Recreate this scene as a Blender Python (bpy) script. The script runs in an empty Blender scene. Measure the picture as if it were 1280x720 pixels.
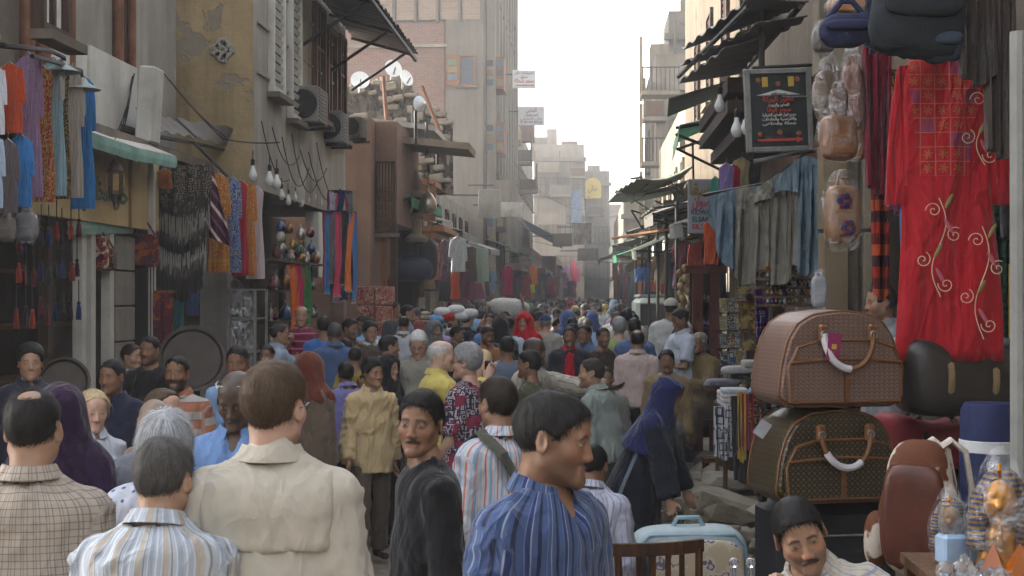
import bpy, bmesh, math, random
import numpy as np
from mathutils import Vector, Matrix, Euler
R = math.radians
rng = random.Random(7)
nrng = np.random.default_rng(7)
scene = bpy.context.scene
COL = scene.collection
# ---------------------------------------------------------------- camera, world, sun, exposure
FPX = 1800.0                      # focal length in px of the 1280-wide photograph
CAM = Vector((0.0, 0.0, 2.0))
YAW, PITCH = math.atan(95/FPX), math.atan(7/FPX)
cam_d = bpy.data.cameras.new('camera'); cam = bpy.data.objects.new('camera', cam_d); COL.objects.link(cam)
cam.location = CAM; cam.rotation_euler = (math.pi/2 + PITCH, 0, YAW)
cam_d.sensor_width = 36; cam_d.lens = 36*FPX/1280; cam_d.clip_end = 2000; cam_d.clip_start = .1
cam_d.dof.use_dof = True; cam_d.dof.focus_distance = 11.0; cam_d.dof.aperture_fstop = 32
scene.camera = cam
CROT = cam.rotation_euler.to_matrix()
def at(px, py, Y):
    """the point at street depth Y that the photograph shows at pixel (px, py)"""
    d = CROT @ Vector(((px-640)/FPX, (360-py)/FPX, -1))
    return CAM + d*(Y/d.y)
def gx(px, Y): return at(px, 367, Y).x
SUN_EL, SUN_AZ = 24.0, -66.0      # azimuth from the street axis (+Y) towards +X
world = bpy.data.worlds.new('World'); scene.world = world; world.use_nodes = True
wn = world.node_tree; wn.nodes.clear()
wo = wn.nodes.new('ShaderNodeOutputWorld'); wb = wn.nodes.new('ShaderNodeBackground')
sk = wn.nodes.new('ShaderNodeTexSky'); sk.sky_type = 'NISHITA'; sk.sun_disc = False
sk.sun_elevation = R(SUN_EL); sk.sun_rotation = R(SUN_AZ); sk.dust_density = 4; sk.air_density = 1.0; sk.ozone_density = 1.0
hs = wn.nodes.new('ShaderNodeHueSaturation'); hs.inputs['Saturation'].default_value = .28
wn.links.new(sk.outputs[0], hs.inputs['Color']); wn.links.new(hs.outputs[0], wb.inputs[0])
wb.inputs[1].default_value = 0.15; wn.links.new(wb.outputs[0], wo.inputs[0])
sun_d = bpy.data.lights.new('sun', 'SUN'); sun = bpy.data.objects.new('sun', sun_d); COL.objects.link(sun)
sun_d.energy = 2.0; sun_d.angle = R(1.5); sun_d.color = (1, .9, .74)
_sd = Vector((math.sin(R(SUN_AZ))*math.cos(R(SUN_EL)), math.cos(R(SUN_AZ))*math.cos(R(SUN_EL)), math.sin(R(SUN_EL))))
sun.rotation_euler = _sd.to_track_quat('Z', 'Y').to_euler(); sun.location = (-20, 10, 40)
scene.view_settings.view_transform = 'Standard'; scene.view_settings.look = 'None'
scene.view_settings.exposure = 2.68; scene.view_settings.gamma = 1
cy = scene.cycles; cy.use_denoising = True; cy.max_bounces = 6; cy.diffuse_bounces = 3; cy.glossy_bounces = 3
cy.transmission_bounces = 5; cy.transparent_max_bounces = 8; cy.volume_bounces = 0; cy.caustics_reflective = False; cy.caustics_refractive = False
cy.use_adaptive_sampling = True; cy.adaptive_threshold = .02
# ---------------------------------------------------------------- materials
MATS = {}
def S(v):
    """sRGB 0-255 triple or hex -> linear rgba"""
    if isinstance(v, str): v = [int(v[i:i+2], 16) for i in (0, 2, 4)]
    o = []
    for c in v:
        c = c/255
        o.append(c/12.92 if c < .04045 else ((c+.055)/1.055)**2.4)
    return (*o, 1)
class NT:
    """small helper round a material node tree"""
    def __init__(s, name):
        s.m = bpy.data.materials.new(name); s.m.use_nodes = True; s.t = s.m.node_tree
        s.b = s.t.nodes['Principled BSDF']; s.o = s.t.nodes['Material Output']
    def n(s, typ, **kw):
        nd = s.t.nodes.new('ShaderNode'+typ)
        for k, v in kw.items():
            if hasattr(nd, k) and k not in ('Scale', 'Detail'): setattr(nd, k, v)
        return nd
    def put(s, sock, v):
        if v is None: return
        if isinstance(v, bpy.types.NodeSocket): s.t.links.new(v, sock)
        else: sock.default_value = v
    def coord(s, kind='Object'): return s.n('TexCoord').outputs[kind]
    def attr(s, name, out='Fac'): return s.n('Attribute', attribute_name=name).outputs[out]
    def noise(s, scale, detail=3, rough=.55, vec=None, out='Fac', dist=0):
        nd = s.n('TexNoise'); s.put(nd.inputs['Vector'], vec if vec else s.coord())
        nd.inputs['Scale'].default_value = scale; nd.inputs['Detail'].default_value = detail
        nd.inputs['Roughness'].default_value = rough; nd.inputs['Distortion'].default_value = dist
        return nd.outputs[out]
    def scale(s, vec, xyz):
        nd = s.n('Mapping'); s.put(nd.inputs['Vector'], vec); nd.inputs['Scale'].default_value = xyz; return nd.outputs[0]
    def ramp(s, fac, stops, interp='LINEAR'):
        nd = s.n('ValToRGB'); s.put(nd.inputs[0], fac); cr = nd.color_ramp; cr.interpolation = interp
        while len(cr.elements) < len(stops): cr.elements.new(.5)
        for e, (p, c) in zip(cr.elements, stops): e.position = p; e.color = c if len(c) == 4 else (*c, 1)
        return nd.outputs[0]
    def math(s, op, a, b=None, c=None, clamp=False):
        nd = s.n('Math', operation=op); nd.use_clamp = clamp
        s.put(nd.inputs[0], a); s.put(nd.inputs[1], b)
        if c is not None: s.put(nd.inputs[2], c)
        return nd.outputs[0]
    def mix(s, fac, a, b, mode='MIX'):
        nd = s.n('Mix', data_type='RGBA', blend_type=mode)
        s.put(nd.inputs[0], fac); s.put(nd.inputs[6], a); s.put(nd.inputs[7], b); return nd.outputs[2]
    def sep(s, vec):
        nd = s.n('SeparateXYZ'); s.put(nd.inputs[0], vec); return nd.outputs
    def comb(s, x, y, z=0):
        nd = s.n('CombineXYZ'); s.put(nd.inputs[0], x); s.put(nd.inputs[1], y); s.put(nd.inputs[2], z); return nd.outputs[0]
    def stripe(s, v, period, duty=.5, off=0.):
        """1 inside a stripe of duty*period"""
        return s.math('LESS_THAN', s.math('FRACT', s.math('MULTIPLY_ADD', v, 1/period, off+100)), duty)
    def bump(s, h, strength=.3, dist=.01):
        nd = s.n('Bump'); nd.inputs['Strength'].default_value = strength; nd.inputs['Distance'].default_value = dist
        s.put(nd.inputs['Height'], h); s.put(s.b.inputs['Normal'], nd.outputs[0])
    def fin(s, col=None, rough=.8, metal=0., spec=.3, **kw):
        s.put(s.b.inputs['Base Color'], col); s.put(s.b.inputs['Roughness'], rough); s.put(s.b.inputs['Metallic'], metal)
        s.b.inputs['Specular IOR Level'].default_value = spec
        for k, v in kw.items(): s.put(s.b.inputs[k.replace('_', ' ')], v)
        return s.m
def mat_plain(key, col, rough=.8, metal=0., spec=.3, var=.25, scale=6., bump=.15, bd=.004, **kw):
    """colour with two octaves of wear"""
    k = (key,)
    if k in MATS: return MATS[k]
    t = NT(key); c = S(col) if not (isinstance(col, tuple) and len(col) == 4) else col
    n = t.noise(scale, 5, .65)
    lo = tuple(x*(1-var) for x in c[:3])+(1,); hi = tuple(min(1, x*(1+var)) for x in c[:3])+(1,)
    f = t.ramp(n, [(.3, lo), (.7, hi)])
    if bump: t.bump(t.noise(scale*9, 4), bump, bd)
    MATS[k] = t.fin(f, rough, metal, spec, **kw); return MATS[k]
def crumple(t, st=.4):
    """relief of creased cloth with a fine weave"""
    v = t.scale(t.coord(), (1, 1, .55)); a = t.noise(9, 3, .5, v, dist=.5)
    rd = t.math('ABSOLUTE', t.math('SUBTRACT', a, .5)); w = t.noise(420, 2)
    b = t.noise(4.2, 3, .5, t.scale(t.coord(), (1, 1, .4)), dist=.6); rb = t.math('ABSOLUTE', t.math('SUBTRACT', b, .5))
    h = t.math('ADD', t.math('MULTIPLY', rd, -2.2), t.math('MULTIPLY', t.math('MINIMUM', rb, .12), -7.))
    t.bump(t.math('ADD', h, t.math('MULTIPLY', w, .05)), st*1.5, .024)
def mat_fabric(col, key=None):
    """woven cloth of one colour, slightly uneven"""
    k = ('fab', key or str(col))
    if k in MATS: return MATS[k]
    t = NT('cloth'); c = S(col); n = t.noise(9, 4)
    f = t.ramp(n, [(.25, tuple(x*.88 for x in c[:3])), (.75, tuple(min(1, x*1.08) for x in c[:3]))])
    crumple(t)
    MATS[k] = t.fin(f, .9, 0, .15, Sheen_Weight=.15); return MATS[k]
# ---------------------------------------------------------------- objects
def tag(o, label=None, cat=None, group=None, kind=None):
    if label: o['label'] = label
    if cat: o['category'] = cat
    if group: o['group'] = group
    if kind: o['kind'] = kind
    return o
def link(name, data, mat=None, parent=None, loc=None, rot=None):
    o = bpy.data.objects.new(name, data); COL.objects.link(o)
    if mat is not None and data is not None:
        if len(data.materials) == 0: data.materials.append(mat)
    if parent is not None: o.parent = parent
    if loc is not None: o.location = loc
    if rot is not None: o.rotation_euler = rot
    return o
def empty(name, loc=(0, 0, 0), rz=0., label=None, cat=None, group=None):
    o = bpy.data.objects.new(name, None); COL.objects.link(o); o.location = loc; o.rotation_euler = (0, 0, rz)
    o.empty_display_size = .1
    return tag(o, label, cat, group)
def copy_tree(o, parent=None, loc=None, rz=None):
    c = o.copy(); COL.objects.link(c)
    if parent is not None: c.parent = parent
    if loc is not None: c.location = loc
    if rz is not None: c.rotation_euler = (0, 0, rz)
    for ch in list(o.children): copy_tree(ch, c)
    return c
def mesh(name, V, F, smooth=True, attrs=None):
    me = bpy.data.meshes.new(name)
    if isinstance(V, np.ndarray) and isinstance(F, np.ndarray):
        nv, nf, k = len(V), len(F), F.shape[1]
        me.vertices.add(nv); me.vertices.foreach_set('co', V.astype(np.float32).ravel())
        me.loops.add(nf*k); me.loops.foreach_set('vertex_index', F.astype(np.int32).ravel())
        me.polygons.add(nf); me.polygons.foreach_set('loop_start', np.arange(0, nf*k, k, dtype=np.int32))
        me.update(calc_edges=True); me.validate()
    else:
        me.from_pydata([tuple(v) for v in V], [], [tuple(f) for f in F]); me.update()
    if smooth: me.polygons.foreach_set('use_smooth', np.ones(len(me.polygons), dtype=bool))
    for k, v in (attrs or {}).items():
        if len(v) != len(me.vertices): continue
        if v.ndim == 2:
            a = me.attributes.new(k, 'FLOAT_COLOR', 'POINT'); a.data.foreach_set('color', np.c_[v, np.ones(len(v))].astype(np.float32).ravel() if v.shape[1] == 3 else v.astype(np.float32).ravel())
        else:
            a = me.attributes.new(k, 'FLOAT', 'POINT'); a.data.foreach_set('value', v.astype(np.float32))
    return me
class MB:
    """collects shapes for ONE mesh"""
    def __init__(s): s.v = []; s.f = []
    def add(s, V, F):
        n = len(s.v); s.v += [tuple(v) for v in V]; s.f += [tuple(i+n for i in f) for f in F]; return s
    def box(s, c, d, rot=None, taper=1., bev=0.):
        """box of centre c and full size d; rot = Euler tuple"""
        x, y, z = d[0]/2, d[1]/2, d[2]/2; M = Euler(rot).to_matrix() if rot else None
        b = min(bev, x*.9, y*.9, z*.9)
        if b > 0:
            V = []; F = []
            P = []
            for zz, ins in ((-z, b), (-z+b, 0), (z-b, 0), (z, b)):
                xx, yy = x-ins, y-ins
                bb = b*.7 if ins == 0 else b*.35
                P.append([(-xx+bb, -yy, zz), (xx-bb, -yy, zz), (xx, -yy+bb, zz), (xx, yy-bb, zz), (xx-bb, yy, zz), (-xx+bb, yy, zz), (-xx, yy-bb, zz), (-xx, -yy+bb, zz)])
            for p in P: V += p
            for k in range(3):
                for i in range(8): F.append((k*8+i, k*8+(i+1) % 8, k*8+8+(i+1) % 8, k*8+8+i))
            F.append(tuple(range(7, -1, -1))); F.append(tuple(range(24, 32)))
        else:
            V = [(-x, -y, -z), (x, -y, -z), (x, y, -z), (-x, y, -z), (-x*taper, -y*taper, z), (x*taper, -y*taper, z), (x*taper, y*taper, z), (-x*taper, y*taper, z)]
            F = [(3, 2, 1, 0), (4, 5, 6, 7), (0, 1, 5, 4), (1, 2, 6, 5), (2, 3, 7, 6), (3, 0, 4, 7)]
        c = Vector(c); V = [(M @ Vector(v) if M else Vector(v))+c for v in V]
        return s.add(V, F)
    def tube(s, pts, r, n=8, caps=True, flat=1., up=None):
        """tube along points; r a number or one per point; flat squeezes the section"""
        pts = [Vector(p) for p in pts]; m = len(pts); rr = r if hasattr(r, '__len__') else [r]*m
        V = []; F = []; ref = None
        for i, p in enumerate(pts):
            t = (pts[min(i+1, m-1)]-pts[max(i-1, 0)])
            t = t.normalized() if t.length > 1e-9 else Vector((0, 0, 1))
            if ref is None: ref = Vector(up) if up else (Vector((0, 0, 1)) if abs(t.z) < .9 else Vector((1, 0, 0)))
            a = ref-t*ref.dot(t)
            if a.length < 1e-6: a = t.orthogonal()
            a.normalize(); b = t.cross(a); ref = a
            for k in range(n):
                th = 2*math.pi*k/n; V.append(p+(a*math.cos(th)*flat+b*math.sin(th))*rr[i])
        for i in range(m-1):
            for k in range(n): F.append((i*n+k, i*n+(k+1) % n, i*n+n+(k+1) % n, i*n+n+k))
        if caps: F.append(tuple(range(n-1, -1, -1))); F.append(tuple(range((m-1)*n, m*n)))
        return s.add(V, F)
    def lathe(s, prof, c=(0, 0, 0), n=14, M=None):
        """revolve (r, z) profile about z"""
        V = []; F = []; m = len(prof); c = Vector(c)
        for r, z in prof:
            for k in range(n):
                th = 2*math.pi*k/n; v = Vector((r*math.cos(th), r*math.sin(th), z)); V.append((M @ v if M else v)+c)
        for i in range(m-1):
            for k in range(n): F.append((i*n+k, i*n+(k+1) % n, i*n+n+(k+1) % n, i*n+n+k))
        F.append(tuple(range(n-1, -1, -1))); F.append(tuple(range((m-1)*n, m*n)))
        return s.add(V, F)
    def grid(s, P, thick=0., closed=False):
        """P[i][j] points -> sheet (with thickness along its normals)"""
        P = np.array(P, dtype=float); ni, nj = P.shape[:2]
        if thick:
            du = np.gradient(P, axis=0); dv = np.gradient(P, axis=1); N = np.cross(du, dv)
            N /= np.maximum(np.linalg.norm(N, axis=2, keepdims=True), 1e-9)
            A = P+N*thick/2; B = P-N*thick/2
        else: A = P; B = None
        idx = lambda i, j: i*nj+j
        F = [(idx(i, j), idx(i+1, j), idx(i+1, j+1), idx(i, j+1)) for i in range(ni-1) for j in range(nj-1)]
        V = A.reshape(-1, 3).tolist()
        if B is not None:
            o = ni*nj; V += B.reshape(-1, 3).tolist()
            F += [tuple(o+q for q in f[::-1]) for f in F[:(ni-1)*(nj-1)]]
            ring = [idx(i, 0) for i in range(ni)]+[idx(ni-1, j) for j in range(1, nj)]+[idx(i, nj-1) for i in range(ni-2, -1, -1)]+[idx(0, j) for j in range(nj-2, 0, -1)]
            for a, b in zip(ring, ring[1:]+ring[:1]): F.append((a, o+a, o+b, b)[::-1])
        return s.add(V, F)
    def prism(s, outline, depth, M=None):
        """extrude a 2D outline (x, z) by depth along +y"""
        n = len(outline); V = [(x, 0, z) for x, z in outline]+[(x, depth, z) for x, z in outline]
        V = [(M @ Vector(v)) if M else Vector(v) for v in V]
        F = [tuple(range(n)), tuple(range(2*n-1, n-1, -1))]+[(i, n+i, n+(i+1) % n, (i+1) % n) for i in range(n)]
        return s.add(V, F)
    def me(s, name='m', smooth=False): return mesh(name, s.v, s.f, smooth)
    def obj(s, name, mat, parent=None, smooth=False, **kw):
        me = s.me(name, smooth)
        if smooth: sharp_by_angle(me)
        return link(name, me, mat, parent, **kw)
def sharp_by_angle(me, ang=.7):
    try: me.set_sharp_from_angle(angle=ang)
    except Exception: pass
# smooth 3D value noise in numpy
_lat = nrng.random((32, 32, 32))
def vnoise(P, seed=0):
    P = P+seed*7.13; I = np.floor(P).astype(int); f = P-I; f = f*f*(3-2*f); I &= 31; J = (I+1) & 31
    x0, y0, z0 = I[..., 0], I[..., 1], I[..., 2]; x1, y1, z1 = J[..., 0], J[..., 1], J[..., 2]
    fx, fy, fz = f[..., 0], f[..., 1], f[..., 2]
    c = lambda a, b: a*(1-fx)+b*fx
    a = c(_lat[x0, y0, z0], _lat[x1, y0, z0])*(1-fy)+c(_lat[x0, y1, z0], _lat[x1, y1, z0])*fy
    b = c(_lat[x0, y0, z1], _lat[x1, y0, z1])*(1-fy)+c(_lat[x0, y1, z1], _lat[x1, y1, z1])*fy
    return (a*(1-fz)+b*fz)*2-1
# ---------------------------------------------------------------- people: signed-distance bodies meshed by surface nets
def surfnet(val, xs, ys, zs):
    s = val < 0
    cs = np.zeros(tuple(n-1 for n in s.shape), dtype=np.int8)
    for i in (0, 1):
        for j in (0, 1):
            for k in (0, 1): cs += s[i:s.shape[0]-1+i, j:s.shape[1]-1+j, k:s.shape[2]-1+k]
    act = np.argwhere((cs > 0) & (cs < 8)); n = len(act)
    if n == 0: return np.zeros((0, 3)), np.zeros((0, 4), int)
    ids = -np.ones(cs.shape, dtype=np.int64); ids[act[:, 0], act[:, 1], act[:, 2]] = np.arange(n)
    acc = np.zeros((n, 3)); cnt = np.zeros(n); ax = (xs, ys, zs)
    for a in range(3):
        b, c = [q for q in range(3) if q != a]
        for u in (0, 1):
            for w in (0, 1):
                p0 = act.copy(); p0[:, b] += u; p0[:, c] += w; p1 = p0.copy(); p1[:, a] += 1
                v0 = val[p0[:, 0], p0[:, 1], p0[:, 2]]; v1 = val[p1[:, 0], p1[:, 1], p1[:, 2]]
                m = (v0 < 0) != (v1 < 0); t = np.where(m, v0/np.where(m, v0-v1, 1), 0)
                P = np.stack([ax[q][p0[:, q]] for q in range(3)], 1); P[:, a] += t*(ax[a][p1[:, a]]-ax[a][p0[:, a]])
                acc += P*m[:, None]; cnt += m
    V = acc/np.maximum(cnt, 1)[:, None]; Fs = []
    for a in range(3):
        b, c = (a+1) % 3, (a+2) % 3
        sl0 = [slice(None)]*3; sl1 = [slice(None)]*3; sl0[a] = slice(0, -1); sl1[a] = slice(1, None)
        e = s[tuple(sl0)] != s[tuple(sl1)]; E = np.argwhere(e)
        E = E[(E[:, b] > 0) & (E[:, c] > 0) & (E[:, b] < s.shape[b]-1) & (E[:, c] < s.shape[c]-1)]
        if not len(E): continue
        q = []
        for u, w in ((-1, -1), (0, -1), (0, 0), (-1, 0)):
            I = E.copy(); I[:, b] += u; I[:, c] += w; q.append(ids[I[:, 0], I[:, 1], I[:, 2]])
        Q = np.stack(q, 1); fl = ~s[E[:, 0], E[:, 1], E[:, 2]]; Q[fl] = Q[fl][:, ::-1]; Fs.append(Q)
    F = np.concatenate(Fs); F = F[(F >= 0).all(1)]
    return V, F
class Field:
    def __init__(s, lo, hi, h):
        s.ax = [np.arange(lo[i], hi[i]+h, h) for i in range(3)]
        s.v = np.full(tuple(len(a) for a in s.ax), .5)
    def box(s, lo, hi):
        sl = tuple(slice(max(0, int(np.searchsorted(s.ax[i], lo[i]))-1), int(np.searchsorted(s.ax[i], hi[i]))+1) for i in range(3))
        return sl, s.ax[0][sl[0]][:, None, None], s.ax[1][sl[1]][None, :, None], s.ax[2][sl[2]][None, None, :]
    def put(s, sl, d, k, sub=False):
        if d.size == 0: return
        a = s.v[sl]
        if sub: a, d = -a, d
        if k > 0: h = np.maximum(k-np.abs(a-d), 0)/k; r = np.minimum(a, d)-h*h*k*.25
        else: r = np.minimum(a, d)
        s.v[sl] = -r if sub else r
    def cap(s, A, B, ra, rb=None, k=.02, w=None, flat=1., e0=False, e1=False, sub=False, m=.07):
        """rounded cone A-B; w = wide axis, flat = depth/width; e0, e1 = flat ends"""
        rb = ra if rb is None else rb; A = np.array(A, float); B = np.array(B, float); q = max(ra, rb)+m+k
        sl, X, Y, Z = s.box(np.minimum(A, B)-q, np.maximum(A, B)+q)
        ab = B-A; L = np.linalg.norm(ab); u = ab/max(L, 1e-9)
        px, py, pz = X-A[0], Y-A[1], Z-A[2]; pr = px*u[0]+py*u[1]+pz*u[2]
        t = np.clip(pr/max(L, 1e-9), 0, 1); tl = t*L
        qx, qy, qz = px-u[0]*tl, py-u[1]*tl, pz-u[2]*tl; d2 = qx*qx+qy*qy+qz*qz
        if flat != 1.:
            w = np.array(w, float); a = qx*w[0]+qy*w[1]+qz*w[2]; d2 = a*a+np.maximum(d2-a*a, 0)/flat**2
        r = ra+(rb-ra)*t; d = (np.sqrt(d2)-r)*(1 if flat == 1. else .85)
        if e0: d = np.maximum(d, -pr)
        if e1: d = np.maximum(d, pr-L)
        s.put(sl, d, k, sub)
    def ell(s, c, r, k=.02, M=None, sub=False, m=.05):
        c = np.array(c, float); r = np.array(r, float); q = r.max()+m+k
        sl, X, Y, Z = s.box(c-q, c+q); x, y, z = X-c[0], Y-c[1], Z-c[2]
        if M is not None: x, y, z = M[0][0]*x+M[1][0]*y+M[2][0]*z, M[0][1]*x+M[1][1]*y+M[2][1]*z, M[0][2]*x+M[1][2]*y+M[2][2]*z
        k0 = np.sqrt((x/r[0])**2+(y/r[1])**2+(z/r[2])**2); k1 = np.sqrt((x/r[0]**2)**2+(y/r[1]**2)**2+(z/r[2]**2)**2)
        s.put(sl, k0*(k0-1)/np.maximum(k1, 1e-6), k, sub)
    def cut(s, fn):
        s.v = np.maximum(s.v, fn(s.ax[0][:, None, None], s.ax[1][None, :, None], s.ax[2][None, None, :]))
    def half(s, p, n): p = np.array(p); n = np.array(n); s.cut(lambda X, Y, Z: (X-p[0])*n[0]+(Y-p[1])*n[1]+(Z-p[2])*n[2])
    def net(s): return surfnet(s.v, *s.ax)
def join(parts):
    V = []; F = []; o = 0
    for v, f in parts: V.append(v); F.append(f+o); o += len(v)
    return np.concatenate(V), np.concatenate(F)
def vnormals(me):
    n = np.zeros(len(me.vertices)*3, dtype=np.float32); me.vertices.foreach_get('normal', n); return n.reshape(-1, 3).astype(float)
SKIN = {'tan': (.29, .168, .108), 'brown': (.20, .108, .064), 'dark': (.07, .04, .027), 'fair': (.44, .275, .205), 'pale': (.50, .33, .25), 'olive': (.33, .2, .13)}
# ---- head (local: face towards +y, centre of the skull at 0, chin near z = -.115)
def head_mesh(h, ft):
    f = Field((-.1, -.13, -.22), (.1, .135, .14), h); fem = ft.get('fem', 0); k = .018; fat = ft.get('fat', 0)
    f.ell((0, -.014, .03), (.075, .097, .087), k)
    f.ell((0, .022, -.035), (.058+.008*fat, .066, .084), .03)
    f.ell((0, .04, .055), (.055, .046, .042), .03)
    for s in (-1, 1):
        f.cap((s*(.052+.008*fat), .0, -.058), (s*.014, .073, -.098), .017-.003*fem, .015, .03)
        f.ell((s*.043, .055, -.024), (.02+.006*fat, .02, .022), .03)
    f.ell((0, .083, -.1), (.019, .016, .016), .022)
    f.cap((-.036, .078, .02), (.036, .078, .02), .011-.004*fem, None, .016)
    if h < .009:
        for s in (-1, 1):
            f.ell((s*.032, .101, .0), (.019, .016, .0125), .014, sub=True)
    f.cap((0, .087, .008), (0, .102, -.033), .008, .0105, .013)
    for s in (-1, 1): f.ell((s*.0125, .096, -.038), (.008, .011, .0085), .008)
    f.cap((-.016, .0855, -.064), (.016, .0855, -.064), .0068, None, .009); f.cap((-.014, .085, -.0755), (.014, .085, -.0755), .0078, None, .009)
    f.ell((0, .1, -.0695), (.022, .016, .0018), .003, sub=True)
    if h < .009:
        for s in (-1, 1):
            f.ell((s*.032, .0755, .003), (.0152, .0135, .0135), .005)      # eyeball under its lids
    for s in (-1, 1):
        Me = Euler((.25, 0, s*-.45)).to_matrix()
        f.ell((s*.078, -.012, -.004), (.0075, .021, .033), .008, Me)
        if h < .009: f.ell((s*.087, -.006, .0), (.006, .011, .018), .005, Me, sub=True)
    f.cap((0, -.022, -.05), (0, -.04, -.21), .052-.008*fem+.009*fat, .056-.008*fem+.009*fat, .03)
    if ft.get('beard'):
        for s in (-1, 1): f.cap((s*.056, .005, -.05), (s*.02, .08, -.105), .016, .019, .02)
        f.ell((0, .078, -.112), (.03, .022, .028), .02)
    if ft.get('mous'):
        for s in (-1, 1): f.cap((s*.003, .0975, -.0545), (s*.03, .083, -.066), .0052, .003, .004)
    V, F = f.net()
    # colour of the skin, brows, lips, eyes and beard
    base = np.array(SKIN[ft.get('skin', 'tan')]); C = np.tile(base, (len(V), 1))
    x, y, z = V[:, 0], V[:, 1], V[:, 2]; ax = np.abs(x)
    C *= (1+.10*vnoise(V*45, 3)+.08*vnoise(V*14, 4))[:, None]
    red = np.exp(-(((ax-.042)/.02)**2+((z+.03)/.022)**2))*(y > .03)+np.exp(-((x/.014)**2+((z+.035)/.014)**2))*(y > .09)
    C *= 1+red[:, None]*np.array([.12, -.06, -.08])
    def paint(m, col): C[:] = C*(1-m[:, None])+np.array(col)*m[:, None]
    st = lambda d, w: np.clip(1-d/w, 0, 1)**.7
    lips = st(np.sqrt((x/.026)**2+((z+.070)/.0125)**2)-.55, .5)*(y > .07)
    paint(lips*.55, base*np.array([.85, .5, .48]))
    hc = np.array(ft.get('hc', (.012, .010, .009)))
    if ft.get('stub') or ft.get('beard'):
        m = np.clip((-.03-z)/.02, 0, 1)*np.clip((y+.005)/.03, 0, 1)*(z > -.135)*np.clip(np.sqrt((x/.02)**2+((z+.07)/.009)**2)-.8, 0, 1)*np.clip(1.5-np.sqrt(((ax-.035)/.022)**2+((z+.028)/.02)**2)*-1-1, .2, 1)
        paint(np.clip(m, 0, 1)*(.9 if ft.get('beard') else .38), hc*1.3)
    if ft.get('mous'):
        m = st(np.sqrt((np.maximum(ax-.022, 0)/.013)**2+((z+.0555+.33*np.maximum(ax-.006, 0))/.0062)**2)-.5, .6)*(y > .07); paint(np.clip(m, 0, 1)*.93, hc)
    zb = .0225+.12*(ax-.014)-2.2*np.maximum(ax-.035, 0)**1.5*4
    br = st(np.abs(z-zb)/(.0055 if not fem else .0035)-.4, .7)*np.clip((ax-.009)/.005, 0, 1)*np.clip((.052-ax)/.008, 0, 1)*(y > .04)
    paint(br*(.88 if not fem else .6), hc*1.2)
    if h < .009:
        op = .0052*(1-((ax-.032)/.0165)**2)*(.75 if ft.get('squint') else 1); e = (y > .07)*np.clip((op-np.abs(z-.002))/.0016, 0, 1)
        lid = (y > .065)*np.clip(1-np.abs(np.abs(z-.002)-op)/.0026, 0, 1)*(op > -.001); paint(lid*.65, base*.25)
        paint(e, (.36, .33, .30)); gz = ft.get('gaze', 0.)*.0075
        ir = np.clip((.0066-np.sqrt((np.abs(x-gz)-.032+(0 if gz == 0 else 0))**2+(z-.003)**2))/.0012, 0, 1)*e; paint(ir, (.02, .012, .008))
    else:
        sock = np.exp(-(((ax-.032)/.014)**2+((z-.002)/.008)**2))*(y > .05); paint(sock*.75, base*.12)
    bald = ft.get('shade', 0)
    if bald:   # cropped scalp
        m = np.clip((z-.005+(.06-y)*.35-.045)/.02, 0, 1); paint(m*bald, hc*1.5)
    return V, F, C
def ymax_hair(z): return np.interp(z, [-.09, -.05, -.01, .02, .05, .075, .1, .13], [-.045, -.035, .002, .036, .058, .084, .1, .11])
def hair_mesh(h, st, amp=.004, thick=.011):
    f = Field((-.16, -.17, -.28), (.16, .17, .18), h)
    f.ell((0, -.014, .03), (.075+thick*(.42 if st in ('short', 'spot', 'bald', 'thin', 'quiff') else 1), .097+thick*.75, .087+thick), .01)
    if st in ('bob', 'long', 'pony'):
        f.ell((0, -.025, .0), (.092, .1, .11), .02)
        if st == 'bob':
            for s in (-1, 1): f.cap((s*.066, -.02, .02), (s*.075, -.015, -.115), .03, .028, .03, e1=True)
            f.cap((0, -.075, .0), (0, -.07, -.12), .075, .07, .03, w=(1, 0, 0), flat=.5, e1=True)
        if st == 'long':
            for s in (-1, 1): f.cap((s*.07, .0, .03), (s*.085, .01, -.22), .024, .026, .03)
            f.cap((0, -.08, .0), (0, -.075, -.24), .08, .085, .03, w=(1, 0, 0), flat=.45)
        if st == 'pony':
            f.cap((0, -.1, .03), (0, -.14, .0), .028, .03, .02); f.cap((0, -.14, .0), (0, -.12, -.16), .03, .014, .02)
    elif st in ('curly', 'full'):
        f.ell((0, -.012, .062), (.08+thick, .092+thick, .075+thick), .02)
    elif st == 'quiff': f.ell((0, .035, .085), (.06, .06, .045), .03)
    f.ell((0, .036, .058), (.056+thick*.5, .046+thick*.6, .044+thick*.8), .02)
    keep = lambda X, Y, Z: (Y-ymax_hair(Z)-(.0 if st not in ('bald', 'thin') else -.02)+(.022 if st in ('long', 'bob', 'pony') else 0)+.18*np.maximum(np.abs(X)-.05, 0)*0)
    f.cut(keep)
    if st not in ('bob', 'long', 'pony'):
        f.cut(lambda X, Y, Z: -.078-Z+np.abs(X)*.35)
        for s in (-1, 1): f.ell((s*.082, .0, -.012), (.03, .028, .034), .01, sub=True)
    if st == 'bald': f.ell((0, -.005, .12), (.066, .095, .075), .012, sub=True)
    if st == 'spot': f.ell((0, -.055, .115), (.034, .042, .032), .016, sub=True)
    V, F = f.net(); return V, F
def smooth_disp(V, F, N, amp, fr, seed=0): return V+N*(amp*(vnoise(V*fr, seed)+.5*vnoise(V*fr*2.3, seed+1)))[:, None]
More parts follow.
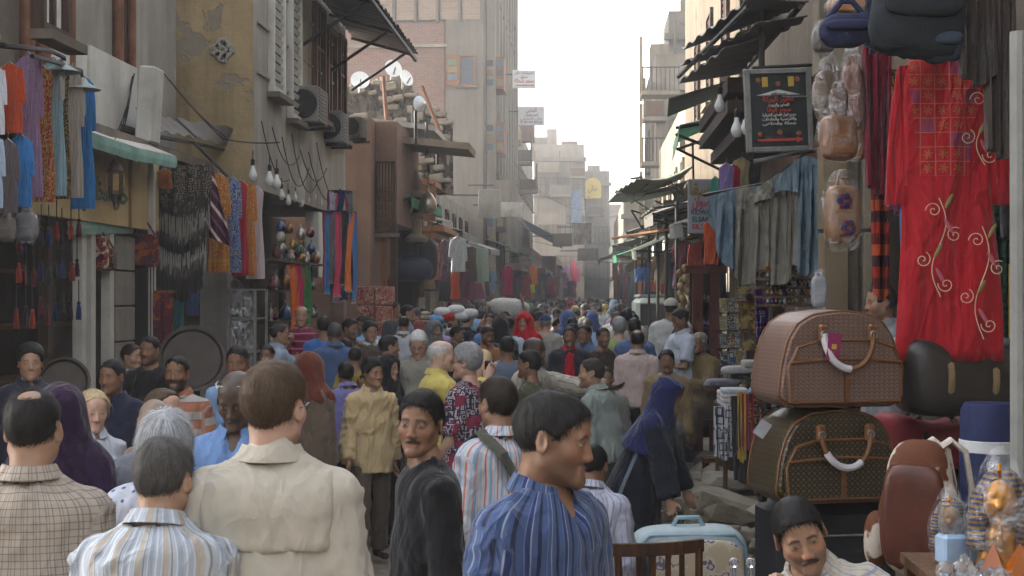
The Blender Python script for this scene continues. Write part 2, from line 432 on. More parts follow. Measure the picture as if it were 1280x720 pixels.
def strands(V, N, st, n, rnd, ln=.04, wid=.0011, lift=.25):
    """thin ribbons combed over the hair surface"""
    idx = rnd.integers(0, len(V), n); P = V[idx]+rnd.normal(0, .0025, (n, 3)); Nn = N[idx]
    crown = np.array([.0, -.06, .11]); D = P-crown
    if st in ('curly',): D = rnd.normal(0, 1, (n, 3))
    elif st in ('bob', 'long', 'pony'): D = np.tile([0, 0, -1.], (n, 1))*np.clip((.09-P[:, 2:3])/.05, .15, 1.5)*.12+D*.6; fr = P[:, 1:2] > .015; D = np.where(fr, np.c_[np.sign(P[:, 0])*.7, np.full(n, -.75), np.full(n, -.25)], D)
    else: D = D/np.maximum(np.linalg.norm(D, axis=1, keepdims=True), .02)*.1+np.array([0, -.015, -.03])+rnd.normal(0, .018, (n, 3))
    D -= Nn*(D*Nn).sum(1, keepdims=True); D /= np.maximum(np.linalg.norm(D, axis=1, keepdims=True), 1e-6)
    B = np.cross(D, Nn); L = ln*rnd.uniform(.5, 1.2, (n, 1)); lift = lift*np.where(rnd.random((n, 1)) < .1, 3.2, 1.); L = np.where(P[:, 1:2] > .015, L*.4, L) if st in ('bob', 'long', 'pony') else L; W = wid*rnd.uniform(.7, 1.3, (n, 1))
    pts = []; k = 3
    for i in range(k):
        t = i/(k-1); c = P+D*L*t+Nn*(L*lift*math.sin(t*2.2)*rnd.uniform(.3, 1, (n, 1))-.004*t*t*(L/.04)); w = W*(1-.75*t)
        pts += [c-B*w, c+B*w]
    A = np.stack(pts, 1); VV = A.reshape(-1, 3); base = (np.arange(n)*2*k)[:, None]
    FF = np.concatenate([base+np.array([[2*i, 2*i+1, 2*i+3, 2*i+2]]) for i in range(k-1)])
    return VV, FF
def hand_net(h, A, u, w, side, curl=.6, grip=None):
    """palm and five fingers; A wrist, u along the hand, w across the palm towards the thumb"""
    u = np.array(u, float); w = np.array(w, float); w -= u*(u@w); w /= np.linalg.norm(w); nrm = np.cross(u, w)*side
    A = np.array(A, float); lo = A-.24; hi = A+.24; f = Field(lo, hi, h)
    f.cap(A-u*.03, A+u*.02, .029, .03, .015, w=w, flat=.75); f.cap(A+u*.02, A+u*.075, .034, .039, .02, w=w, flat=.42)
    for i, (o, l) in enumerate(((.028, .072), (.0095, .08), (-.0095, .074), (-.028, .058))):
        p = A+u*.085+w*o; c = curl*(1+.12*i)
        for seg, ll in enumerate((.45, .32, .27)):
            a = c*(seg+.6); d = u*math.cos(a)+nrm*math.sin(a)+w*o*.6; q = p+d*l*ll
            f.cap(p, q, .0092-.0008*seg, .0086-.0009*seg, .004); p = q
    p = A+u*.025+w*.03; d = u*.62+w*.72+nrm*.25; q = p+d*.04; f.cap(p, q, .013, .0105, .012)
    d = u*.9+w*.2+nrm*(.25+.3*curl); f.cap(q, q+d*.032, .0102, .0088, .005)
    return f.net()
def nv(v): v = np.array(v, float); return v/np.linalg.norm(v)
def rotv(v, axis, a):
    return np.array(Matrix.Rotation(a, 3, Vector(axis)) @ Vector(v))
class Pose:
    """joints of a 1.75 m figure facing +y"""
    def __init__(s, lean=0., side=0., twist=0., hyaw=0., hpitch=0., htilt=0., la=None, ra=None, ll=None, rl=None, seat=None, belly=0., bulk=1., fem=0, shrug=0.):
        X, Yv, Z = np.eye(3); s.bulk = bulk; s.belly = belly; s.fem = fem
        T = nv((math.sin(side), math.sin(lean)*math.cos(side), math.cos(lean)*math.cos(side))); s.T = T
        H = np.array((0, 0, .95)); s.H = H; s.W0 = X
        s.W = rotv(nv(X-T*(X@T)), T, twist); s.Fw = np.cross(T, s.W)
        sw = .153*(1-.08*fem)
        s.N = H+T*.52; s.sh = {-1: H+T*(.424+shrug)-s.W*sw, 1: H+T*(.424+shrug)+s.W*sw}
        up = nv(T*.55+Z*.45); s.hc = s.N+up*.128+s.Fw*.03
        hm = Euler((hpitch, 0, 0)).to_matrix(); hm = Matrix.Rotation(hyaw, 3, 'Z') @ Matrix.Rotation(htilt, 3, 'Y') @ hm; s.hm = np.array(hm)*.93
        loc = lambda v: s.W*v[0]+np.array((0, 0, 1.))*v[2]+nv(np.cross((0, 0, 1.), s.W))*v[1]
        s.arm = {}
        for k, a in ((-1, la), (1, ra)):
            a = a or ((k*.13, -.06, -1), (k*.04, .22, -1)); u, f = nv(loc(a[0])), nv(loc(a[1]))
            e = s.sh[k]+u*.285; w = e+f*.25; s.arm[k] = (e, w, u, f, a[2] if len(a) > 2 else .6)
        s.leg = {}
        for k, a in ((-1, ll), (1, rl)):
            a = a or ((k*.04, .0, -1), (k*.02, -.02, -1)); hp = H+X*k*.078-Z*.03; u, f = nv(a[0]), nv(a[1])
            kn = hp+u*.43; an = kn+f*.41; ft = nv((k*.18, 1, -.05)) if len(a) < 3 else nv(a[2]); s.leg[k] = (hp, kn, an, ft)
        low = min(min(s.leg[k][2][2]-.075, s.leg[k][2][2]+s.leg[k][3][2]*.17-.03) for k in (-1, 1))
        s.off = -low if seat is None else seat-.83
        s.seat = seat
    def top(s): return (s.hc[2]+.115+s.off)
    def torso(s, f, o=0., k=.05, hem=-.06, flat=.7, waist=0.):
        b = s.bulk; H, T, W = s.H, s.T, s.W; fm = s.fem
        if hem is not None: f.cap(H+T*hem, H+T*.06, (.158+.008*fm)*b+o*1.5, (.147+.004*fm)*b+o, k, s.W0, .8, e0=True)
        f.cap(H+T*.05, H+T*.22, (.14-.012*fm)*b+o+waist, (.146-.01*fm)*b+o+waist, k, nv(W+s.W0), .74); f.cap(H+T*.22, H+T*.39, (.15-.012*fm)*b+o, (.155-.02*fm)*b+o, k, W, flat)
        f.cap(s.sh[-1]*.84+s.sh[1]*.16, s.sh[1]*.84+s.sh[-1]*.16, .054*b+o*.7, None, .05)
        f.cap(s.N-T*.075, s.N+T*.02, .095, .056+o*.3, .07, W, .75)
        if s.belly: f.ell(H+T*.13+s.Fw*.05, (.13*b+o, .085+s.belly+o, .15), .06)
        if fm: 
            for q in (-1, 1): f.ell(H+T*.33+s.Fw*.085+W*q*.07, (.062+o*.6, .05+o, .06), .04)
    def arms(s, f, o=0., ra=(.05, .043, .035), frac=2., k=.022, flare=0.):
        """frac 1 = upper arm only, 2 = down to the wrist"""
        b = s.bulk
        for q in (-1, 1):
            e, w, u, fd, _ = s.arm[q]; p = s.sh[q]
            if frac <= 1:
                c = p+(e-p)*frac; f.cap(p, c, ra[0]*b+o, ra[1]*b+o+.012, k, e1=True)
            else:
                f.cap(p, e, ra[0]*b+o, ra[1]*b+o, k); c = e+(w-e)*(frac-1); f.cap(e, c, ra[1]*b+o, ra[2]*b+o+flare, .02, e1=True)
    def legs(s, f, o=0., r=(.076, .054, .042), frac=2., k=.03, flare=0.):
        for q in (-1, 1):
            hp, kn, an, ft = s.leg[q]; b = .5+.5*s.bulk
            if frac <= 1: f.cap(hp, hp+(kn-hp)*frac, r[0]*b+o, r[1]*b+o, k, e1=True); continue
            f.cap(hp, kn, r[0]*b+o, r[1]*b+o, k); c = kn+(an-kn)*(frac-1); f.cap(kn, c, r[1]*b+o, r[2]*b+o+flare, .02, e1=True)
    def uv(s, V):
        """cloth coordinates: round the limb and along it"""
        segs = [(s.H-s.T*.9, s.N, .16, s.W, s.Fw)]
        for q in (-1, 1):
            e, w, u, fd, _ = s.arm[q]; segs += [(s.sh[q]+u*.05, e, .05, None, None), (e, w, .045, None, None)]
        best = np.full(len(V), 9.); su = np.zeros(len(V)); sv = np.zeros(len(V)); arm = np.zeros(len(V)); off = 0.
        for i, (A, B, r, W, Fw) in enumerate(segs):
            ab = B-A; L = np.linalg.norm(ab); u = ab/L
            if W is None: W = nv(np.cross(u, (0, 1, .01))); Fw = np.cross(u, W)
            p = V-A; pr = p@u; t = np.clip(pr, 0, L); q = p-t[:, None]*u; d = np.linalg.norm(q, axis=1)-r*1.15
            if i == 0: a = V-s.H; xx, yy = a@W, a@Fw
            else: xx, yy = q@W, q@Fw
            m = d < best; best[m] = d[m]
            th = np.arctan2(xx, -yy); su[m] = (th*r)[m]; sv[m] = (pr+(i > 0)*.37*i)[m]; arm[m] = float(i > 0)
        return su, sv, arm
FOLD = 1.
def cloth_obj(name, fld, pose, mat, root, amp=.006, fr=(7, 2.6), extra=None, seed=0, uv=True):
    V, F = fld.net()
    me0 = mesh('t', V, F); N = vnormals(me0); bpy.data.meshes.remove(me0)
    su, sv, arm = pose.uv(V)
    n1 = vnoise(np.c_[V[:, 0]*fr[0], V[:, 1]*fr[0], V[:, 2]*fr[1]+V[:, 0]*2.5], seed); n2 = vnoise(np.c_[V[:, 0]*16, V[:, 1]*16, V[:, 2]*9+V[:, 0]*6], seed+2)
    q1 = vnoise(np.c_[V[:, 0]*11+V[:, 2]*5, V[:, 1]*11, V[:, 2]*4.5-V[:, 0]*3], seed+4); rid = np.clip(1-np.abs(q1)*3.2, 0, 1)   # sharp ridges read as folds
    q2 = vnoise(np.c_[V[:, 0]*13, V[:, 1]*13, V[:, 2]*20+V[:, 0]*9], seed+6); ring = np.clip(1-np.abs(q2)*2.6, 0, 1)*arm
    V = V+N*(amp*(n1*.9+rid*1.3+n2*.5+ring*1.2))[:, None]
    if extra is not None: V = extra(V, N)
    V = V+np.array((0, 0, pose.off))
    return link(name, mesh(name, V, F, True, {'su': su, 'sv': sv, 'arm': arm}), mat, root)
def mat_skin():
    if 'skin' in MATS: return MATS['skin']
    t = NT('skin'); c = t.attr('Col', 'Color'); n = t.noise(60, 3)
    t.bump(t.math('ADD', t.noise(300, 3), t.math('MULTIPLY', t.noise(45, 3), .8)), .35, .0025)
    f = t.mix(t.math('MULTIPLY', n, .3), c, t.mix(1., c, (.75, .62, .6, 1), 'MULTIPLY'))
    MATS['skin'] = t.fin(f, .5, 0, .4, Subsurface_Weight=.12, Subsurface_Scale=.02); return MATS['skin']
def mat_hair(col):
    k = ('hair', col)
    if k in MATS: return MATS[k]
    t = NT('hair'); n = t.noise(55, 3); m = t.noise(7, 2)
    f = t.ramp(t.math('ADD', t.math('MULTIPLY', n, .35), t.math('ADD', t.math('MULTIPLY', m, .25), t.math('MULTIPLY', t.attr('rnd'), .45))), [(.2, tuple(x*.35 for x in col)), (.85, tuple(min(1, x*2.1) for x in col))])
    MATS[k] = t.fin(f, .6, 0, .22); return MATS[k]
HAIRC = {'black': (.010, .009, .009), 'dbrown': (.022, .015, .011), 'brown': (.06, .038, .022), 'grey': (.22, .22, .225), 'salt': (.055, .052, .05), 'white': (.45, .45, .45), 'blond': (.44, .34, .2), 'silver': (.30, .31, .33)}
LOD = {0: (.0038, .024, .0075, .0065, .0115), 1: (.0086, .045, .0135, .013, .023), 2: (.014, .06, .018, .018, .03)}
def build_person(root, pose, ft=None, hair=('short', 'black'), top=None, bottom=None, lod=1, extras=(), seed=0, shoes='241c18', armskin=True):
    """top: dict(kind, mat, off, frac, hem, ...) ; bottom: dict(kind, mat)"""
    ft = dict(ft or {}); hh, hb, hhand, hhair, hc = LOD[lod]; rnd = np.random.default_rng(100+seed)
    if hair and 'hc' not in ft: ft['hc'] = HAIRC[hair[1]] if hair[1] not in ('blond', 'silver', 'white', 'grey') else (.12, .09, .06)
    off = np.array((0, 0, pose.off)); skin = np.array(SKIN[ft.get('skin', 'tan')])
    hV, hF, hC = head_mesh(hh, ft); hV2 = hV@pose.hm.T+pose.hc+off
    lo, hi = (-.95, -.8, -.25), (.95, 1.0, 1.9)
    f = Field(lo, hi, hb); pose.torso(f, -.012, flat=.7); pose.arms(f, -.006); pose.legs(f, -.006)
    for q in (-1, 1):
        hp, kn, an, fd = pose.leg[q]; f.cap(an+np.array((0, -.03, -.045)), an+fd*.14+np.array((0, 0, -.045)), .035, .03, .02)
    f.cap(pose.N-pose.T*.05, pose.hc+pose.hm@np.array((0, -.02, -.06)), .052, .046, .03)
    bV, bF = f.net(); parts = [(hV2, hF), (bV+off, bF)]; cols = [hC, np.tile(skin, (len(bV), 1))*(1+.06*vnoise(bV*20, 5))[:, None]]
    for q in (-1, 1):
        e, w, u, fd, curl = pose.arm[q]
        th = nv(np.cross(fd, pose.W)*-1+pose.Fw*.2) if abs(fd@pose.Fw) < .8 else np.array((-q*.7, 0, .7))
        v, fc = hand_net(hhand, w, fd, th, q, curl); parts.append((v+off, fc)); cols.append(np.tile(skin*1.04, (len(v), 1))*(1+.08*vnoise(v*60, 6))[:, None])
    V, F = join(parts); body = link('body', mesh('body', V, F, True, {'Col': np.concatenate(cols)}), mat_skin(), root)
    hm = pose.hm
    if hair and hair[0] not in ('none', 'hijab'):
        st, cn = hair[:2]; V, F = hair_mesh(hhair, st, thick=hair[2] if len(hair) > 2 else .011); me0 = mesh('t', V, F); N = vnormals(me0); bpy.data.meshes.remove(me0)
        V = smooth_disp(V, F, N, .0035 if st != 'curly' else .008, 40 if st != 'curly' else 55, seed)
        if lod <= 1:
            n = {'bob': 8000, 'long': 8000, 'curly': 6500}.get(st, 7000); ln = {'bob': .07, 'long': .08, 'curly': .014}; ln = ln.get(st, .026)
            if lod: n //= 15
            sV, sF = strands(V, N, st, n, rnd, ln, wid=(.0008 if st != 'curly' else .0016)*(1+1.6*lod), lift=.1 if st != 'curly' else .5); nb = len(V); V, F = join([(V, F), (sV, sF)])
            rv = np.r_[np.full(nb, .3), np.repeat(rnd.random(n), 6)]
        else: rv = np.full(len(V), .4)
        V = V@hm.T+pose.hc+off; link('hair', mesh('hair', V, F, True, {'rnd': rv}), mat_hair(HAIRC[cn]), root)
    if top:
        k = top.get('kind', 'shirt'); o = top.get('off', .016); f = Field(lo, hi, hc)
        pose.torso(f, o, hem=top.get('hem', -.13), waist=top.get('waist', .012)); hm_ = top.get('hem', -.13)
        if hm_ < -.05: f.cap(pose.leg[-1][0], pose.leg[1][0], .098*pose.bulk+o, None, .05); f.half(pose.H+pose.T*hm_, -pose.T) if k != 'robe' else None
        pose.arms(f, o, frac=top.get('frac', 1.93), flare=top.get('flare', .004), ra=top.get('ra', (.052, .046, .036)))
        if k == 'robe':
            q = top.get('skirt', .24)
            if pose.seat is None: f.cap(pose.H+pose.T*.1, np.array((0, 0, .08-pose.off)), .15+o, q, .06, pose.W0, .72, e1=True)
            else: pose.legs(f, o+.03, k=.09, frac=1.9)
        nr = top.get('neck', .068); f.cap(pose.N-pose.T*.03, pose.N+pose.T*.2+pose.Fw*.03, nr, nr, .0, sub=True)
        if top.get('vee'): f.cap(pose.N+pose.T*.02+pose.Fw*.08, pose.N-pose.T*.12+pose.Fw*.15, .045, .012, 0, sub=True)
        vn = nv(pose.T*.9-pose.Fw*.38); f.half(pose.N+pose.T*top.get('nh', .025), vn)
        if top.get('open'):     # jacket worn open over a shirt
            A0 = pose.N-pose.T*.02+pose.Fw*.14; B0 = pose.H-pose.T*.15+pose.Fw*.16; f.cap(A0, B0, .05, .075, 0, sub=True)
        so = cloth_obj(k if k != 'robe' else 'robe', f, pose, top['mat'], root, amp=top.get('amp', .006), seed=seed)
        so.name = top.get('name', k)
        if top.get('collar'):
            P = []; c0 = pose.N+pose.T*.012; n_ = 20
            for i in range(n_+1):
                a = 2*math.pi*(i/n_)*(.88 if top.get('vee') else .95)+math.pi*(.12 if top.get('vee') else .05)+math.pi*.5; d = pose.W*math.cos(a)+(pose.Fw)*math.sin(a)
                dr = -pose.T*.028*max(0, math.sin(a)); row = []
                for r_, z_ in ((nr-.006, -.012), (nr-.004, .022), (nr+.004, .027), (nr+.016, .004), (nr+.024, -.012)): row.append(c0+d*r_*np.array((1, 1, 1))+pose.T*z_+dr-pose.Fw*.004+off)
                P.append(row)
            m = MB().grid(P, .003); c = m.obj('collar', top.get('cmat', top['mat']), so, smooth=True)
            n = len(c.data.vertices); vv = np.array(m.v); rel = vv-off-pose.N
            for nm, ar in (('su', np.arctan2(rel@pose.W, -(rel@pose.Fw))*.08), ('sv', rel@pose.T), ('arm', np.zeros(n))): c.data.attributes.new(nm, 'FLOAT', 'POINT').data.foreach_set('value', ar.astype(np.float32))
        if top.get('inner'):
            f = Field(lo, hi, hc); pose.torso(f, o-.008, hem=-.1); f.cap(pose.N-pose.T*.03, pose.N+pose.T*.2+pose.Fw*.03, .062, .062, 0, sub=True); f.half(pose.N+pose.T*.02, vn)
            cloth_obj('inner_shirt', f, pose, top['inner'], root, .003, seed=seed+3)
    if bottom:
        f = Field(lo, hi, hc*1.35); o = .016
        if bottom['kind'] == 'trousers':
            f.cap(pose.H-pose.T*.05, pose.H+pose.T*.05, .15*pose.bulk+.006, .143*pose.bulk+.004, .03, pose.W0, .74, e1=True); pose.legs(f, o, frac=1.97, flare=.022, k=.05)
        elif bottom['kind'] == 'skirt': f.cap(pose.H+pose.T*.06, np.array((0, 0, bottom.get('z', .3)-pose.off)), .145, .22, .03, pose.W0, .75, e0=True, e1=True)
        cloth_obj(bottom['kind'], f, pose, bottom['mat'], root, .007, seed=seed+5)
    if lod < 2:
        for q in (-1, 1):
            hp, kn, an, fd = pose.leg[q]; lo2 = an-.3; f = Field(lo2, an+.3, .018 if lod else .013); z = np.array((0, 0, 1.)); rt = nv(np.cross(fd, z)); upv = np.cross(rt, fd)
            f.cap(an-fd*.045-upv*.04, an+fd*.15-upv*.05, .038, .036, .03, rt, .85); f.cap(an-upv*.04, an+upv*.02, .045, .04, .03, e1=True); f.half(an-upv*.074, -upv)
            V, F = f.net(); link('shoe', mesh('shoe', V+off, F), mat_plain('shoe_'+shoes, shoes, .5, var=.2), root)
    for e in extras: e(root, pose, off, lod, seed)
    return body
# ---- things worn
def hijab(col, drape=.24, face=True, low=.36, mat=None):
    def fn(root, pose, off, lod, seed):
        h = (.009, .014, .022)[lod]; f = Field((-.6, -.5, .7), (.6, .9, 1.95), h); hm = pose.hm; c = pose.hc
        w = lambda v: c+hm@np.array(v)
        f.ell(w((0, -.018, .025)), (.096, .117, .108), .03, hm); f.cap(w((0, -.02, -.0)), w((0, -.03, -.12)), .1, .105, .05)
        f.cap(w((0, -.03, -.1)), pose.N-pose.T*low+pose.Fw*.0, .11, drape, .08, pose.W, .74, e1=True); f.cap(pose.sh[-1], pose.sh[1], .085, None, .08)
        if face: f.ell(w((0, .12, -.022)), (.064, .085, .087), .02, hm, sub=True)
        cloth_obj('headscarf', f, pose, mat or mat_fabric(col), root, .007, (9, 5), seed=seed+9)
    return fn
def cap_hat(col, peak=True, name='cap'):
    def fn(root, pose, off, lod, seed):
        h = (.006, .01, .018)[lod]; f = Field((-.14, -.16, 0), (.14, .2, .16), h)
        f.ell((0, -.012, .045), (.088, .11, .088), .01); f.half((0, 0, .045), nv((0, .12, -1)))
        if peak: f.cap((0, .06, .05), (0, .125, .04), .072, .062, .01, (1, 0, 0), 1.); f.cut(lambda X, Y, Z: np.where(Y > .09, np.abs(Z-.048+.1*(Y-.09))-.008, -1))
        V, F = f.net(); link(name, mesh(name, V@pose.hm.T+pose.hc+off, F), mat_fabric(col), root)
    return fn
def glasses(up=False, frame='1a1614', lens=None, rim=.0016):
    def fn(root, pose, off, lod, seed):
        a = MB(); b = MB(); M = pose.hm
        tr = (lambda p: M@(np.array(p)+np.array((0, -.018, .07)) if up else np.array(p))+pose.hc+off)
        for s in (-1, 1):
            ring = [tr((s*.034+.024*math.cos(t), .104-.25*abs(.024*math.cos(t)) if not up else .088-.5*abs(s*.034+.024*math.cos(t))*.6, .002+.017*math.sin(t))) for t in np.linspace(0, 2*math.pi, 15)]
            a.tube(ring, rim, 5); n = len(b.v); b.v += [tuple(p) for p in ring[:-1]]; b.f.append(tuple(range(n, n+14)))
            a.tube([tr((s*.057, .1 if not up else .08, .006)), tr((s*.083, .02, .004)), tr((s*.083, -.01, .0))], rim, 5)
        a.tube([tr((-.011, .108 if not up else .088, .004)), tr((.011, .108 if not up else .088, .004))], rim, 5)
        o = a.obj('glasses', mat_plain('frame_'+frame, frame, .35, bump=0), root); b.obj('lens', mat_plain('lens_'+lens, lens, .12, spec=.6, bump=0), o) if lens else b.obj('lens', plastic(), o)
    return fn
PEOPLE = []
def person(px, py, Y, face, label, pose=None, ft=None, hair=('short', 'black'), top=None, bottom=None, lod=1, extras=(), group=None, hmin=.86, hmax=1.1, z0=0., seed=None, **kw):
    """py = crown of the head in the photograph; face = heading in degrees (0 looks down the street, 180 at the camera, +90 to the left)"""
    pose = pose or Pose(); P = at(px, py, Y); sc = (P.z-z0)/pose.top()
    if not hmin <= sc <= hmax: print('SCALE', label[:40], round(sc, 2)); sc = min(max(sc, hmin), hmax)
    rz = R(face); c, s_ = math.cos(rz), math.sin(rz); hx, hy = pose.hc[0]*sc, pose.hc[1]*sc
    loc = (P.x-(c*hx-s_*hy), Y-(s_*hx+c*hy), z0)
    root = empty('person', loc, rz, label, 'person', group); root.scale = (sc, sc, sc)
    build_person(root, pose, ft, hair, top, bottom, lod, extras, seed if seed is not None else len(PEOPLE)*3+1, **kw); PEOPLE.append(root); return root
# ---------------------------------------------------------------- setting and buildings
def part(root, mb, name, mat, smooth=False, parent=None):
    """child whose mesh is written in world coordinates"""
    o = mb.obj(name, mat, parent or root, smooth)
    if parent is None: o.location = -root.location
    return o
def mat_wall(key, base, alt, patch=None, streak=.5, scale=.5, bump=.5, pthr=.62, bd=.03):
    k = ('wall', key)
    if k in MATS: return MATS[k]
    t = NT('wall_'+key); v = t.coord(); a, b = S(base), S(alt)
    big = t.noise(scale, 6, .65, v); fine = t.noise(scale*14, 5, .7, v); st = t.noise(3.2, 4, .6, t.scale(v, (1, 1, .09)))
    c = t.mix(t.ramp(big, [(.35, (0, 0, 0)), (.65, (1, 1, 1))]), a, b)
    c = t.mix(t.math('MULTIPLY', t.ramp(st, [(.45, (0, 0, 0)), (.75, (1, 1, 1))]), streak), c, t.mix(1., c, (.42, .40, .37, 1), 'MULTIPLY'))
    c = t.mix(t.math('MULTIPLY', fine, .55), c, t.mix(1., c, (.6, .58, .55, 1), 'MULTIPLY'))
    h = fine
    if patch:
        m = t.ramp(t.noise(scale*1.7, 7, .62, v, dist=.4), [(pthr, (0, 0, 0)), (pthr+.015, (1, 1, 1))])
        c = t.mix(m, c, t.mix(t.math('MULTIPLY', fine, .6), S(patch), tuple(x*.45 for x in S(patch)[:3])+(1,)))
        h = t.math('SUBTRACT', fine, t.math('MULTIPLY', m, .8))
    t.bump(h, bump, bd); MATS[k] = t.fin(c, .92, 0, .15); return MATS[k]
def mat_brick(key, c1, c2, mortar, w=.24, h=.075, vertical_axis='front'):
    k = ('brick', key)
    if k in MATS: return MATS[k]
    t = NT('brick_'+key); v = t.sep(t.coord()); uv = t.comb(t.math('ADD', v[0], v[1]), v[2])
    n = t.n('TexBrick'); t.put(n.inputs['Vector'], uv); n.inputs['Scale'].default_value = 1; n.inputs['Brick Width'].default_value = w; n.inputs['Row Height'].default_value = h
    n.inputs['Mortar Size'].default_value = .008; n.inputs['Color1'].default_value = S(c1); n.inputs['Color2'].default_value = S(c2); n.inputs['Mortar'].default_value = S(mortar)
    big = t.noise(.7, 6, .7); c = t.mix(t.ramp(big, [(.4, (0, 0, 0)), (.75, (.75,)*3)]), n.outputs[0], t.mix(.5, n.outputs[0], S(mortar)))
    c = t.mix(t.math('MULTIPLY', t.noise(9, 5, .7), .6), c, t.mix(1., c, (.6, .58, .56, 1), 'MULTIPLY'))
    t.bump(t.math('SUBTRACT', 1, n.outputs['Fac']), .5, .02); MATS[k] = t.fin(c, .92, 0, .12); return MATS[k]
def mat_wood(key, base, dark, axis=2, sc=5.):
    k = ('wood', key)
    if k in MATS: return MATS[k]
    t = NT('wood_'+key); xyz = [9., 9., 9.]; xyz[axis] = .8; n = t.noise(sc, 5, .65, t.scale(t.coord(), xyz)); m = t.noise(2, 4)
    c = t.mix(t.ramp(n, [(.35, (0, 0, 0)), (.7, (1, 1, 1))]), S(dark), S(base)); c = t.mix(t.math('MULTIPLY', m, .6), c, t.mix(1., c, (.55, .52, .5, 1), 'MULTIPLY'))
    t.bump(n, .35, .006); MATS[k] = t.fin(c, .7, 0, .25); return MATS[k]
def mat_tin(key, col, rust='5a3a26', amt=.5):
    k = ('tin', key)
    if k in MATS: return MATS[k]
    t = NT('tin_'+key); n = t.noise(2.2, 7, .7); m = t.ramp(n, [(.5, (0, 0, 0)), (.66, (amt,)*3)]); c = t.mix(m, S(col), S(rust))
    c = t.mix(t.math('MULTIPLY', t.noise(14, 4), .6), c, t.mix(1., c, (.55, .55, .55, 1), 'MULTIPLY')); t.bump(t.noise(30, 3), .15, .005)
    MATS[k] = t.fin(c, .6, .25, .4); return MATS[k]
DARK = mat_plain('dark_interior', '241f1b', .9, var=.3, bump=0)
IRON = mat_plain('dark_iron', '2b2927', .55, .5, var=.3, scale=20)
GREYMETAL = mat_plain('grey_metal', '7d7d7a', .5, .6, var=.25, scale=14)
WHITEPAINT = mat_wall('white_paint', 'cfcfc9', 'b0afa8', None, .5, 1.2, .15)
CREAM = mat_wall('cream', 'c9b588', 'b09d73', None, .35, .8, .15)
OCHRE = mat_wall('ochre', 'a59270', '867657', '857c6c', .85, .9, .5, .6)
GREYPL = mat_wall('grey_plaster', '9f9b93', '86827b', 'aaa69e', .6, .5, .4)
CONC = mat_wall('concrete', '766d60', '625a4f', None, .55, .35, .3)
CONC2 = mat_wall('pale_concrete', '8e8372', '766c5d', '645b4e', .5, .3, .3)
DARKPL = mat_wall('dark_plaster', '857c70', '6b635a', '988f82', .6, .6, .6)
BROWNPL = mat_wall('brown_plaster', '7f685a', '6b564c', None, .45, .7, .3)
STONE = mat_wall('stone', '8f8675', '736b5d', None, .4, 2.2, .5)
BRICK = mat_brick('red', '7c5344', '69463a', '7d7062')
BRICKB = mat_brick('buff', '8e7a66', '7c6a58', '8d8072', .34, .12)
RUBBLEST = mat_wall('rubble_masonry', '9b9080', '7a7063', '5c544a', .3, 2.4, 1., .55, .08)
WOODO = mat_wood('orange', '8f5c2c', '5f3a1c'); WOODD = mat_wood('dark', '4b3628', '2c2019'); WOODB = mat_wood('brown', '6b4a30', '42301f')
TEAL = mat_wall('teal_awning', '8fb0a6', '76968d', None, .4, 3, .1)
GLASS = mat_plain('window_glass', '2a3033', .08, 0, .6, var=.3, scale=1, bump=0)
BLACKR = mat_plain('black_rubber', '181818', .6, bump=0)
# ground
def mat_ground():
    t = NT('street_dust'); v = t.coord(); a = t.noise(.35, 7, .65, v); b = t.noise(5, 6, .7, v); g = t.noise(38, 3, .6, v)
    c = t.mix(t.ramp(a, [(.35, (0, 0, 0)), (.65, (1, 1, 1))]), S('6e675d'), S('8a8174')); c = t.mix(t.ramp(b, [(.45, (0, 0, 0)), (.7, (1, 1, 1))]), c, S('55504a'))
    li = t.ramp(t.noise(11, 2, .5, v), [(.70, (0, 0, 0)), (.72, (.8, .8, .8))]); c = t.mix(li, c, S('a9a296'))
    t.bump(t.math('ADD', b, t.math('MULTIPLY', g, .4)), .6, .03); return t.fin(c, .9, 0, .2)
def build_ground():
    P = []
    ys = np.r_[np.linspace(-30, 2, 12), np.linspace(2.5, 60, 140), np.linspace(62, 380, 60)]; xs = np.r_[np.linspace(-140, -7, 12), np.linspace(-6.5, 4.5, 60), np.linspace(5, 140, 12)]
    X, Y = np.meshgrid(xs, ys, indexing='ij'); Z = .03*vnoise(np.stack([X*.5, Y*.5, X*0], -1), 1)+.012*vnoise(np.stack([X*2.3, Y*2.3, X*0], -1), 2)-.02
    m = MB(); m.grid(np.stack([X, Y, Z], -1)); o = m.obj('ground', mat_ground(), None, True); tag(o, kind='structure')
build_ground()
PAV = mat_wall('pavement', '857d70', '6f685e', None, .2, 1.5, .6)
m = MB()
_p = []
for i, y in enumerate(np.linspace(7.5, 70, 90)):
    _p.append([(1.25+.1*vnoise(np.array([y*.7, 0, 0]))+.02*y*0, y, -.1), (1.3+.1*vnoise(np.array([y*.7, 0, 0])), y, .09+.03*vnoise(np.array([y*1.1, 3, 0]))), (2.2, y, .1+.03*vnoise(np.array([y*.9, 7, 0]))), (4.5, y, .1)])
m.grid(_p); tag(m.obj('pavement', PAV, None), kind='structure')
m = MB(); m.grid([[(-4.25, y, -.1), (-4.2, y, .11), (-5.2, y, .12), (-9, y, .12)] for y in np.linspace(6, 110, 60)]); tag(m.obj('pavement', PAV, None), kind='structure')
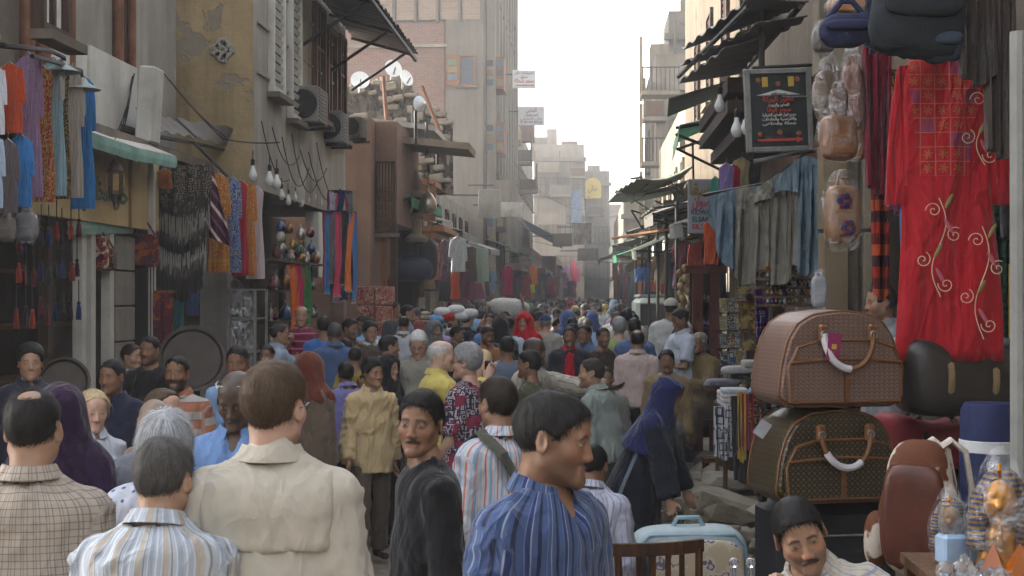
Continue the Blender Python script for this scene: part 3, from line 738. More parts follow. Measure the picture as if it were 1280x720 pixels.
# --- windows, set into walls. face: 'F' looks to the camera (-y), 'L' left-row street front (+x), 'R' right-row street front (-x)
ROT = {'F': 0., 'L': math.pi/2, 'R': -math.pi/2}
def window(root, p, face, w, h, frame=WOODD, style='pane', pane=GLASS, depth=.1):
    """wooden frame proud of the wall with a set-back pane; p = centre on the wall"""
    m = MB(); t = min(.09, w*.1)
    for sx in (-1, 1): m.box((sx*(w/2-t/2), -.01, 0), (t, depth, h))
    for sz in (-1, 1): m.box((0, -.012, sz*(h/2-t/2)), (w-2*t, depth*.96, t))
    if style == 'pane': m.box((0, -.005, 0), (t*.7, depth*.7, h-2*t)); m.box((0, -.007, h*.12), (w-2*t, depth*.6, t*.6))
    if style == 'shutter':
        n = int(h/.12)
        for i in range(n): m.box((0, -.004, -h/2+t+(i+.5)*(h-2*t)/n), (w-2*t, .05, (h-2*t)/n*.6), (.5, 0, 0))
    if style == 'bars':
        for i in range(5): m.box((-w/2+t+(i+.5)*(w-2*t)/5, -.03, 0), (.025, .03, h-2*t))
    o = m.obj('window', frame, root); o.location = Vector(p)-root.location; o.rotation_euler = (0, 0, ROT[face])
    q = MB(); q.box((0, .012, 0), (w-2*t+.002, .02, h-2*t+.002)); q.obj('pane', pane, o)
    s = MB(); s.box((0, -.07, -h/2-.05), (w+.16, .16, .07)); s.obj('sill', CONC, o)
    return o
def cable(a, b, sag=.3, r=.012, n=9):
    a, b = Vector(a), Vector(b); pts = []
    for i in range(n):
        t = i/(n-1); p = a.lerp(b, t); p.z -= sag*4*t*(1-t); pts.append(p)
    return MB().tube(pts, r, 5)
def wires(name, lst, label, group=None):
    """several strands that hang together: one thing"""
    a0 = Vector(lst[0][0]); r = empty(name, (a0.x, a0.y, a0.z), 0, label, 'cable', group)
    for a, b, sg in lst: part(r, cable(a, b, sg, .008), 'strand', BLACKR)
    return r
def bbox_building(name, label, x0, x1, y0, y1, z0, z1, mat, parapet=.5):
    r = empty(name, ((x0+x1)/2, (y0+y1)/2, 0), 0, label, 'building'); m = MB(); m.box(((x0+x1)/2, (y0+y1)/2, (z0+z1)/2), (x1-x0, y1-y0, z1-z0)); part(r, m, 'wall', mat)
    if parapet:
        m = MB()
        m.box(((x0+x1)/2, y0+.1, z1+parapet/2), (x1-x0, .2, parapet)); m.box((x0+.1, (y0+y1)/2, z1+parapet/2), (.2, y1-y0-.41, parapet)); m.box((x1-.1, (y0+y1)/2, z1+parapet/2), (.2, y1-y0-.41, parapet)); part(r, m, 'parapet', mat)
    return r
# ---------------- left row
# first building: dark upper wall over the cream-fronted souvenir shop
L1 = empty('shop_building', (-6.2, 12, 0), 0, 'soot-dark plaster building over the souvenir shop with cream fascia', 'building')
m = MB(); m.box((-6.65, 11.5, 6.7), (3.1, 11.9, 6.2)); part(L1, m, 'wall', DARKPL)
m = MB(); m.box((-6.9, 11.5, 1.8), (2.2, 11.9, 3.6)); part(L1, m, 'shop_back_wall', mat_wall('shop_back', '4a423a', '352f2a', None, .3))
m = MB(); m.box((-5.2, 11.5, 3.55), (1.2, 11.9, .1)); part(L1, m, 'shop_ceiling', DARKPL)
m = MB(); m.box((-5.07, 15.6, 5.2), (.06, 3.6, 3.6)); part(L1, m, 'plaster_facing', GREYPL)
for y, z, w, h in ((15.3, 4.55, .55, 1.5),): window(L1, (-5.03, y, z), 'L', w, h, WOODD, 'bars', DARK)
for px, r in ((18, .07), (39, .075), (70, .085), (137, .06), (154, .05)):
    Y = 1800*5.0/(735-px); m = MB(); m.tube([(-4.98, Y, 4.0), (-4.98, Y, 8.8)], r, 10); part(L1, m, 'downpipe', mat_plain('rust_pipe', '6a4632', .7, .2, var=.4), True)
window(L1, at(46, 10, 10.25)+Vector((.1, 0, .55)), 'L', .55, 1.5, WOODD, 'pane', mat_plain('sky_pane', 'e8ecef', .05, 0, .8, bump=0))
m = MB(); pts = [at(-30, 25, 8.6), at(8, 48, 9.2), at(35, 62, 9.7), at(60, 72, 10.3), at(74, 84, 10.9)]; m.tube([Vector((-4.85, p.y, p.z)) for p in pts], .11, 10); part(L1, m, 'duct', mat_plain('lagged_duct', '6f685f', .9, var=.4, scale=18, bump=.6, bd=.02), True)
def board(px0, px1, py0, py1, Y0, Y1, X, mat, name='panel', root=L1, th=.04):
    za, zb = at(px0, py0, Y0).z, at(px0, py1, Y0).z; m = MB(); m.box((X, (Y0+Y1)/2, (za+zb)/2), (th, Y1-Y0, abs(za-zb))); return part(root, m, name, mat)
board(77, 108, 40, 172, 13.0, 13.95, -4.95, WHITEPAINT, 'white_board'); board(110, 160, 56, 172, 14.0, 15.5, -4.94, WHITEPAINT, 'white_board')
# leaning white case and fascia
m = MB(); c = at(187, 132, 15.0); m.box((c.x, c.y, c.z), (.17, .35, .8), (0, .06, 0), bev=.02); part(L1, m, 'sign_box', WHITEPAINT)
FX = -4.62
za, zb = at(140, 183, 14).z, at(140, 282, 14).z
m = MB(); m.box((FX-.04, 13.6, (za+zb)/2), (.08, 3.4, za-zb)); fas = part(L1, m, 'fascia', CREAM)
m = MB(); m.box((FX+.03, 14.95, (za+zb)/2-.0), (.06, .07, za-zb+.1)); part(L1, m, 'fascia_edge', WHITEPAINT)
m = MB(); m.box((FX+.01, 14.3, (za+zb)/2), (.02, .05, za-zb)); part(L1, m, 'fascia_joint', mat_wall('tan', '8a744a', '77653f'))
GRN = mat_plain('sign_green', '46584c', .6)
import unicodedata
_FM = {}
for cp in range(0xFE70, 0xFEFD):
    d_ = unicodedata.decomposition(chr(cp)).split()
    if len(d_) == 2: _FM.setdefault(chr(int(d_[1], 16)), {})[d_[0].strip('<>')] = chr(cp)
def arabic(w):
    """joined letter forms in display order"""
    o = []
    for i, c in enumerate(w):
        f = _FM.get(c)
        if not f: o.append(c); continue
        p = i > 0 and w[i-1] in _FM and 'initial' in _FM[w[i-1]]; n = i < len(w)-1 and w[i+1] in _FM and 'initial' in f
        o.append(f.get('medial' if p and n else 'final' if p else 'initial' if n else 'isolated', c))
    return ''.join(o[::-1])
def text_mesh(s, size, ext=.004, ar=True, bold=0.):
    c = bpy.data.curves.new('lettering', 'FONT'); c.body = arabic(s) if ar else s; c.size = size; c.align_x = 'CENTER'; c.align_y = 'CENTER'; c.extrude = ext; c.offset = bold; c.resolution_u = 3
    o = bpy.data.objects.new('lettering', c); COL.objects.link(o); me = bpy.data.meshes.new_from_object(o.evaluated_get(bpy.context.evaluated_depsgraph_get()))
    bpy.data.objects.remove(o); bpy.data.curves.remove(c); me.transform(Matrix.Rotation(math.pi/2, 4, 'X')); return me
def lettering(parent, s, size, mat, loc, rz=0., ar=True, width=None, bold=0., name='lettering'):
    me = text_mesh(s, size, ar=ar, bold=bold); xs = [v.co.x for v in me.vertices]
    if width and xs:
        k = width/max(max(xs)-min(xs), 1e-3); me.transform(Matrix.Scale(k, 4, (1, 0, 0)))
    return link(name, me, mat, parent, loc, (0, 0, rz))
lettering(L1, 'خان الخليلي', .3, GRN, Vector((FX+.01, 13.55, 2.98))-L1.location, math.pi/2, width=1.35, bold=.006)
# valances: pleated strips, each its own part
def valance(root, A, B, drop, mat, n=44, name='valance', slots=True):
    A, B = Vector(A), Vector(B); P = []
    for i in range(n*2+1):
        t = i/(n*2); p = A.lerp(B, t)+Vector((.012*(-1)**i, 0, 0)); dz = drop*(1+.05*math.sin(i*1.7)); P.append([p, p+Vector((.01, 0, -dz*.5)), p+Vector((0, 0, -dz+(.02 if i % 2 else 0)))])
    return part(root, MB().grid(P, .006), name, mat)
A1 = empty('awning', (-4.4, 13.4, 3.3), 0, 'teal pleated awning with pale top above the cream fascia', 'awning')
def sheet(a, b, c, d, th=.02, ni=10, nj=4, wav=0., sag=0.):
    a, b, c, d = map(Vector, (a, b, c, d)); P = []
    for i in range(ni+1):
        u = i/ni; row = []
        for j in range(nj+1):
            v = j/nj; p = a.lerp(b, u).lerp(d.lerp(c, u), v); p.z += wav*math.sin(i*math.pi*.5*2)*0+wav*(1 if i % 2 else -1)-sag*math.sin(math.pi*v); row.append(p)
        P.append(row)
    return MB().grid(P, th)
v0, v1, v2 = at(107, 164, 12.3), at(172, 186, 13.6), at(219, 196, 14.9)
W0 = lambda p: Vector((FX, p.y, p.z+.12))
part(A1, sheet(W0(v0), W0(v1), v1, v0), 'top', WHITEPAINT); part(A1, sheet(W0(v1), W0(v2), v2, v1), 'top', WHITEPAINT)
valance(A1, v0, v1, .13, TEAL); valance(A1, v1, v2, .12, TEAL, 40)
valance(L1, at(84, 276, 12.6), at(165, 276, 14.6), .13, TEAL, 40, 'lower_valance')
# shop front of L1: white uprights, panelled tiles and a counter
for px in (48, 92, 104, 128): 
    Y = 1800*4.7/(735-px); m = MB(); m.box((-4.72, Y, 1.3), (.09, .12, 2.6)); part(L1, m, 'upright', WHITEPAINT if px > 90 else WOODD)
m = MB(); m.box((-4.78, 14.5, 1.3), (.06, .62, 2.6)); part(L1, m, 'pier', mat_plain('dark_joint', '35322e'))
for i in range(7):
    m = MB(); m.box((-4.74, 14.5, .25+i*.36), (.04, .6, .345), bev=.008); part(L1, m, 'tile', mat_wall('pale_tile', '8c8980', '79766f', None, .3, 3, .1))
m = MB()
m.box((-4.7, 15.15, 1.3), (.1, .3, 2.6)); part(L1, m, 'striped_column', mat_plain('column_black', '1c1b1a', .5))
for i in range(3):
    m = MB(); m.box((-4.66+.003*i, 15.05+i*.1, 1.45), (.03, .035, 2.2), bev=.008); part(L1, m, 'flute', WHITEPAINT)
for k in range(4):
    m = MB(); m.box((-5.35, 12.0, .7+k*.5), (.45, 4.6, .035)); part(L1, m, 'shelf', WOODB)
# second building: ochre side wall, grey front with canopy
L2 = empty('ochre_building', (-6, 20.8, 0), 0, 'two-storey building with peeling ochre side wall and grey street front', 'building')
m = MB(); m.box((-6.6, 20.85, 6.9), (5.0, 6.7, 7.2)); part(L2, m, 'wall', GREYPL)
m = MB(); m.box((-6.6, 17.48, 6.9), (4.99, .05, 7.18)); part(L2, m, 'ochre_wall', OCHRE)
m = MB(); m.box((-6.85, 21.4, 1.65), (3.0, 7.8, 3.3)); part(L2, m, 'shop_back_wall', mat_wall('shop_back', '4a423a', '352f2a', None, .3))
for Y, z, w, h, st in ((18.65, 5.9, .75, 2.6, 'shutter'), (19.8, 5.6, .7, 2.4, 'shutter'), (21.6, 5.5, .8, 1.7, 'pane'), (22.6, 5.4, .8, 1.6, 'pane'), (23.6, 5.4, .6, 1.7, 'pane')): window(L2, (-4.08, Y, z), 'L', w, h, WHITEPAINT if st == 'shutter' else WOODB, st)
for k in range(6):
    m = MB(); m.box((-4.085, 20.9, 4.75+k*.62), (.03, 6.5, .03)); part(L2, m, 'ledge', GREYPL)
# holes in the ochre plaster, with the ledge of plaster round them
m = MB(); c = at(277, 62, 17.4)
for i in range(9):
    a = i*.7; m.box((c.x+.12*math.cos(a)*(.6+.4*rng.random()), 17.44, c.z+.09*math.sin(a)), (.14, .05, .1), (0, a, 0), bev=.02)
part(L2, m, 'broken_plaster', GREYPL)
m = MB(); 
for px, py in ((40, 30),): pass
CN = empty('canopy', (-4.1, 22.6, 5), 0, 'rusty corrugated canopy on iron brackets over the grey front windows', 'canopy')
c0, c1 = at(368, 2, 20.3), at(446, 52, 25.4)
c0.x, c1.x = -4.05, -4.05
def corrugated(a, b, c, d, th=.008, n=26, amp=.022, nj=3):
    """sheet from wall edge a-b to outer edge d-c with ribs running a to d"""
    a, b, c, d = map(Vector, (a, b, c, d)); P = []
    for i in range(n*2+1):
        u = i/(n*2); o = amp*math.sin(i*math.pi/2+.7); P.append([a.lerp(b, u).lerp(d.lerp(c, u), j/nj)+Vector((0, 0, o)) for j in range(nj+1)])
    return MB().grid(P, th)
TIN = mat_tin('dark', '6d6a66'); TINL = mat_tin('light', '8e8c88', '6b4a30', .3)
for i in range(4):
    ya, yb = 19.6+i*1.35, 19.6+(i+1)*1.33; part(CN, corrugated((-4.08, ya, 6.55-.02*i), (-4.08, yb, 6.53-.02*i), (-2.95, yb, 6.12+.02*i), (-2.95, ya, 6.14+.02*i), n=9), 'sheet', TIN, True)
for y in (20.2, 22.5, 24.6):
    m = MB(); m.tube([(-4.07, y, 5.5), (-3.15, y, 6.12)], .025, 6); m.tube([(-4.07, y, 6.4), (-3.0, y, 6.1)], .025, 6); part(CN, m, 'bracket', IRON)
m = MB(); m.box((-3.0, 22.3, 6.07), (.05, 5.4, .05)); part(CN, m, 'edge_rail', IRON)
# tin awning above the shawl shop, four sheets each at its own angle
TA = empty('tin_awning', (-4.2, 17.8, 3.3), 0, 'sagging grey tin awning over the shawl and kaftan stall', 'awning')
pts = [at(190, 162, 14.9), at(245, 172, 16.4), at(300, 185, 18.0), at(345, 200, 19.7), at(380, 214, 21.4)]
for i in range(4):
    a, b = pts[i], pts[i+1]; wa, wb = Vector((-4.75 if a.y < 17.4 else -4.12, a.y, a.z+.22)), Vector((-4.75 if b.y < 17.4 else -4.12, b.y+.05, b.z+.2))
    part(TA, corrugated(wa, wb, b+Vector((0, .08, -.01*i)), a, n=8, amp=.018), 'sheet', TIN, True)
m = MB(); m.tube([p+Vector((-.03, 0, -.06)) for p in pts], .022, 6); part(TA, m, 'rail', IRON)
for p in pts[1:4]: m = MB(); m.tube([p+Vector((-.03, 0, -.05)), Vector((-4.15, p.y, p.z-.45))], .018, 6); part(TA, m, 'stay', IRON)
# pier between the stalls, white painted panels further on
m = MB(); a, b = at(250, 340, 17.4), at(284, 340, 17.4); m.box(((a.x+b.x)/2, 17.55, 1.65), (b.x-a.x, .3, 3.25)); part(L2, m, 'pier', GREYPL)
m = MB(); m.box((-4.2, 22.6, 2.75), (.2, 1.7, 1.0)); part(L2, m, 'white_panel', WHITEPAINT); m = MB(); m.box((-4.18, 23.9, 1.6), (.25, .3, 3.2)); part(L2, m, 'pier', BROWNPL)
# air conditioners
def aircon(loc, w, h, d, label, col):
    r = empty('air_conditioner', loc, 0, label, 'air conditioner', 'air conditioners on the grey front'); mt = mat_wall('ac_'+col, col, '6f6d68', '5d4632', .6, 1.5, .2, .68)
    m = MB(); m.box((0, 0, 0), (w, d, h), bev=.02); m.obj('case', mt, r)
    g = MB(); g.lathe([(.001, 0), (h*.4, 0), (h*.4, .02), (h*.34, .02), (h*.33, .006), (.001, .004)], (0, 0, 0), 20, Euler((math.pi/2, 0, 0)).to_matrix()); o = g.obj('fan_guard', IRON, r); o.location = (w*.02, -d/2-.001, 0)
    s = MB()
    for i in range(9): s.box((w/2+.006, 0, -h*.42+i*h*.105), (.012, d*.84, h*.05))
    s.obj('louvre', mat_plain('ac_louvre', '4c4a46', .6), r)
    
    for sy in (-1, 1): b = MB(); b.box((-.05, sy*d*.35, -h/2-.03), (w+.25, .04, .04)); b.obj('bracket', IRON, r)
    return r
p = at(384, 134, 20.4); aircon(p, .46, .52, .75, 'large grey air conditioner under the shuttered windows', '8d8a84')
p = at(415, 161, 22.6); aircon(p, .42, .5, .7, 'rust-stained pale blue air conditioner between two grey ones', '87939c')
p = at(442, 161, 24.6); aircon(p, .36, .36, .6, 'dark louvred air conditioner next to the brown building', '55524e')
ca = []
for i in range(7): ca.append(((-4.03, 17.6+i*.6, 4.0+.3*rng.random()), (-4.02, 19.2+i*.7, 3.5+.5*rng.random()), .25+.2*rng.random()))
wires('cable_bundle', ca, 'loose black cables drooping across the grey street front')
wires('cable', [(at(212, 100, 16.8), at(283, 172, 16.9), .05), (at(205, 92, 16.8), at(280, 175, 16.6), .03), (at(214, 150, 17.3), at(350, 178, 17.3), .1)], 'cables slanting down across the ochre wall')
wires('cable', [(at(150, 172, 14.5), at(166, 95, 15.3), .12), (at(140, 172, 14.3), at(165, 100, 15.3), .2), (at(128, 172, 14), at(168, 92, 15.3), .25)], 'tangled cables hanging over the white boards')
# third building: brown, with carved wooden window
L3 = empty('brown_building', (-4.3, 28, 0), 0, 'low brown building with carved wooden window and concrete canopy', 'building')
xa, xb = at(437, 300, 26).x, at(463, 300, 26).x; xc = at(491, 300, 26).x
m = MB(); m.box(((xa+xb)/2-1, 28, 2.6), (xb-xa+2, 4, 5.2)); part(L3, m, 'wall', BROWNPL)
m = MB(); m.box(((xb+xc)/2, 28.3, 4.25), (xc-xb-.01, 3.4, 1.9)); part(L3, m, 'upper_wall', BROWNPL)
m = MB(); m.box((xc-.06, 26.6, 1.7), (.12, .12, 3.2)); part(L3, m, 'post', WOODD); m = MB(); m.box((xb+.16, 26.65, 1.65), (.1, .1, 3.2)); part(L3, m, 'post', WOODO)
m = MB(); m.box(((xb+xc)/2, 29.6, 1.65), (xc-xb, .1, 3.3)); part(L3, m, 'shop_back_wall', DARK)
wn = window(L3, ((xb+xc)/2, 26.55, at(478, 246, 26.5).z), 'F', .36, 1.32, WOODD, 'bars', mat_plain('amber_pane', '8a6a34', .3))
for i in range(5):
    for j in range(3):
        q = MB(); q.box((-.1+j*.1, -.045, -.5+i*.16), (.07, .03, .11), bev=.012); q.obj('carved_panel', WOODB, wn)
m = MB(); s0, s1 = at(472, 186, 26.6), at(592, 192, 31.5); m.box((-3.25, 28.3, 4.92), (1.95, 1.7, .13), (0, .1, 0)); part(L3, m, 'concrete_canopy', CONC2)
m = MB(); m.box((-3.85, 29.6, 5.35), (1.7, 3.0, .1), (0, .12, 0)); part(L3, m, 'tin_roof', TINL)
for y in (26.2, 28, 30): m = MB(); m.tube([(-3.15, y, 4.7), (-3.15, y, 5.35)], .03, 6); part(L3, m, 'roof_post', IRON)
# ruined wall behind it with dishes
RU = empty('ruined_wall', (-5.2, 34, 0), 0, 'crumbling rubble wall on the roof behind the tin awning', 'wall')
P = []
xs = np.linspace(at(420, 100, 34).x, at(562, 100, 34).x, 46)
def ruin_top(px): return np.interp(px, [420, 455, 480, 497, 505, 520, 540, 562], [104, 104, 100, 88, 98, 118, 138, 152])
pxs = np.linspace(420, 562, 46); T_ = []
for d in (0, .25, .5, .75):
    row = []
    for px_ in pxs:
        zt = at(px_, ruin_top(px_), 34).z+.12*rng.uniform(-1, 1); row.append(zt)
    T_.append(row)
for i, px_ in enumerate(pxs):
    x = at(px_, 100, 34).x; col_ = []
    for j in range(14):
        z = 4.4+(T_[0][i]-4.4)*j/13; col_.append((x, 34+.1*rng.uniform(-1, 1), z))
    col_ += [(x, 34.35+.1*rng.random(), T_[1][i]+.05), (x, 34.8, T_[2][i]), (x, 35, 4.4)]; P.append(col_)
m = MB(); m.grid(P); part(RU, m, 'masonry', RUBBLEST)
for k in range(60):
    i = rng.randrange(46); j = rng.random(); q = MB(); x = at(pxs[i], 100, 34).x; z = 4.6+(T_[0][i]-4.5)*j; q.box((x, 33.9, z), (rng.uniform(.18, .4), .22, rng.uniform(.1, .2)), (rng.uniform(-.1, .1), rng.uniform(-.2, .2), 0), bev=.03); part(RU, q, 'stone', STONE)
def dish(loc, r, rz, tilt, label):
    e = empty('satellite_dish', loc, rz, label, 'satellite dish', 'satellite dishes on the ruined wall'); m = MB()
    m.lathe([(.001, 0), (r*.5, .03*r), (r*.8, .09*r), (r, .17*r), (r*1.0, .2*r), (r*.78, .12*r), (r*.5, .06*r), (.001, .03*r)], (0, 0, 0), 24, Euler((math.pi/2-tilt, 0, 0)).to_matrix()); m.obj('reflector', mat_plain('dish_white', 'c9c9c4', .5, var=.1), e, True)
    f = MB(); f.tube([(0, 0, -r*.9), (0, -r*.7, -.1*r), (0, -r*.85, 0)], .02, 6); f.obj('feed_arm', GREYMETAL, e); s = MB(); s.tube([(0, .1, -r*1.2), (0, .1, 0)], .03, 6); s.obj('mast', GREYMETAL, e)
dish(at(450, 101, 33), .22*1.0, .25, .35, 'low white satellite dish half hidden by the rubble'); dish(at(491, 86, 33.2), .21, .5, .25, 'upright satellite dish on the peak of the ruined wall'); dish(at(507, 98, 33.6), .2, .9, .3, 'satellite dish turned aside next to the peak of the ruin')
e = empty('loudspeaker', at(524, 130, 32.5), .9, 'grey horn loudspeaker on the slope of the ruin', 'loudspeaker'); m = MB(); m.lathe([(.03, .3), (.05, .15), (.1, .05), (.19, 0), (.18, .01), (.03, .2)], (0, 0, 0), 16, Euler((math.pi/2, 0, 0)).to_matrix()); m.obj('horn', mat_plain('horn_grey', '9aa0a4', .5), e, True); m = MB(); m.tube([(0, .2, 0), (0, .2, -.5)], .03, 6); m.obj('mast', IRON, e)
for a, b, l in (((484, 165), (479, 95), 'upright iron pole rising from the tin roof'), ((551, 168), (527, 108), 'leaning iron pole beside the loudspeaker')):
    q = MB(); q.tube([at(*a, 31), at(*b, 31)], .045, 7); tag(q.obj('pole', mat_plain('rust_pipe', '6a4632', .7, .2, var=.4)), l, 'pole')
MID = bbox_building('stone_house', 'grey stone house under the ruined wall behind the kiosk', -9, -4.4, 33.2, 53.6, -.2, 4.75, mat_wall('mid_stone', '8f887c', '777066', '625b52', .6, .7, .6), .25)
for y in np.arange(35, 53, 2.4): window(MID, (-4.4, y, 4.05), 'L', .9, 1.1, WOODD, 'shutter')
window(MID, (-5.1, 33.2, 4.0), 'F', .7, 1.1, WOODD, 'bars', DARK)
# fourth: tall brick building
L4X = -3.95
L4 = empty('tall_brick_building', (-7, 64, 0), 0, 'tall building with red brick end wall and concrete piers', 'building')
m = MB(); m.box((-8.4, 64.2, 9.5), (8.9, 20, 19)); part(L4, m, 'wall', CONC)
z28, z85 = at(500, 28, 54).z, at(500, 57, 54).z
m = MB(); m.box((-7.35, 54.17, (z28+4)/2), (3.9, .12, z28-4)); part(L4, m, 'brick_end_wall', BRICK)
m = MB(); m.box((-7.3, 54.1, z85), (4.0, .2, .12)); part(L4, m, 'string_course', CONC2)
m = MB(); m.box((-4.65, 54.1, 7), (1.4, .14, 2*(z28-7)+.2)); part(L4, m, 'corner_plaster', CONC)
for k in range(7):
    x = at(436+k*27.5, 10, 54).x; q = MB(); q.box((x-.36 if k else x-.3, 54.12, z28+2.2), (.68, .1, 4.2)); part(L4, q, 'lattice_panel', BRICKB)
    q = MB(); q.box((x+.02, 54.06, z28+2.2), (.09, .14, 4.4)); part(L4, q, 'rib', CONC)
c = at(584, 88, 54); wn = window(L4, (c.x, 54.0, c.z), 'F', .62, 1.15, WOODO, 'open', mat_plain('window_dark', '3a4046', .2, bump=0))
for px_, w_, rz_ in ((566, .5, -.5), ):
    q = MB(); q.box((0, 0, 0), (.5, .05, 1.15)); o = part(L4, q, 'shutter', WOODO); o.location = Vector((at(px_, 88, 53.8).x, 53.85, c.z))-L4.location; o.rotation_euler = (0, 0, rz_*0)
    for z_, cl in ((-.28, '4d5860'), (.02, '6a5a38'), (.3, '4f5a44')): s = MB(); s.box((-.02, -.03, z_), (.36, .02, .22)); s.obj('shutter_panel', mat_plain('sp'+cl, cl, .5), o)
for k, (py_, hh_) in enumerate(((90, 1.25), (171, 1.2), (262, 1.6))):
    cc = at(612, py_, 55.2); r0 = MB(); r0.box((L4X+.36, 56.3, cc.z), (.7, 1.7, hh_)); bay = part(L4, r0, 'wooden_bay', WOODO if k < 2 else WOODD)
    for i in range(3):
        for j in range(2): q = MB(); q.box((L4X+.18+.37*j, 55.43, cc.z-hh_*.3+i*hh_*.3), (.24, .04, hh_*.2)); q.obj('panel', mat_plain('bay%d' % ((i+j) % 3), ('3c4a58', '6a5838', '333a40')[(i+j) % 3], .4), bay)
for k in range(9):
    y = 55.6+k*2.2; q = MB(); q.box((L4X+.22, y, 9.5), (.34, .35, 19)); part(L4, q, 'pier', CONC2)
    if k:
        for z_ in (5.6, 8.9, 12.2, 15.4): window(L4, (L4X+.06, y-1.1, z_), 'L', 1.3, 2.0, CONC2, 'pane', GLASS)
for k in range(7): q = MB(); q.box((L4X+.3, 57+k*2.2, 13.9), (.12, 1.6, .12)); part(L4, q, 'ledge', CONC)
m = MB(); m.box((L4X+.25, 64, 19.2), (.9, 20, .5)); part(L4, m, 'cornice', CONC2)
def flat_sign(name, p, w, h, rz, label, bg, lines, arrow=None, th=.12):
    r = empty(name, p, rz, label, 'sign'); m = MB(); m.box((0, 0, 0), (w, th, h), bev=.01); b = m.obj('board', mat_plain('sign_'+bg, bg, .5, var=.08, scale=3, bump=0), r)
    for s, sz, col, z, ww in lines: lettering(b, s, sz, mat_plain('ink_'+col, col, .5, bump=0, var=.05), (0, -th/2-.004, z), 0, ar=not s.isascii(), width=ww, bold=sz*.02)
    if arrow:
        a = MB(); a.box((0, -th/2-.01, arrow[1]), (w*.72, .008, h*.05)); a.prism([(w*.36, arrow[1]-h*.06), (w*.44, arrow[1]), (w*.36, arrow[1]+h*.06)], .008, Matrix.Translation((0, -th/2-.014, 0))); a.obj('arrow', mat_plain('ink_'+arrow[0], arrow[0], .5), b)
    return r
s1 = flat_sign('hanging_sign', at(655, 99, 62), 1.0, .78, .1, 'white projecting sign with red writing and arrow, upper of two', 'c9c6c2', [('مفروشات خان', .17, 'a04040', .27, .8), ('سوق', .17, '8a5050', .1, .3), ('محمد شحاتة', .24, 'b03030', -.08, .85)], ('b03434', -.27))
q = MB(); q.box((-.6, 0, .2), (.5, .05, .05)); q.obj('bracket', IRON, s1)
s2 = flat_sign('hanging_sign', at(664, 145, 66), 1.2, .86, .1, 'pale projecting sign with red and dark writing, lower of two', 'bcbab6', [('المنجى', .26, 'a04848', .26, .5), ('احمد يوسف', .2, '50484a', .05, .6), ('خان الخليلى', .16, 'a05050', -.13, 1.0), ('EL MONGY BAZAR', .15, '5a5a5e', -.29, 1.0)])
q = MB(); q.box((-.8, 0, .2), (.5, .05, .05)); q.obj('bracket', IRON, s2)
# further houses of the left row and the closed end of the street
def far_house(name, label, x0, x1, y0, y1, h, mat, rows, band=None, side='L', fr=CONC, nf=4):
    r = bbox_building(name, label, x0, x1, y0, y1, -.2, h, mat, .6)
    for z in rows:
        n = max(2, int((y1-y0)/2.6))
        for i in range(n): window(r, ((x1+.0 if side == 'L' else x0), y0+(i+.5)*(y1-y0)/n, z), side, .9, 1.6, fr, 'pane')
        n = nf
        for i in range(n): window(r, (x0+(i+.5)*(x1-x0)/n, y0, z), 'F', .9, 1.5, fr, 'pane')
    if band:
        for z in np.arange(1.5, h, 1.1): m = MB(); m.box(((x0+x1)/2+.01, y0-.03, z), (x1-x0+.06, .06, .5)); part(r, m, 'stone_band', band)
    m = MB(); m.box(((x0+x1)/2, y0-.15, h-.6), (x1-x0+.4, .3, .3)); part(r, m, 'cornice', CONC2)
    return r
RB = mat_wall('red_band', '8f6a5a', '7b5a4c', None, .4)
far_house('striped_house', 'narrow house with red and cream stone bands past the tall building', -7.5, -3.75, 76, 98, at(650, 165, 76).z, CONC2, (5.2, 8.3), RB)
far_house('grey_house', 'grey flat-roofed house that closes the street on its left', -4.2, -.3, 112, 130, at(700, 190, 112).z, mat_wall('far_grey', '8f8677', '7c7467', None, .4, .2), (4.2, 7.3, 10.3), None)
m = MB(); c = at(720, 268, 111.7); m.box((c.x, 111.7, c.z+.6), (.8, .2, 2.6)); o = m.obj('wall_panel', mat_plain('blue_panel', '5c6c80', .6)); tag(o, 'tall blue panel fixed on the grey end house', 'panel')
h7 = far_house('arched_sign_house', 'hazy house with a yellow arched sign on its front', -.3, 1.9, 128, 150, at(745, 222, 128).z, CONC2, (4, 7.2), None, nf=2)
a = MB(); c = at(741, 237, 127.5); a.prism([(-.75, -.8), (.75, -.8), (.75, .3)]+[(.75*math.cos(t), .3+.75*math.sin(t)) for t in np.linspace(.2, math.pi-.2, 9)]+[(-.75, .3)], .2, Matrix.Translation(c)); o = a.obj('arched_sign', mat_plain('arch_yellow', 'b8a040', .5)); tag(o, 'yellow arched sign high on the far house', 'sign'); lettering(o, 'خان', .7, mat_plain('ink_brown', '6a4a28', .5), c+Vector((0, -.03, .1)), width=.9)
far_house('far_house', 'pale house lost in haze at the end of the street', 1.2, 8, 165, 185, at(775, 262, 165).z, CONC2, (4, 7), None)
far_house('far_tenement', 'faint tenement behind the arched sign house', -12, 1, 190, 210, 16, CONC2, (5, 9, 12), None)
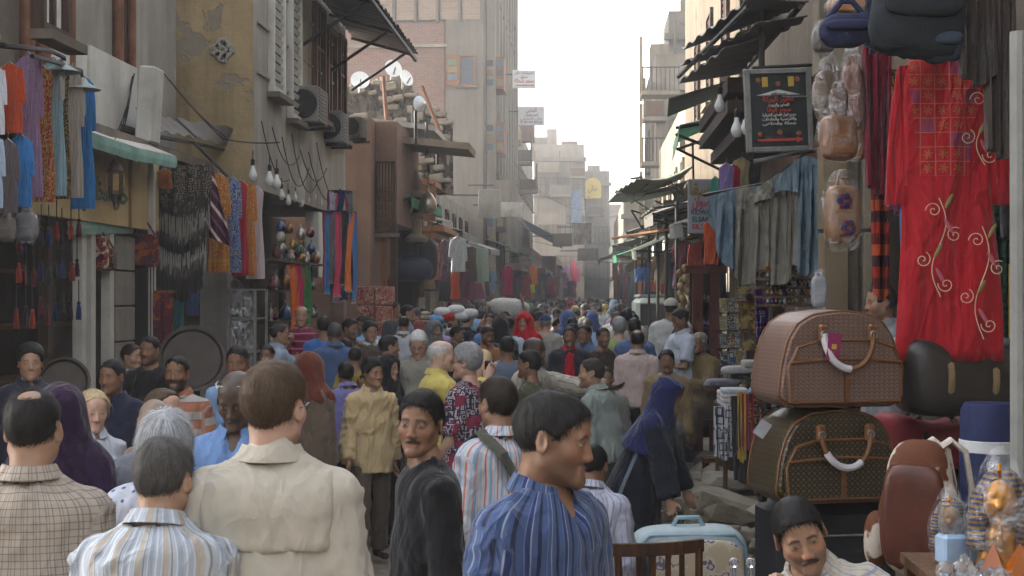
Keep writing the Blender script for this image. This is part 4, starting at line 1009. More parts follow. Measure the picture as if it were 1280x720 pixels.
# ---------------- right row
RX = 2.25
R1 = empty('column_shop', (3.4, 9, 0), 0, 'stone-columned shop front behind the bag stall', 'building')
m = MB(); m.box((4.2, 7.8, 5.5), (3.0, 9.0, 11)); part(R1, m, 'wall', DARKPL)
m = MB(); m.box((2.55, 8.0, 5.2), (.8, 8.0, 4.2)); part(R1, m, 'upper_wall', mat_wall('right_upper', '5c5348', '4a4239', '6f6658', .6, .6))
for px_, w_, X_, mt in ((1044, .17, None, mat_wall('column_brown', '85765f', '6d604d')), (1068, .19, None, STONE), (1084, .06, None, STONE)):
    Y = 9.8; x = gx(px_, Y)
    for k in range(6):
        q = MB(); q.box((x+.004*(k % 2), Y+.1+.2*(px_ == 1068), .32+k*.6), (w_, .24, .585), bev=.012); part(R1, q, 'column_block', mt)
m = MB(); m.box((2.3, 9.9, 3.75), (1.5, .3, .5)); part(R1, m, 'lintel', STONE)
R2 = empty('awning_building', (3.6, 22, 0), 0, 'shabby plaster building behind the corrugated awnings', 'building')
m = MB(); m.box((4.0, 23, 4.6), (3.5, 21, 9.2)); part(R2, m, 'wall', mat_wall('right_wall', '675d4f', '554c41', '493f36', .6, .4, .5))
for y in (14.5, 17.5, 20.5, 23.5, 26.5, 29.5): window(R2, (2.25, y, 6.3), 'R', 1.0, 1.7, WOODD, 'shutter')
m = MB(); m.box((2.6, 12.42, 6.2), (.9, .2, 6)); part(R2, m, 'end_wall', mat_wall('right_wall', '675d4f', '554c41', '493f36', .6, .4, .5))
m = MB(); m.box((2.75, 11.6, 4.4), (1.2, 1.5, 2.4)); part(R2, m, 'plywood_screen', mat_wall('plywood', '6d675c', '5a554c'))
R3 = far_house('balcony_house', 'pale sunlit house with stacked balconies beyond the awnings', at(806, 100, 62).x, 6, 52, 62, at(820, 88, 52).z, CONC2, (4.5, 7.6), None, 'R', CONC, 2)
for z in (4.0, 6.4, 8.8):
    m = MB(); x0 = at(806, 100, 50).x; m.box((x0+.5, 49.4, z), (1.3, 1.1, .14)); part(R3, m, 'balcony_slab', CONC2)
    for i in range(9): q = MB(); q.tube([(x0-.1+i*.15, 48.88, z+.07), (x0-.1+i*.15, 48.88, z+.85)], .016, 5); part(R3, q, 'baluster', IRON)
    q = MB(); q.tube([(x0-.14, 48.88, z+.86), (x0+1.14, 48.88, z+.86)], .025, 5); part(R3, q, 'handrail', IRON)
    q = MB(); q.box((x0-.08, 51.4, z+1.2), (.12, .12, 2.3)); part(R3, q, 'balcony_post', OCHRE)
R4 = far_house('rear_block', 'tall pale block behind the balcony house', at(836, 100, 66).x, 11, 66, 84, at(860, 30, 66).z, CONC2, (5, 8.4, 11.6), None, 'R')
far_house('right_row_house', 'plain house in the right row past the scaffold awnings', 2.4, 7, 35, 49, 6.2, CONC2, (4.6,), None, 'R', nf=2)
far_house('right_row_shop', 'low shop house in the right row near the end', 2.3, 8, 92, 128, 7.5, CONC2, (4.6,), None, 'R')
bbox_building('shading_house', 'unseen house continuing the left row behind the viewpoint, added to shade the foreground', -10, -5.2, -40, 2, -.2, 5.5, CONC2); bbox_building('shading_house', 'unseen house continuing the right row behind the viewpoint, added to shade the foreground', 3.2, 8, -40, 1.5, -.2, 5.5, CONC2); bbox_building('shading_house', 'unseen house across the street behind the viewpoint, added to shade the foreground', -4.9, 2.8, -46, -41, -.2, 6, CONC2)  # unseen houses behind the camera, added to hold skylight off the foreground
# balconies, air boxes and roof sheds that break up the far houses
for k, (px_, py_, Y_, w_, h_) in enumerate(((652, 205, 75.2, 1.1, 1.0), (660, 240, 75.2, 1.0, .9), (684, 215, 111.2, 2.0, 1.0), (702, 245, 111.2, 1.6, 1.2), (722, 222, 111.2, 1.2, 1.0), (690, 280, 111.2, 2.2, 1.2), (744, 270, 127.2, 1.2, 1.1), (818, 150, 51.6, .8, .9), (846, 120, 65.5, 1.5, 1.2), (862, 80, 65.5, 1.4, 1.2))):
    c = at(px_, py_, Y_); r = empty('balcony', c, 0, 'small %s balcony on a far house, %s one' % (['boxed', 'railed'][k % 2], ['first', 'second', 'third', 'fourth', 'fifth', 'sixth', 'seventh', 'eighth', 'ninth', 'tenth'][k]), 'balcony')
    m = MB(); m.box((0, 0, 0), (w_, .9, .14)); m.obj('slab', CONC2, r); m = MB(); m.box((0, -.4, h_*.4), (w_, .06, h_*.6)); m.obj('front', [CONC, WOODB, CONC2][k % 3], r)
    for s in (-1, 1): m = MB(); m.box((s*(w_/2-.04), -.2, h_*.85), (.08, .5, h_*1.5)); m.obj('post', CONC, r)
for k, (px_, py_, Y_, w_, h_) in enumerate(((676, 186, 118, 1.5, .9), (690, 187, 116, .8, 1.6), (712, 188, 118, 1.3, .7), (742, 221, 134, 1.2, 1.0), (824, 84, 56, .7, .8), (655, 160, 82, 1.2, .8), (870, 26, 72, 1.6, 1.0))):
    c = at(px_, py_, Y_); m = MB(); m.box((0, 0, 0), (w_, 1.2, h_*2)); o = m.obj('roof_shed', [CONC, CONC2, BROWNPL][k % 3]); o.location = c; tag(o, 'small roof shed on the skyline, %s of seven' % ['first', 'second', 'third', 'fourth', 'fifth', 'sixth', 'seventh'][k], 'shed')
# corrugated awnings, layered
CA = empty('corrugated_awning', (1.8, 14, 3.8), 0, 'layered corrugated iron awnings jutting over the framed sign', 'awning')
def awn(a, b, c, d, **k): return part(CA, corrugated(a, b, c, d, **k), 'sheet', k.get('mat', TIN), True)
def AW(p0, p1, p2, p3, mt, n=12, amp=.022): part(CA, corrugated(at(*p0), at(*p1), at(*p2), at(*p3), n=n, amp=amp), 'sheet', mt, True)
AW((1012, 4, 11.2), (935, 30, 15.5), (852, 62, 15.2), (935, 0, 11.0), TINL)
AW((1010, 22, 11.3), (935, 62, 15.8), (848, 82, 15.4), (948, 30, 11.3), TIN)
AW((960, 48, 12.6), (925, 92, 16.6), (846, 104, 16.2), (905, 62, 12.4), TINL, 10)
AW((918, 100, 16), (905, 118, 18.5), (834, 146, 18.3), (836, 124, 15.8), TIN, 8, .012)
for p0, p1 in (((952, 14, 11.6), (952, 90, 11.6)), ((1000, 8, 11.1), (925, 95, 16.9)), ((936, 8, 11.1), (848, 96, 16.3))):
    m = MB(); m.tube([at(*p0), at(*p1)], .025, 6); part(CA, m, 'frame_bar', IRON)
m = MB(); c = at(910, 120, 15); m.box((c.x+.45, 15.2, c.z-.1), (1.2, 3.4, .14)); m.box((c.x+.3, 15.2, c.z-.3), (.9, 3.4, .12)); m.box((c.x+.38, 15.2, c.z-.48), (.8, 3.4, .12)); part(CA, m, 'timber_eave', WOODD)
GA = empty('green_awning', (1.4, 19, 3.5), 0, 'torn translucent green awning on iron arms below the corrugated sheets', 'awning')
t_ = NT('green_film'); GFILM = t_.fin(t_.ramp(t_.noise(6, 4), [(.3, S('2a8a60')), (.7, S('3fae7c'))]), .5, 0, .3, Transmission_Weight=.45)
a, b, c, d = at(895, 146, 18), at(883, 160, 20.5), at(842, 180, 20.4), at(850, 156, 18)
for i in range(5): part(GA, sheet(a.lerp(b, i/5), a.lerp(b, (i+.82)/5), d.lerp(c, (i+.82)/5), d.lerp(c, i/5), .008, 4, 4, .01), 'strip', GFILM)
part(GA, sheet(d+Vector((0, 0, .01)), c, c+Vector((-.02, 0, -.22)), d+Vector((-.03, 0, -.25)), .008, 8, 2, .015), 'hem', GFILM)
for p0, p1 in (((900, 168, 18.2), (848, 186, 20.2)), ((918, 196, 17.8), (845, 168, 18.4)), ((900, 212, 19.6), (842, 184, 20.2)), ((906, 150, 18), (845, 160, 18.2))): m = MB(); m.tube([at(*p0), at(*p1)], .02, 6); part(GA, m, 'arm', IRON)
# scaffold of poles and canvas roofs further on the right
CANV = mat_wall('canvas', '6d7263', '565c50', None, .5, 2, .2); CANV2 = mat_wall('canvas_grey', '7a7a74', '5f605c', None, .5, 2, .2)
SC = empty('canvas_roof', (1.5, 28, 3), 0, 'grey-green canvas roofs on a lattice of iron bars over the right stalls', 'awning')
def SCS(q, mt, **k): part(SC, sheet(*[at(*p) for p in q], **k), 'canvas', mt)
SCS([(868, 205, 24), (852, 222, 31), (768, 240, 31), (800, 222, 24)], CANV, sag=.12, wav=.02); SCS([(860, 225, 30), (850, 238, 40), (760, 252, 40), (772, 240, 30)], CANV2, sag=.1, wav=.02)
SCS([(880, 252, 24), (860, 262, 32), (800, 272, 32), (815, 260, 24)], CANV, sag=.1, wav=.02)
for k in range(16):
    x, y = 860-rng.random()*90, 214+rng.random()*70; Y = rng.uniform(22, 34); a = at(x, y, Y); q = MB(); q.tube([a, a+Vector((rng.uniform(-.9, .9), rng.uniform(-.5, 1.5), rng.uniform(-.5, .6)))], .018, 5); part(SC, q, 'bar', IRON)
for Y in (22, 25, 28, 32, 36, 41): q = MB(); q.tube([(1.35, Y, 0), (1.35, Y, 3.4)], .03, 6); part(SC, q, 'post', IRON)
for Y in (22, 25, 28, 32): q = MB(); q.tube([(1.0, Y, 3.3), (2.3, Y, 3.5)], .02, 6); part(SC, q, 'crossbar', IRON)
m = MB(); m.tube([at(766, 298, 27), at(846, 285, 23)], .025, 6); part(SC, m, 'bar', WOODO)
# shop fronts along both rows, dark openings with posts; stalls stand in front
def shopfront(side, y0, y1, label):
    X = (-4.35 if y0 < 64 else -3.3 if y0 < 76 else -2.6 if y0 < 92 else -1.7) if side == 'L' else 2.2; s = 1 if side == 'L' else -1
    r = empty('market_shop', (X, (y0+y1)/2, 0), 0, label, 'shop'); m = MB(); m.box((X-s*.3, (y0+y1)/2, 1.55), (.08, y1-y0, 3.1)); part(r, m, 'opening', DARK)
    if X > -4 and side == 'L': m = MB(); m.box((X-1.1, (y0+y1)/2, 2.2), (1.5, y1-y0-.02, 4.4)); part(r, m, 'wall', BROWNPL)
    m = MB(); m.tube([(X+s*(.6 if s > 0 else .48), y0+.2, 2.98), (X+s*(.6 if s > 0 else .48), y1-.2, 2.98)], .016, 6); part(r, m, 'hanging_rail', IRON)
    for y in (y0+.25, y1-.25): m = MB(); m.tube([(X, y, 3.07), (X+s*(.6 if s > 0 else .48), y, 2.98)], .014, 5); part(r, m, 'rail_bracket', IRON)
    m = MB(); m.box((X, (y0+y1)/2, 3.2), (.7, y1-y0, .3)); part(r, m, 'fascia', rng.choice([WOODB, CONC, BROWNPL, WHITEPAINT, WOODO]))
    for y in (y0+.1, (y0+y1)/2, y1-.1): m = MB(); m.box((X, y, 1.52), (.18, .18, 3.04)); part(r, m, 'post', rng.choice([WOODD, WOODB, GREYPL]))
    for z in (.5, 1.0, 1.5, 2.0): m = MB(); m.box((X-s*.12, (y0+y1)/2, z), (.25, y1-y0-.5, .03)); part(r, m, 'shelf', WOODB)
LN = ['brass shop', 'bag stall', 'carved lantern stall', 'kaftan shop', 'robe shop', 'mannequin shop', 'narrow cloth shop', 'end shop']
ys = [24.5, 31, 36, 42, 48, 54, 64, 76, 92, 110]
for i in range(1, 9): shopfront('L', ys[i], ys[i+1]-.15, 'dark %s front in the left row, %s from the brown building' % (rng.choice(['timber', 'plaster']), ['first', 'second', 'third', 'fourth', 'fifth', 'sixth', 'seventh', 'eighth', 'ninth'][i-1]))
ys = [12.6, 17, 22, 27, 34.5, 50, 66, 90, 120]
for i in range(8): shopfront('R', ys[i], ys[i+1]-.15, 'dark shop front in the right row, %s after the stone columns' % ['first', 'second', 'third', 'fourth', 'fifth', 'sixth', 'seventh', 'eighth'][i])
# awnings of the left row
def small_awning(label, p0, p1, out, drop, mat, mat2=None, cat='awning'):
    r = empty('awning', p0, 0, label, cat); a, b = Vector(p0), Vector(p1)
    part(r, sheet(a, b, b+Vector((out, 0, -drop)), a+Vector((out, 0, -drop)), .02, 12, 4, .012), 'top', mat)
    part(r, sheet(a+Vector((out+.01, 0, -drop)), b+Vector((out+.01, 0, -drop)), b+Vector((out+.02, 0, -drop-.18)), a+Vector((out+.02, 0, -drop-.18)), .01, 24, 1, .01), 'valance', mat2 or mat)
    for p in (a, b): m = MB(); m.tube([p+Vector((0, 0, -.6)), p+Vector((out, 0, -drop))], .02, 5); part(r, m, 'stay', IRON)
GRNAW = mat_wall('green_canvas', '3d7a5c', '2f6049', None, .3, 2, .2); BLUEAW = mat_wall('blue_canvas', '2f6f9c', '285d85', None, .3, 2, .1)
small_awning('green awning with fringe beside the brown building', (-4.3, 27.5, 4.1), (-4.3, 33.2, 4.2), .9, .25, GRNAW)
small_awning('bright blue awning sloping out from the striped house', (-3.7, 80, 6.2), (-3.7, 92, 6.0), 2.1, 1.1, BLUEAW)
small_awning('worn green awning over the far left shops', (-4.0, 66, 4.2), (-4.0, 75, 4.2), 1.3, .4, GRNAW); small_awning('grey canvas awning over the kaftan shop', (-4.2, 36.5, 3.9), (-4.2, 41.5, 3.9), 1.0, .3, CANV2)
small_awning('long green canvas awning low on the far left row', (-3.9, 93, 4.3), (-3.9, 108, 4.3), 2.2, .5, GRNAW); small_awning('dull green awning on the far right row', (2.2, 52, 4.0), (2.2, 60, 4.0), -1.2, .3, GRNAW)
KI = empty('kiosk_cornice', (-3.7, 33, 3.3), 0, 'orange wooden kiosk cornice stepping out above the kaftans', 'cornice')
for k, (w_, z_) in enumerate(((1.0, 3.45), (.8, 3.3), (.55, 3.15))): m = MB(); m.box((-4.2+w_/2, 33.6, z_), (w_, 3.2, .12)); part(KI, m, 'moulding', WOODO)
m = MB(); m.box((-3.75, 32.1, 4.05), (.7, .2, .85)); part(KI, m, 'panel', WOODO); m = MB(); m.box((-3.85, 33.5, 4.5), (.8, 3.2, .12)); part(KI, m, 'top_slab', WOODO)
for k, (y0_, y1_, z_, out_, dr_, mt_, lb) in enumerate(((18.5, 21.5, 3.2, -.9, .3, CANV2, 'ragged grey canvas'), (22.5, 26, 3.6, -1.1, .35, TIN, 'rusty sheet'), (27, 30, 3.3, -1.2, .5, CANV, 'sagging green-grey canvas'), (30.5, 35, 3.7, -1.3, .4, CANV2, 'long grey canvas'), (36, 41, 3.4, -1.4, .45, GRNAW, 'torn green'), (42, 49, 3.8, -1.4, .4, CANV, 'faded khaki'), (61, 72, 4.0, -1.6, .5, CANV2, 'pale grey'))): small_awning(lb+' awning over the right-hand stalls', (2.1, y0_, z_), (2.1, y1_, z_+.1), out_, dr_, mt_)
for k, (y0_, y1_, z_, out_, dr_, mt_, lb) in enumerate(((42.5, 46, 3.6, .9, .3, CANV, 'khaki canvas'), (47, 52, 3.8, 1.0, .35, TIN, 'rusty sheet'), (55, 62, 4.2, 1.2, .4, CANV2, 'grey canvas'), (33.5, 36, 3.9, .8, .2, TIN, 'small tin'))): small_awning(lb+' awning over the left-hand stalls', (-4.2, y0_, z_), (-4.2, y1_, z_+.1), out_, dr_, mt_)
for k, (px_, py_, Y_, w_, h_, cl, nm) in enumerate(((612, 255, 44, .7, .9, '7d7a70', 'grey'), (628, 240, 50, .6, .8, '5a4a40', 'brown'), (640, 262, 48, .8, .5, '9a968c', 'off-white'), (728, 292, 78, 1.0, 1.2, 'a8a69e', 'white'), (735, 318, 70, 1.0, .6, '8a8478', 'beige'), (703, 300, 66, .9, .6, '6a5c44', 'tan'), (845, 268, 30, .5, .6, '5c5850', 'dark grey'), (826, 285, 36, .6, .4, '6a6a60', 'olive'))):
    r = empty('signboard', at(px_, py_, Y_), rng.uniform(-.2, .2), 'faded %s blank signboard sticking out over the stalls' % nm, 'sign'); m = MB(); m.box((0, 0, 0), (w_, .06, h_), bev=.01); m.obj('board', mat_wall('sb%d' % k, cl, '6a655c', None, .5, 2, .1), r); m = MB(); m.tube([(-w_/2 if px_ < 740 else w_/2, 0, h_*.3), (-w_/2-.9 if px_ < 740 else w_/2+.9, 0, h_*.3)], .025, 6); m.obj('bracket', IRON, r)
wires('cable', [(at(640, 200, 60), at(735, 262, 70), .6), (at(640, 215, 60), at(735, 255, 75), .5)], 'thin cables crossing the far end of the street')
# ---------------------------------------------------------------- goods on show
def inst(name, me, mat, parent=None, loc=None, rot=None, scale=None):
    """an object on shared mesh data with a material of its own"""
    o = bpy.data.objects.new(name, me); COL.objects.link(o)
    if len(me.materials) == 0: me.materials.append(None)
    o.material_slots[0].link = 'OBJECT'; o.material_slots[0].material = mat
    if parent is not None: o.parent = parent
    if loc is not None: o.location = loc
    if rot is not None: o.rotation_euler = rot
    if scale is not None: o.scale = scale
    return o
def loft(sec, n=26, close=True):
    """sections: list of (z, cx, cy, halfwidth, halfdepth, wave) -> closed tube of flattened rings"""
    V = []; F = []; m = len(sec)
    for i, (z, cx, cy, a, b, w) in enumerate(sec):
        for k in range(n):
            th = 2*math.pi*k/n; x = math.cos(th); y = math.sin(th); s = 1+0*x
            wv = w*(math.sin(th*5+i*.35)+.6*math.sin(th*9+1.3+i*.2)); V.append((cx+a*math.copysign(abs(x)**.8, x), cy+(b+wv)*math.copysign(abs(y)**.7, y), z))
    for i in range(m-1):
        for k in range(n): F.append((i*n+k, i*n+n+k, i*n+n+(k+1) % n, i*n+(k+1) % n))
    F.append(tuple(range(n))); F.append(tuple(range((m-1)*n, m*n))[::-1]); return V, F
GM = {}
def garment_meshes(kind):
    """unit garment: width 1 at the shoulders, length 1, hung from z = 0, front to -y"""
    if kind in GM: return GM[kind]
    r = random.Random(kind); b = MB(); L = {'kaftan': [(0, .13), (-.03, .34), (-.06, .5), (-.16, .46), (-.34, .42), (-.55, .47), (-.8, .53), (-1, .56)], 'shirt': [(0, .14), (-.05, .36), (-.1, .5), (-.3, .45), (-.55, .45), (-.8, .47), (-1, .48)], 'dress': [(0, .12), (-.03, .3), (-.06, .46), (-.15, .42), (-.3, .36), (-.5, .46), (-.75, .58), (-1, .68)], 'trousers': [(0, .34), (-.08, .4), (-.3, .44), (-.6, .4), (-1, .38)]}[kind]
    zz = np.linspace(0, -1, 26); sec = []
    for z in zz:
        a = np.interp(-z, [-q[0] for q in L], [q[1] for q in L]); sec.append((z, .02*math.sin(z*7+1), .03*math.sin(z*5), a, .075+.05*abs(z), .02+.06*abs(z)))
    b.add(*loft(sec)); body = b.me('garment', True); sl = []
    if kind != 'trousers':
        for s in (-1, 1):
            m = MB(); q = []
            ln = .5 if kind != 'dress' else .34
            for i in range(9):
                t = i/8; q.append((-t*ln, s*(.39+.10*t+.02*math.sin(t*4)), .015*math.sin(t*5), (.105+.045*t), .06, .01+.012*t))
            m.add(*loft([(a-.07, *rest) for a, *rest in q], 16)); sl.append(m.me('sleeve', True))
    GM[kind] = (body, sl); return GM[kind]
_hg = MB(); _hg.tube([(-.38, 0, -.06), (0, 0, .03), (.38, 0, -.06)], .014, 6); _hg.tube([(0, 0, .03), (0, 0, .09), (.03, 0, .12), (.05, 0, .09)], .008, 6); HANGER = _hg.me('hanger', True)
def garment(px0, px1, py0, py1, Y, kind, mat, label, rz=0., group=None, sleeves=True, cat=None, lab_mat=None, name=None, tilt=0., depth=1., placket=None, hem=None):
    s = FPX/Y; W = (px1-px0)/s; L = (py1-py0)/s; p = at((px0+px1)/2, py0, Y)
    if sleeves and kind != 'trousers': W *= .82
    r = empty(name or {'kaftan': 'kaftan', 'shirt': 'shirt', 'dress': 'dress', 'trousers': 'trousers'}[kind], p, rz, label, cat or kind, group); r.rotation_euler = (0, tilt, rz)
    me, sl = garment_meshes(kind); sc = (W, min(W, .5)*depth*1.0, L)
    inst('garment_body', me, mat, r, scale=sc)
    if sleeves:
        for m_ in sl: inst('sleeve', m_, mat, r, scale=(W, min(W, .5)*depth, L*min(1, .75*1.1/L)))
    inst('hanger', HANGER, mat_plain('hanger_wire', '8c8a86', .4, .5), r, scale=(W*.9, .5, .5))
    if placket:
        n = 16; P = [[(x, -(.075+.04*t)*min(W, .5)*depth*1.35-.012, -.02-t*.5*L) for x in (-.035-.0*t, .035)] for t in np.linspace(0, 1, n)]; MB().grid(P, .004).obj('embroidered_placket', placket, r)
    return r
def mat_motif(key, base, motif, scale=14., thr=.5, third=None, bands=None):
    """cloth with a woven or embroidered motif in object space"""
    k = ('motif', key)
    if k in MATS: return MATS[k]
    t = NT('cloth_'+key); v = t.coord(); w = t.n('TexVoronoi', feature='F1', distance='CHEBYCHEV'); t.put(w.inputs['Vector'], v); w.inputs['Scale'].default_value = scale
    m = t.math('GREATER_THAN', t.math('FRACT', t.math('MULTIPLY', w.outputs['Distance'], 3.2)), thr); c = t.mix(m, S(base), S(motif))
    if third: c = t.mix(t.math('GREATER_THAN', t.noise(scale*.5, 2), .56), c, S(third))
    if bands:
        z = t.sep(v)[2]
        for per, duty, col in bands: c = t.mix(t.stripe(z, per, duty), c, S(col))
    c = t.mix(t.math('MULTIPLY', t.noise(8, 3), .4), c, t.mix(1., c, (.7, .7, .7, 1), 'MULTIPLY'))
    crumple(t, .4); MATS[k] = t.fin(c, .85, 0, .2); return MATS[k]
def mat_stripes(key, cols, axis=0, per=.1, rot=0.):
    k = ('stripes', key)
    if k in MATS: return MATS[k]
    t = NT('striped_'+key); v = t.coord()
    if rot: mp = t.n('Mapping'); t.put(mp.inputs[0], v); mp.inputs['Rotation'].default_value = (0, rot, 0); v = mp.outputs[0]
    z = t.sep(v)[axis]; c = S(cols[0]); n = len(cols)
    for i, q in enumerate(cols[1:]): c = t.mix(t.stripe(z, per, 1/n, off=(i+1)/n), c, S(q))
    crumple(t, .4); MATS[k] = t.fin(c, .9, 0, .15); return MATS[k]
F = mat_fabric
# --- rack of kaftans, top left
RK = empty('clothes_rack', (-4.15, 11, 3.8), 0, 'black iron clothes rail above the left kaftans', 'rack')
m = MB(); m.tube([at(5, 56, 9.6), at(64, 64, 10.9), at(80, 72, 11.2), at(80, 85, 11.2)], .018, 6); part(RK, m, 'rail', IRON); m = MB(); m.tube([at(40, 70, 10.2), at(84, 82, 11.3), at(101, 88, 11.9), at(103, 102, 11.9)], .018, 6); part(RK, m, 'rail', IRON)
for px_, py_, Y in ((6, 56, 9.6), (66, 64, 10.9)): a = at(px_, py_, Y); m = MB(); m.tube([a, Vector((-5.1, a.y, a.z+.1))], .016, 6); part(RK, m, 'bracket', IRON)
RED_G = mat_motif('red_gold', '8f1626', 'b89a5a', 10, .55); BLK_G = mat_motif('black_gold', '18161a', 'a08a52', 11, .6); LIL = mat_motif('lilac', '8d6f96', '9a8098', 12, .6); PBL = mat_motif('pale_blue', '86a8b8', '93b2bf', 12, .6)
rows = [(-26, 10, 82, 170, 9.9, 'shirt', F('c9ccd6'), 'white tunic at the street end of the top rail', {}), (-8, 33, 80, 168, 10.1, 'shirt', F('b2431c'), 'bright orange tunic on the top left rail', {}),
 (15, 56, 68, 250, 10.5, 'kaftan', LIL, 'long lilac kaftan with pale embroidery on the rail', {}), (39, 68, 84, 256, 10.9, 'kaftan', RED_G, 'red kaftan with gold arabesque panel on the rail', {}),
 (52, 82, 74, 248, 11.2, 'kaftan', PBL, 'pale blue kaftan beside the red and gold one', {}), (64, 88, 76, 252, 11.5, 'kaftan', BLK_G, 'black kaftan with gold squares on the rail', {}),
 (74, 106, 88, 250, 11.8, 'kaftan', F('a59c92'), 'plain beige kaftan next to the bright blue one', {}), (86, 121, 96, 264, 12.2, 'kaftan', F('2b6fae'), 'bright blue kaftan at the lamp end of the rail', {}),
 (-30, 8, 168, 262, 9.5, 'shirt', F('9fb4cc'), 'pale blue blouse low at the edge of the left rack', {}), (-6, 26, 176, 268, 9.9, 'shirt', F('5d5458'), 'taupe jacket hanging under the orange tunic', {}), (7, 44, 170, 260, 10.2, 'shirt', F('2f78bb'), 'azure short tunic hanging under the lilac kaftan', {})]
for q in rows: garment(*q[:8], **q[8], sleeves=(q[1]-q[0] > 30), group=None, depth=.7)
def enamel_lamp(p, label):
    r = empty('lamp', p, 0, label, 'lamp', 'enamel lamps on the clothes rail'); m = MB(); m.lathe([(.02, .1), (.03, .09), (.05, .06), (.1, .03), (.155, 0), (.15, -.002), (.09, .02), (.02, .07)], (0, 0, 0), 20); m.obj('lamp_shade', mat_plain('enamel', '7f8c88', .4, var=.2), r, True)
    m = MB(); m.lathe([(.002, -.23), (.02, -.225), (.026, -.2), (.026, -.02), (.02, 0)], (0, 0, 0), 12); m.obj('tube_bulb', mat_plain('bulb_glass', 'a9adb0', .15, spec=.6), r, True)
enamel_lamp(at(77, 90, 11.2), 'grey enamel lamp with tube bulb over the beige kaftan'); enamel_lamp(at(103, 112, 11.9), 'grey enamel lamp with tube bulb in front of the white board')
def bulb(p, label, group, s=1.):
    r = empty('light_bulb', p, 0, label, 'light bulb', group); m = MB(); m.lathe([(.002, -.17), (.03, -.165), (.05, -.13), (.05, -.1), (.035, -.06), (.022, -.03), (.02, 0)], (0, 0, 0), 14); m.obj('glass', mat_plain('milky_bulb', 'b7b9b6', .25, spec=.5), r, True)
    m = MB(); m.lathe([(.022, 0), (.024, .06), (.012, .075)], (0, 0, 0), 10); m.obj('socket', BLACKR, r); m = MB(); m.tube([(0, 0, .07), (0, 0, .17)], .006, 5); m.obj('flex', BLACKR, r); r.scale = (s,)*3
for px_, py_, Y in ((316, 207, 17.2), (337, 214, 17.2), (346, 218, 17.6)): bulb(at(px_, py_, Y), 'milky light bulb under the tin awning', 'bulbs under the tin awning', 1.1)
for px_, py_, Y in ((900, 118, 13.4), (921, 147, 12.2), (934, 143, 11.8)): bulb(at(px_, py_, Y), 'large milky bulb hanging below the timber eave', 'bulbs beside the framed sign', 1.0)
for i in range(7): bulb(at(352+i*8, 236+(i*7) % 11, 19+i*.5), 'tubular energy bulb above the brass shop', 'bulbs above the brass shop', .9)
# lantern in front of the fascia
r = empty('lantern', at(144, 255, 13.3), 0, 'dark pierced metal lantern hanging before the cream fascia', 'lantern'); LM = mat_plain('lantern_metal', '4c463f', .5, .6, var=.4, scale=30)
m = MB(); m.lathe([(.002, -.02), (.035, .02), (.06, .07), (.075, .09), (.075, .3), (.082, .31), (.06, .36), (.03, .4), (.012, .43)], (0, 0, 0), 8); m.obj('case', LM, r); m = MB(); m.tube([(0, 0, .43), (0, 0, .62)], .006, 5); m.obj('chain', LM, r)
for k in range(4): a = k*math.pi/2+.4; m = MB(); m.box((.078*math.cos(a), .078*math.sin(a), .2), (.012, .05, .15), (0, 0, a)); m.obj('pane', mat_plain('amber_pane', '8a6a34', .3), r)
# tassels on cords
def tassel_meshes():
    c = MB(); c.tube([(0, 0, 0), (0, 0, -.3)], .008, 5); h = MB(); h.lathe([(.004, -.3), (.022, -.31), (.028, -.335), (.018, -.36), (.03, -.38), (.042, -.52), (.04, -.56), (.002, -.56)], (0, 0, 0), 12); return c.me('cord', True), h.me('tassel_head', True)
TC, TH = tassel_meshes()
def tassel(px_, py_, Y, col, s, label, group):
    r = empty('tassel', at(px_, py_, Y), 0, label, 'tassel', group); inst('cord', TC, F('2a2228'), r); inst('tassel_head', TH, F(col), r); r.scale = (s, s, s)
tc = ['54181e', '70281e', '18224a', '30202a', '222e28', '8a3220', '1d181c', '501624', '1c2c58']; tn = ['dark red', 'rust red', 'navy', 'plum', 'dark green', 'orange red', 'black', 'wine', 'blue']
k = 0
for col_ in range(9):
    for row_ in range(3):
        i = (col_*2+row_*5) % 9; tassel(22+col_*9.5+rng.uniform(-2, 2), 252+row_*48+rng.uniform(-10, 10), 11.3+.12*col_, tc[i], .62, tn[i]+' tassel on a cord in the souvenir shop doorway', 'tassels in the souvenir shop doorway')
def plastic():
    if 'plastic' in MATS: return MATS['plastic']
    t = NT('clear_plastic'); b2 = t.n('BsdfTransparent'); mx = t.n('MixShader'); g = t.n('BsdfGlossy'); g.inputs['Roughness'].default_value = .18; g.inputs['Color'].default_value = (.85, .87, .9, 1)
    n = t.noise(9, 5, .6, dist=1.5); nb = t.n('Bump'); nb.inputs['Strength'].default_value = 1.; nb.inputs['Distance'].default_value = .04; t.put(nb.inputs['Height'], n); t.put(g.inputs['Normal'], nb.outputs[0])
    df = t.n('BsdfDiffuse'); df.inputs[0].default_value = (.5, .52, .54, 1); m2 = t.n('MixShader'); m2.inputs[0].default_value = .15; t.t.links.new(g.outputs[0], m2.inputs[1]); t.t.links.new(df.outputs[0], m2.inputs[2])
    t.put(mx.inputs[0], t.ramp(n, [(.38, (.02,)*3), (.72, (.34,)*3)])); t.t.links.new(b2.outputs[0], mx.inputs[1]); t.t.links.new(m2.outputs[0], mx.inputs[2]); t.t.links.new(mx.outputs[0], t.o.inputs['Surface']); MATS['plastic'] = t.m; return t.m
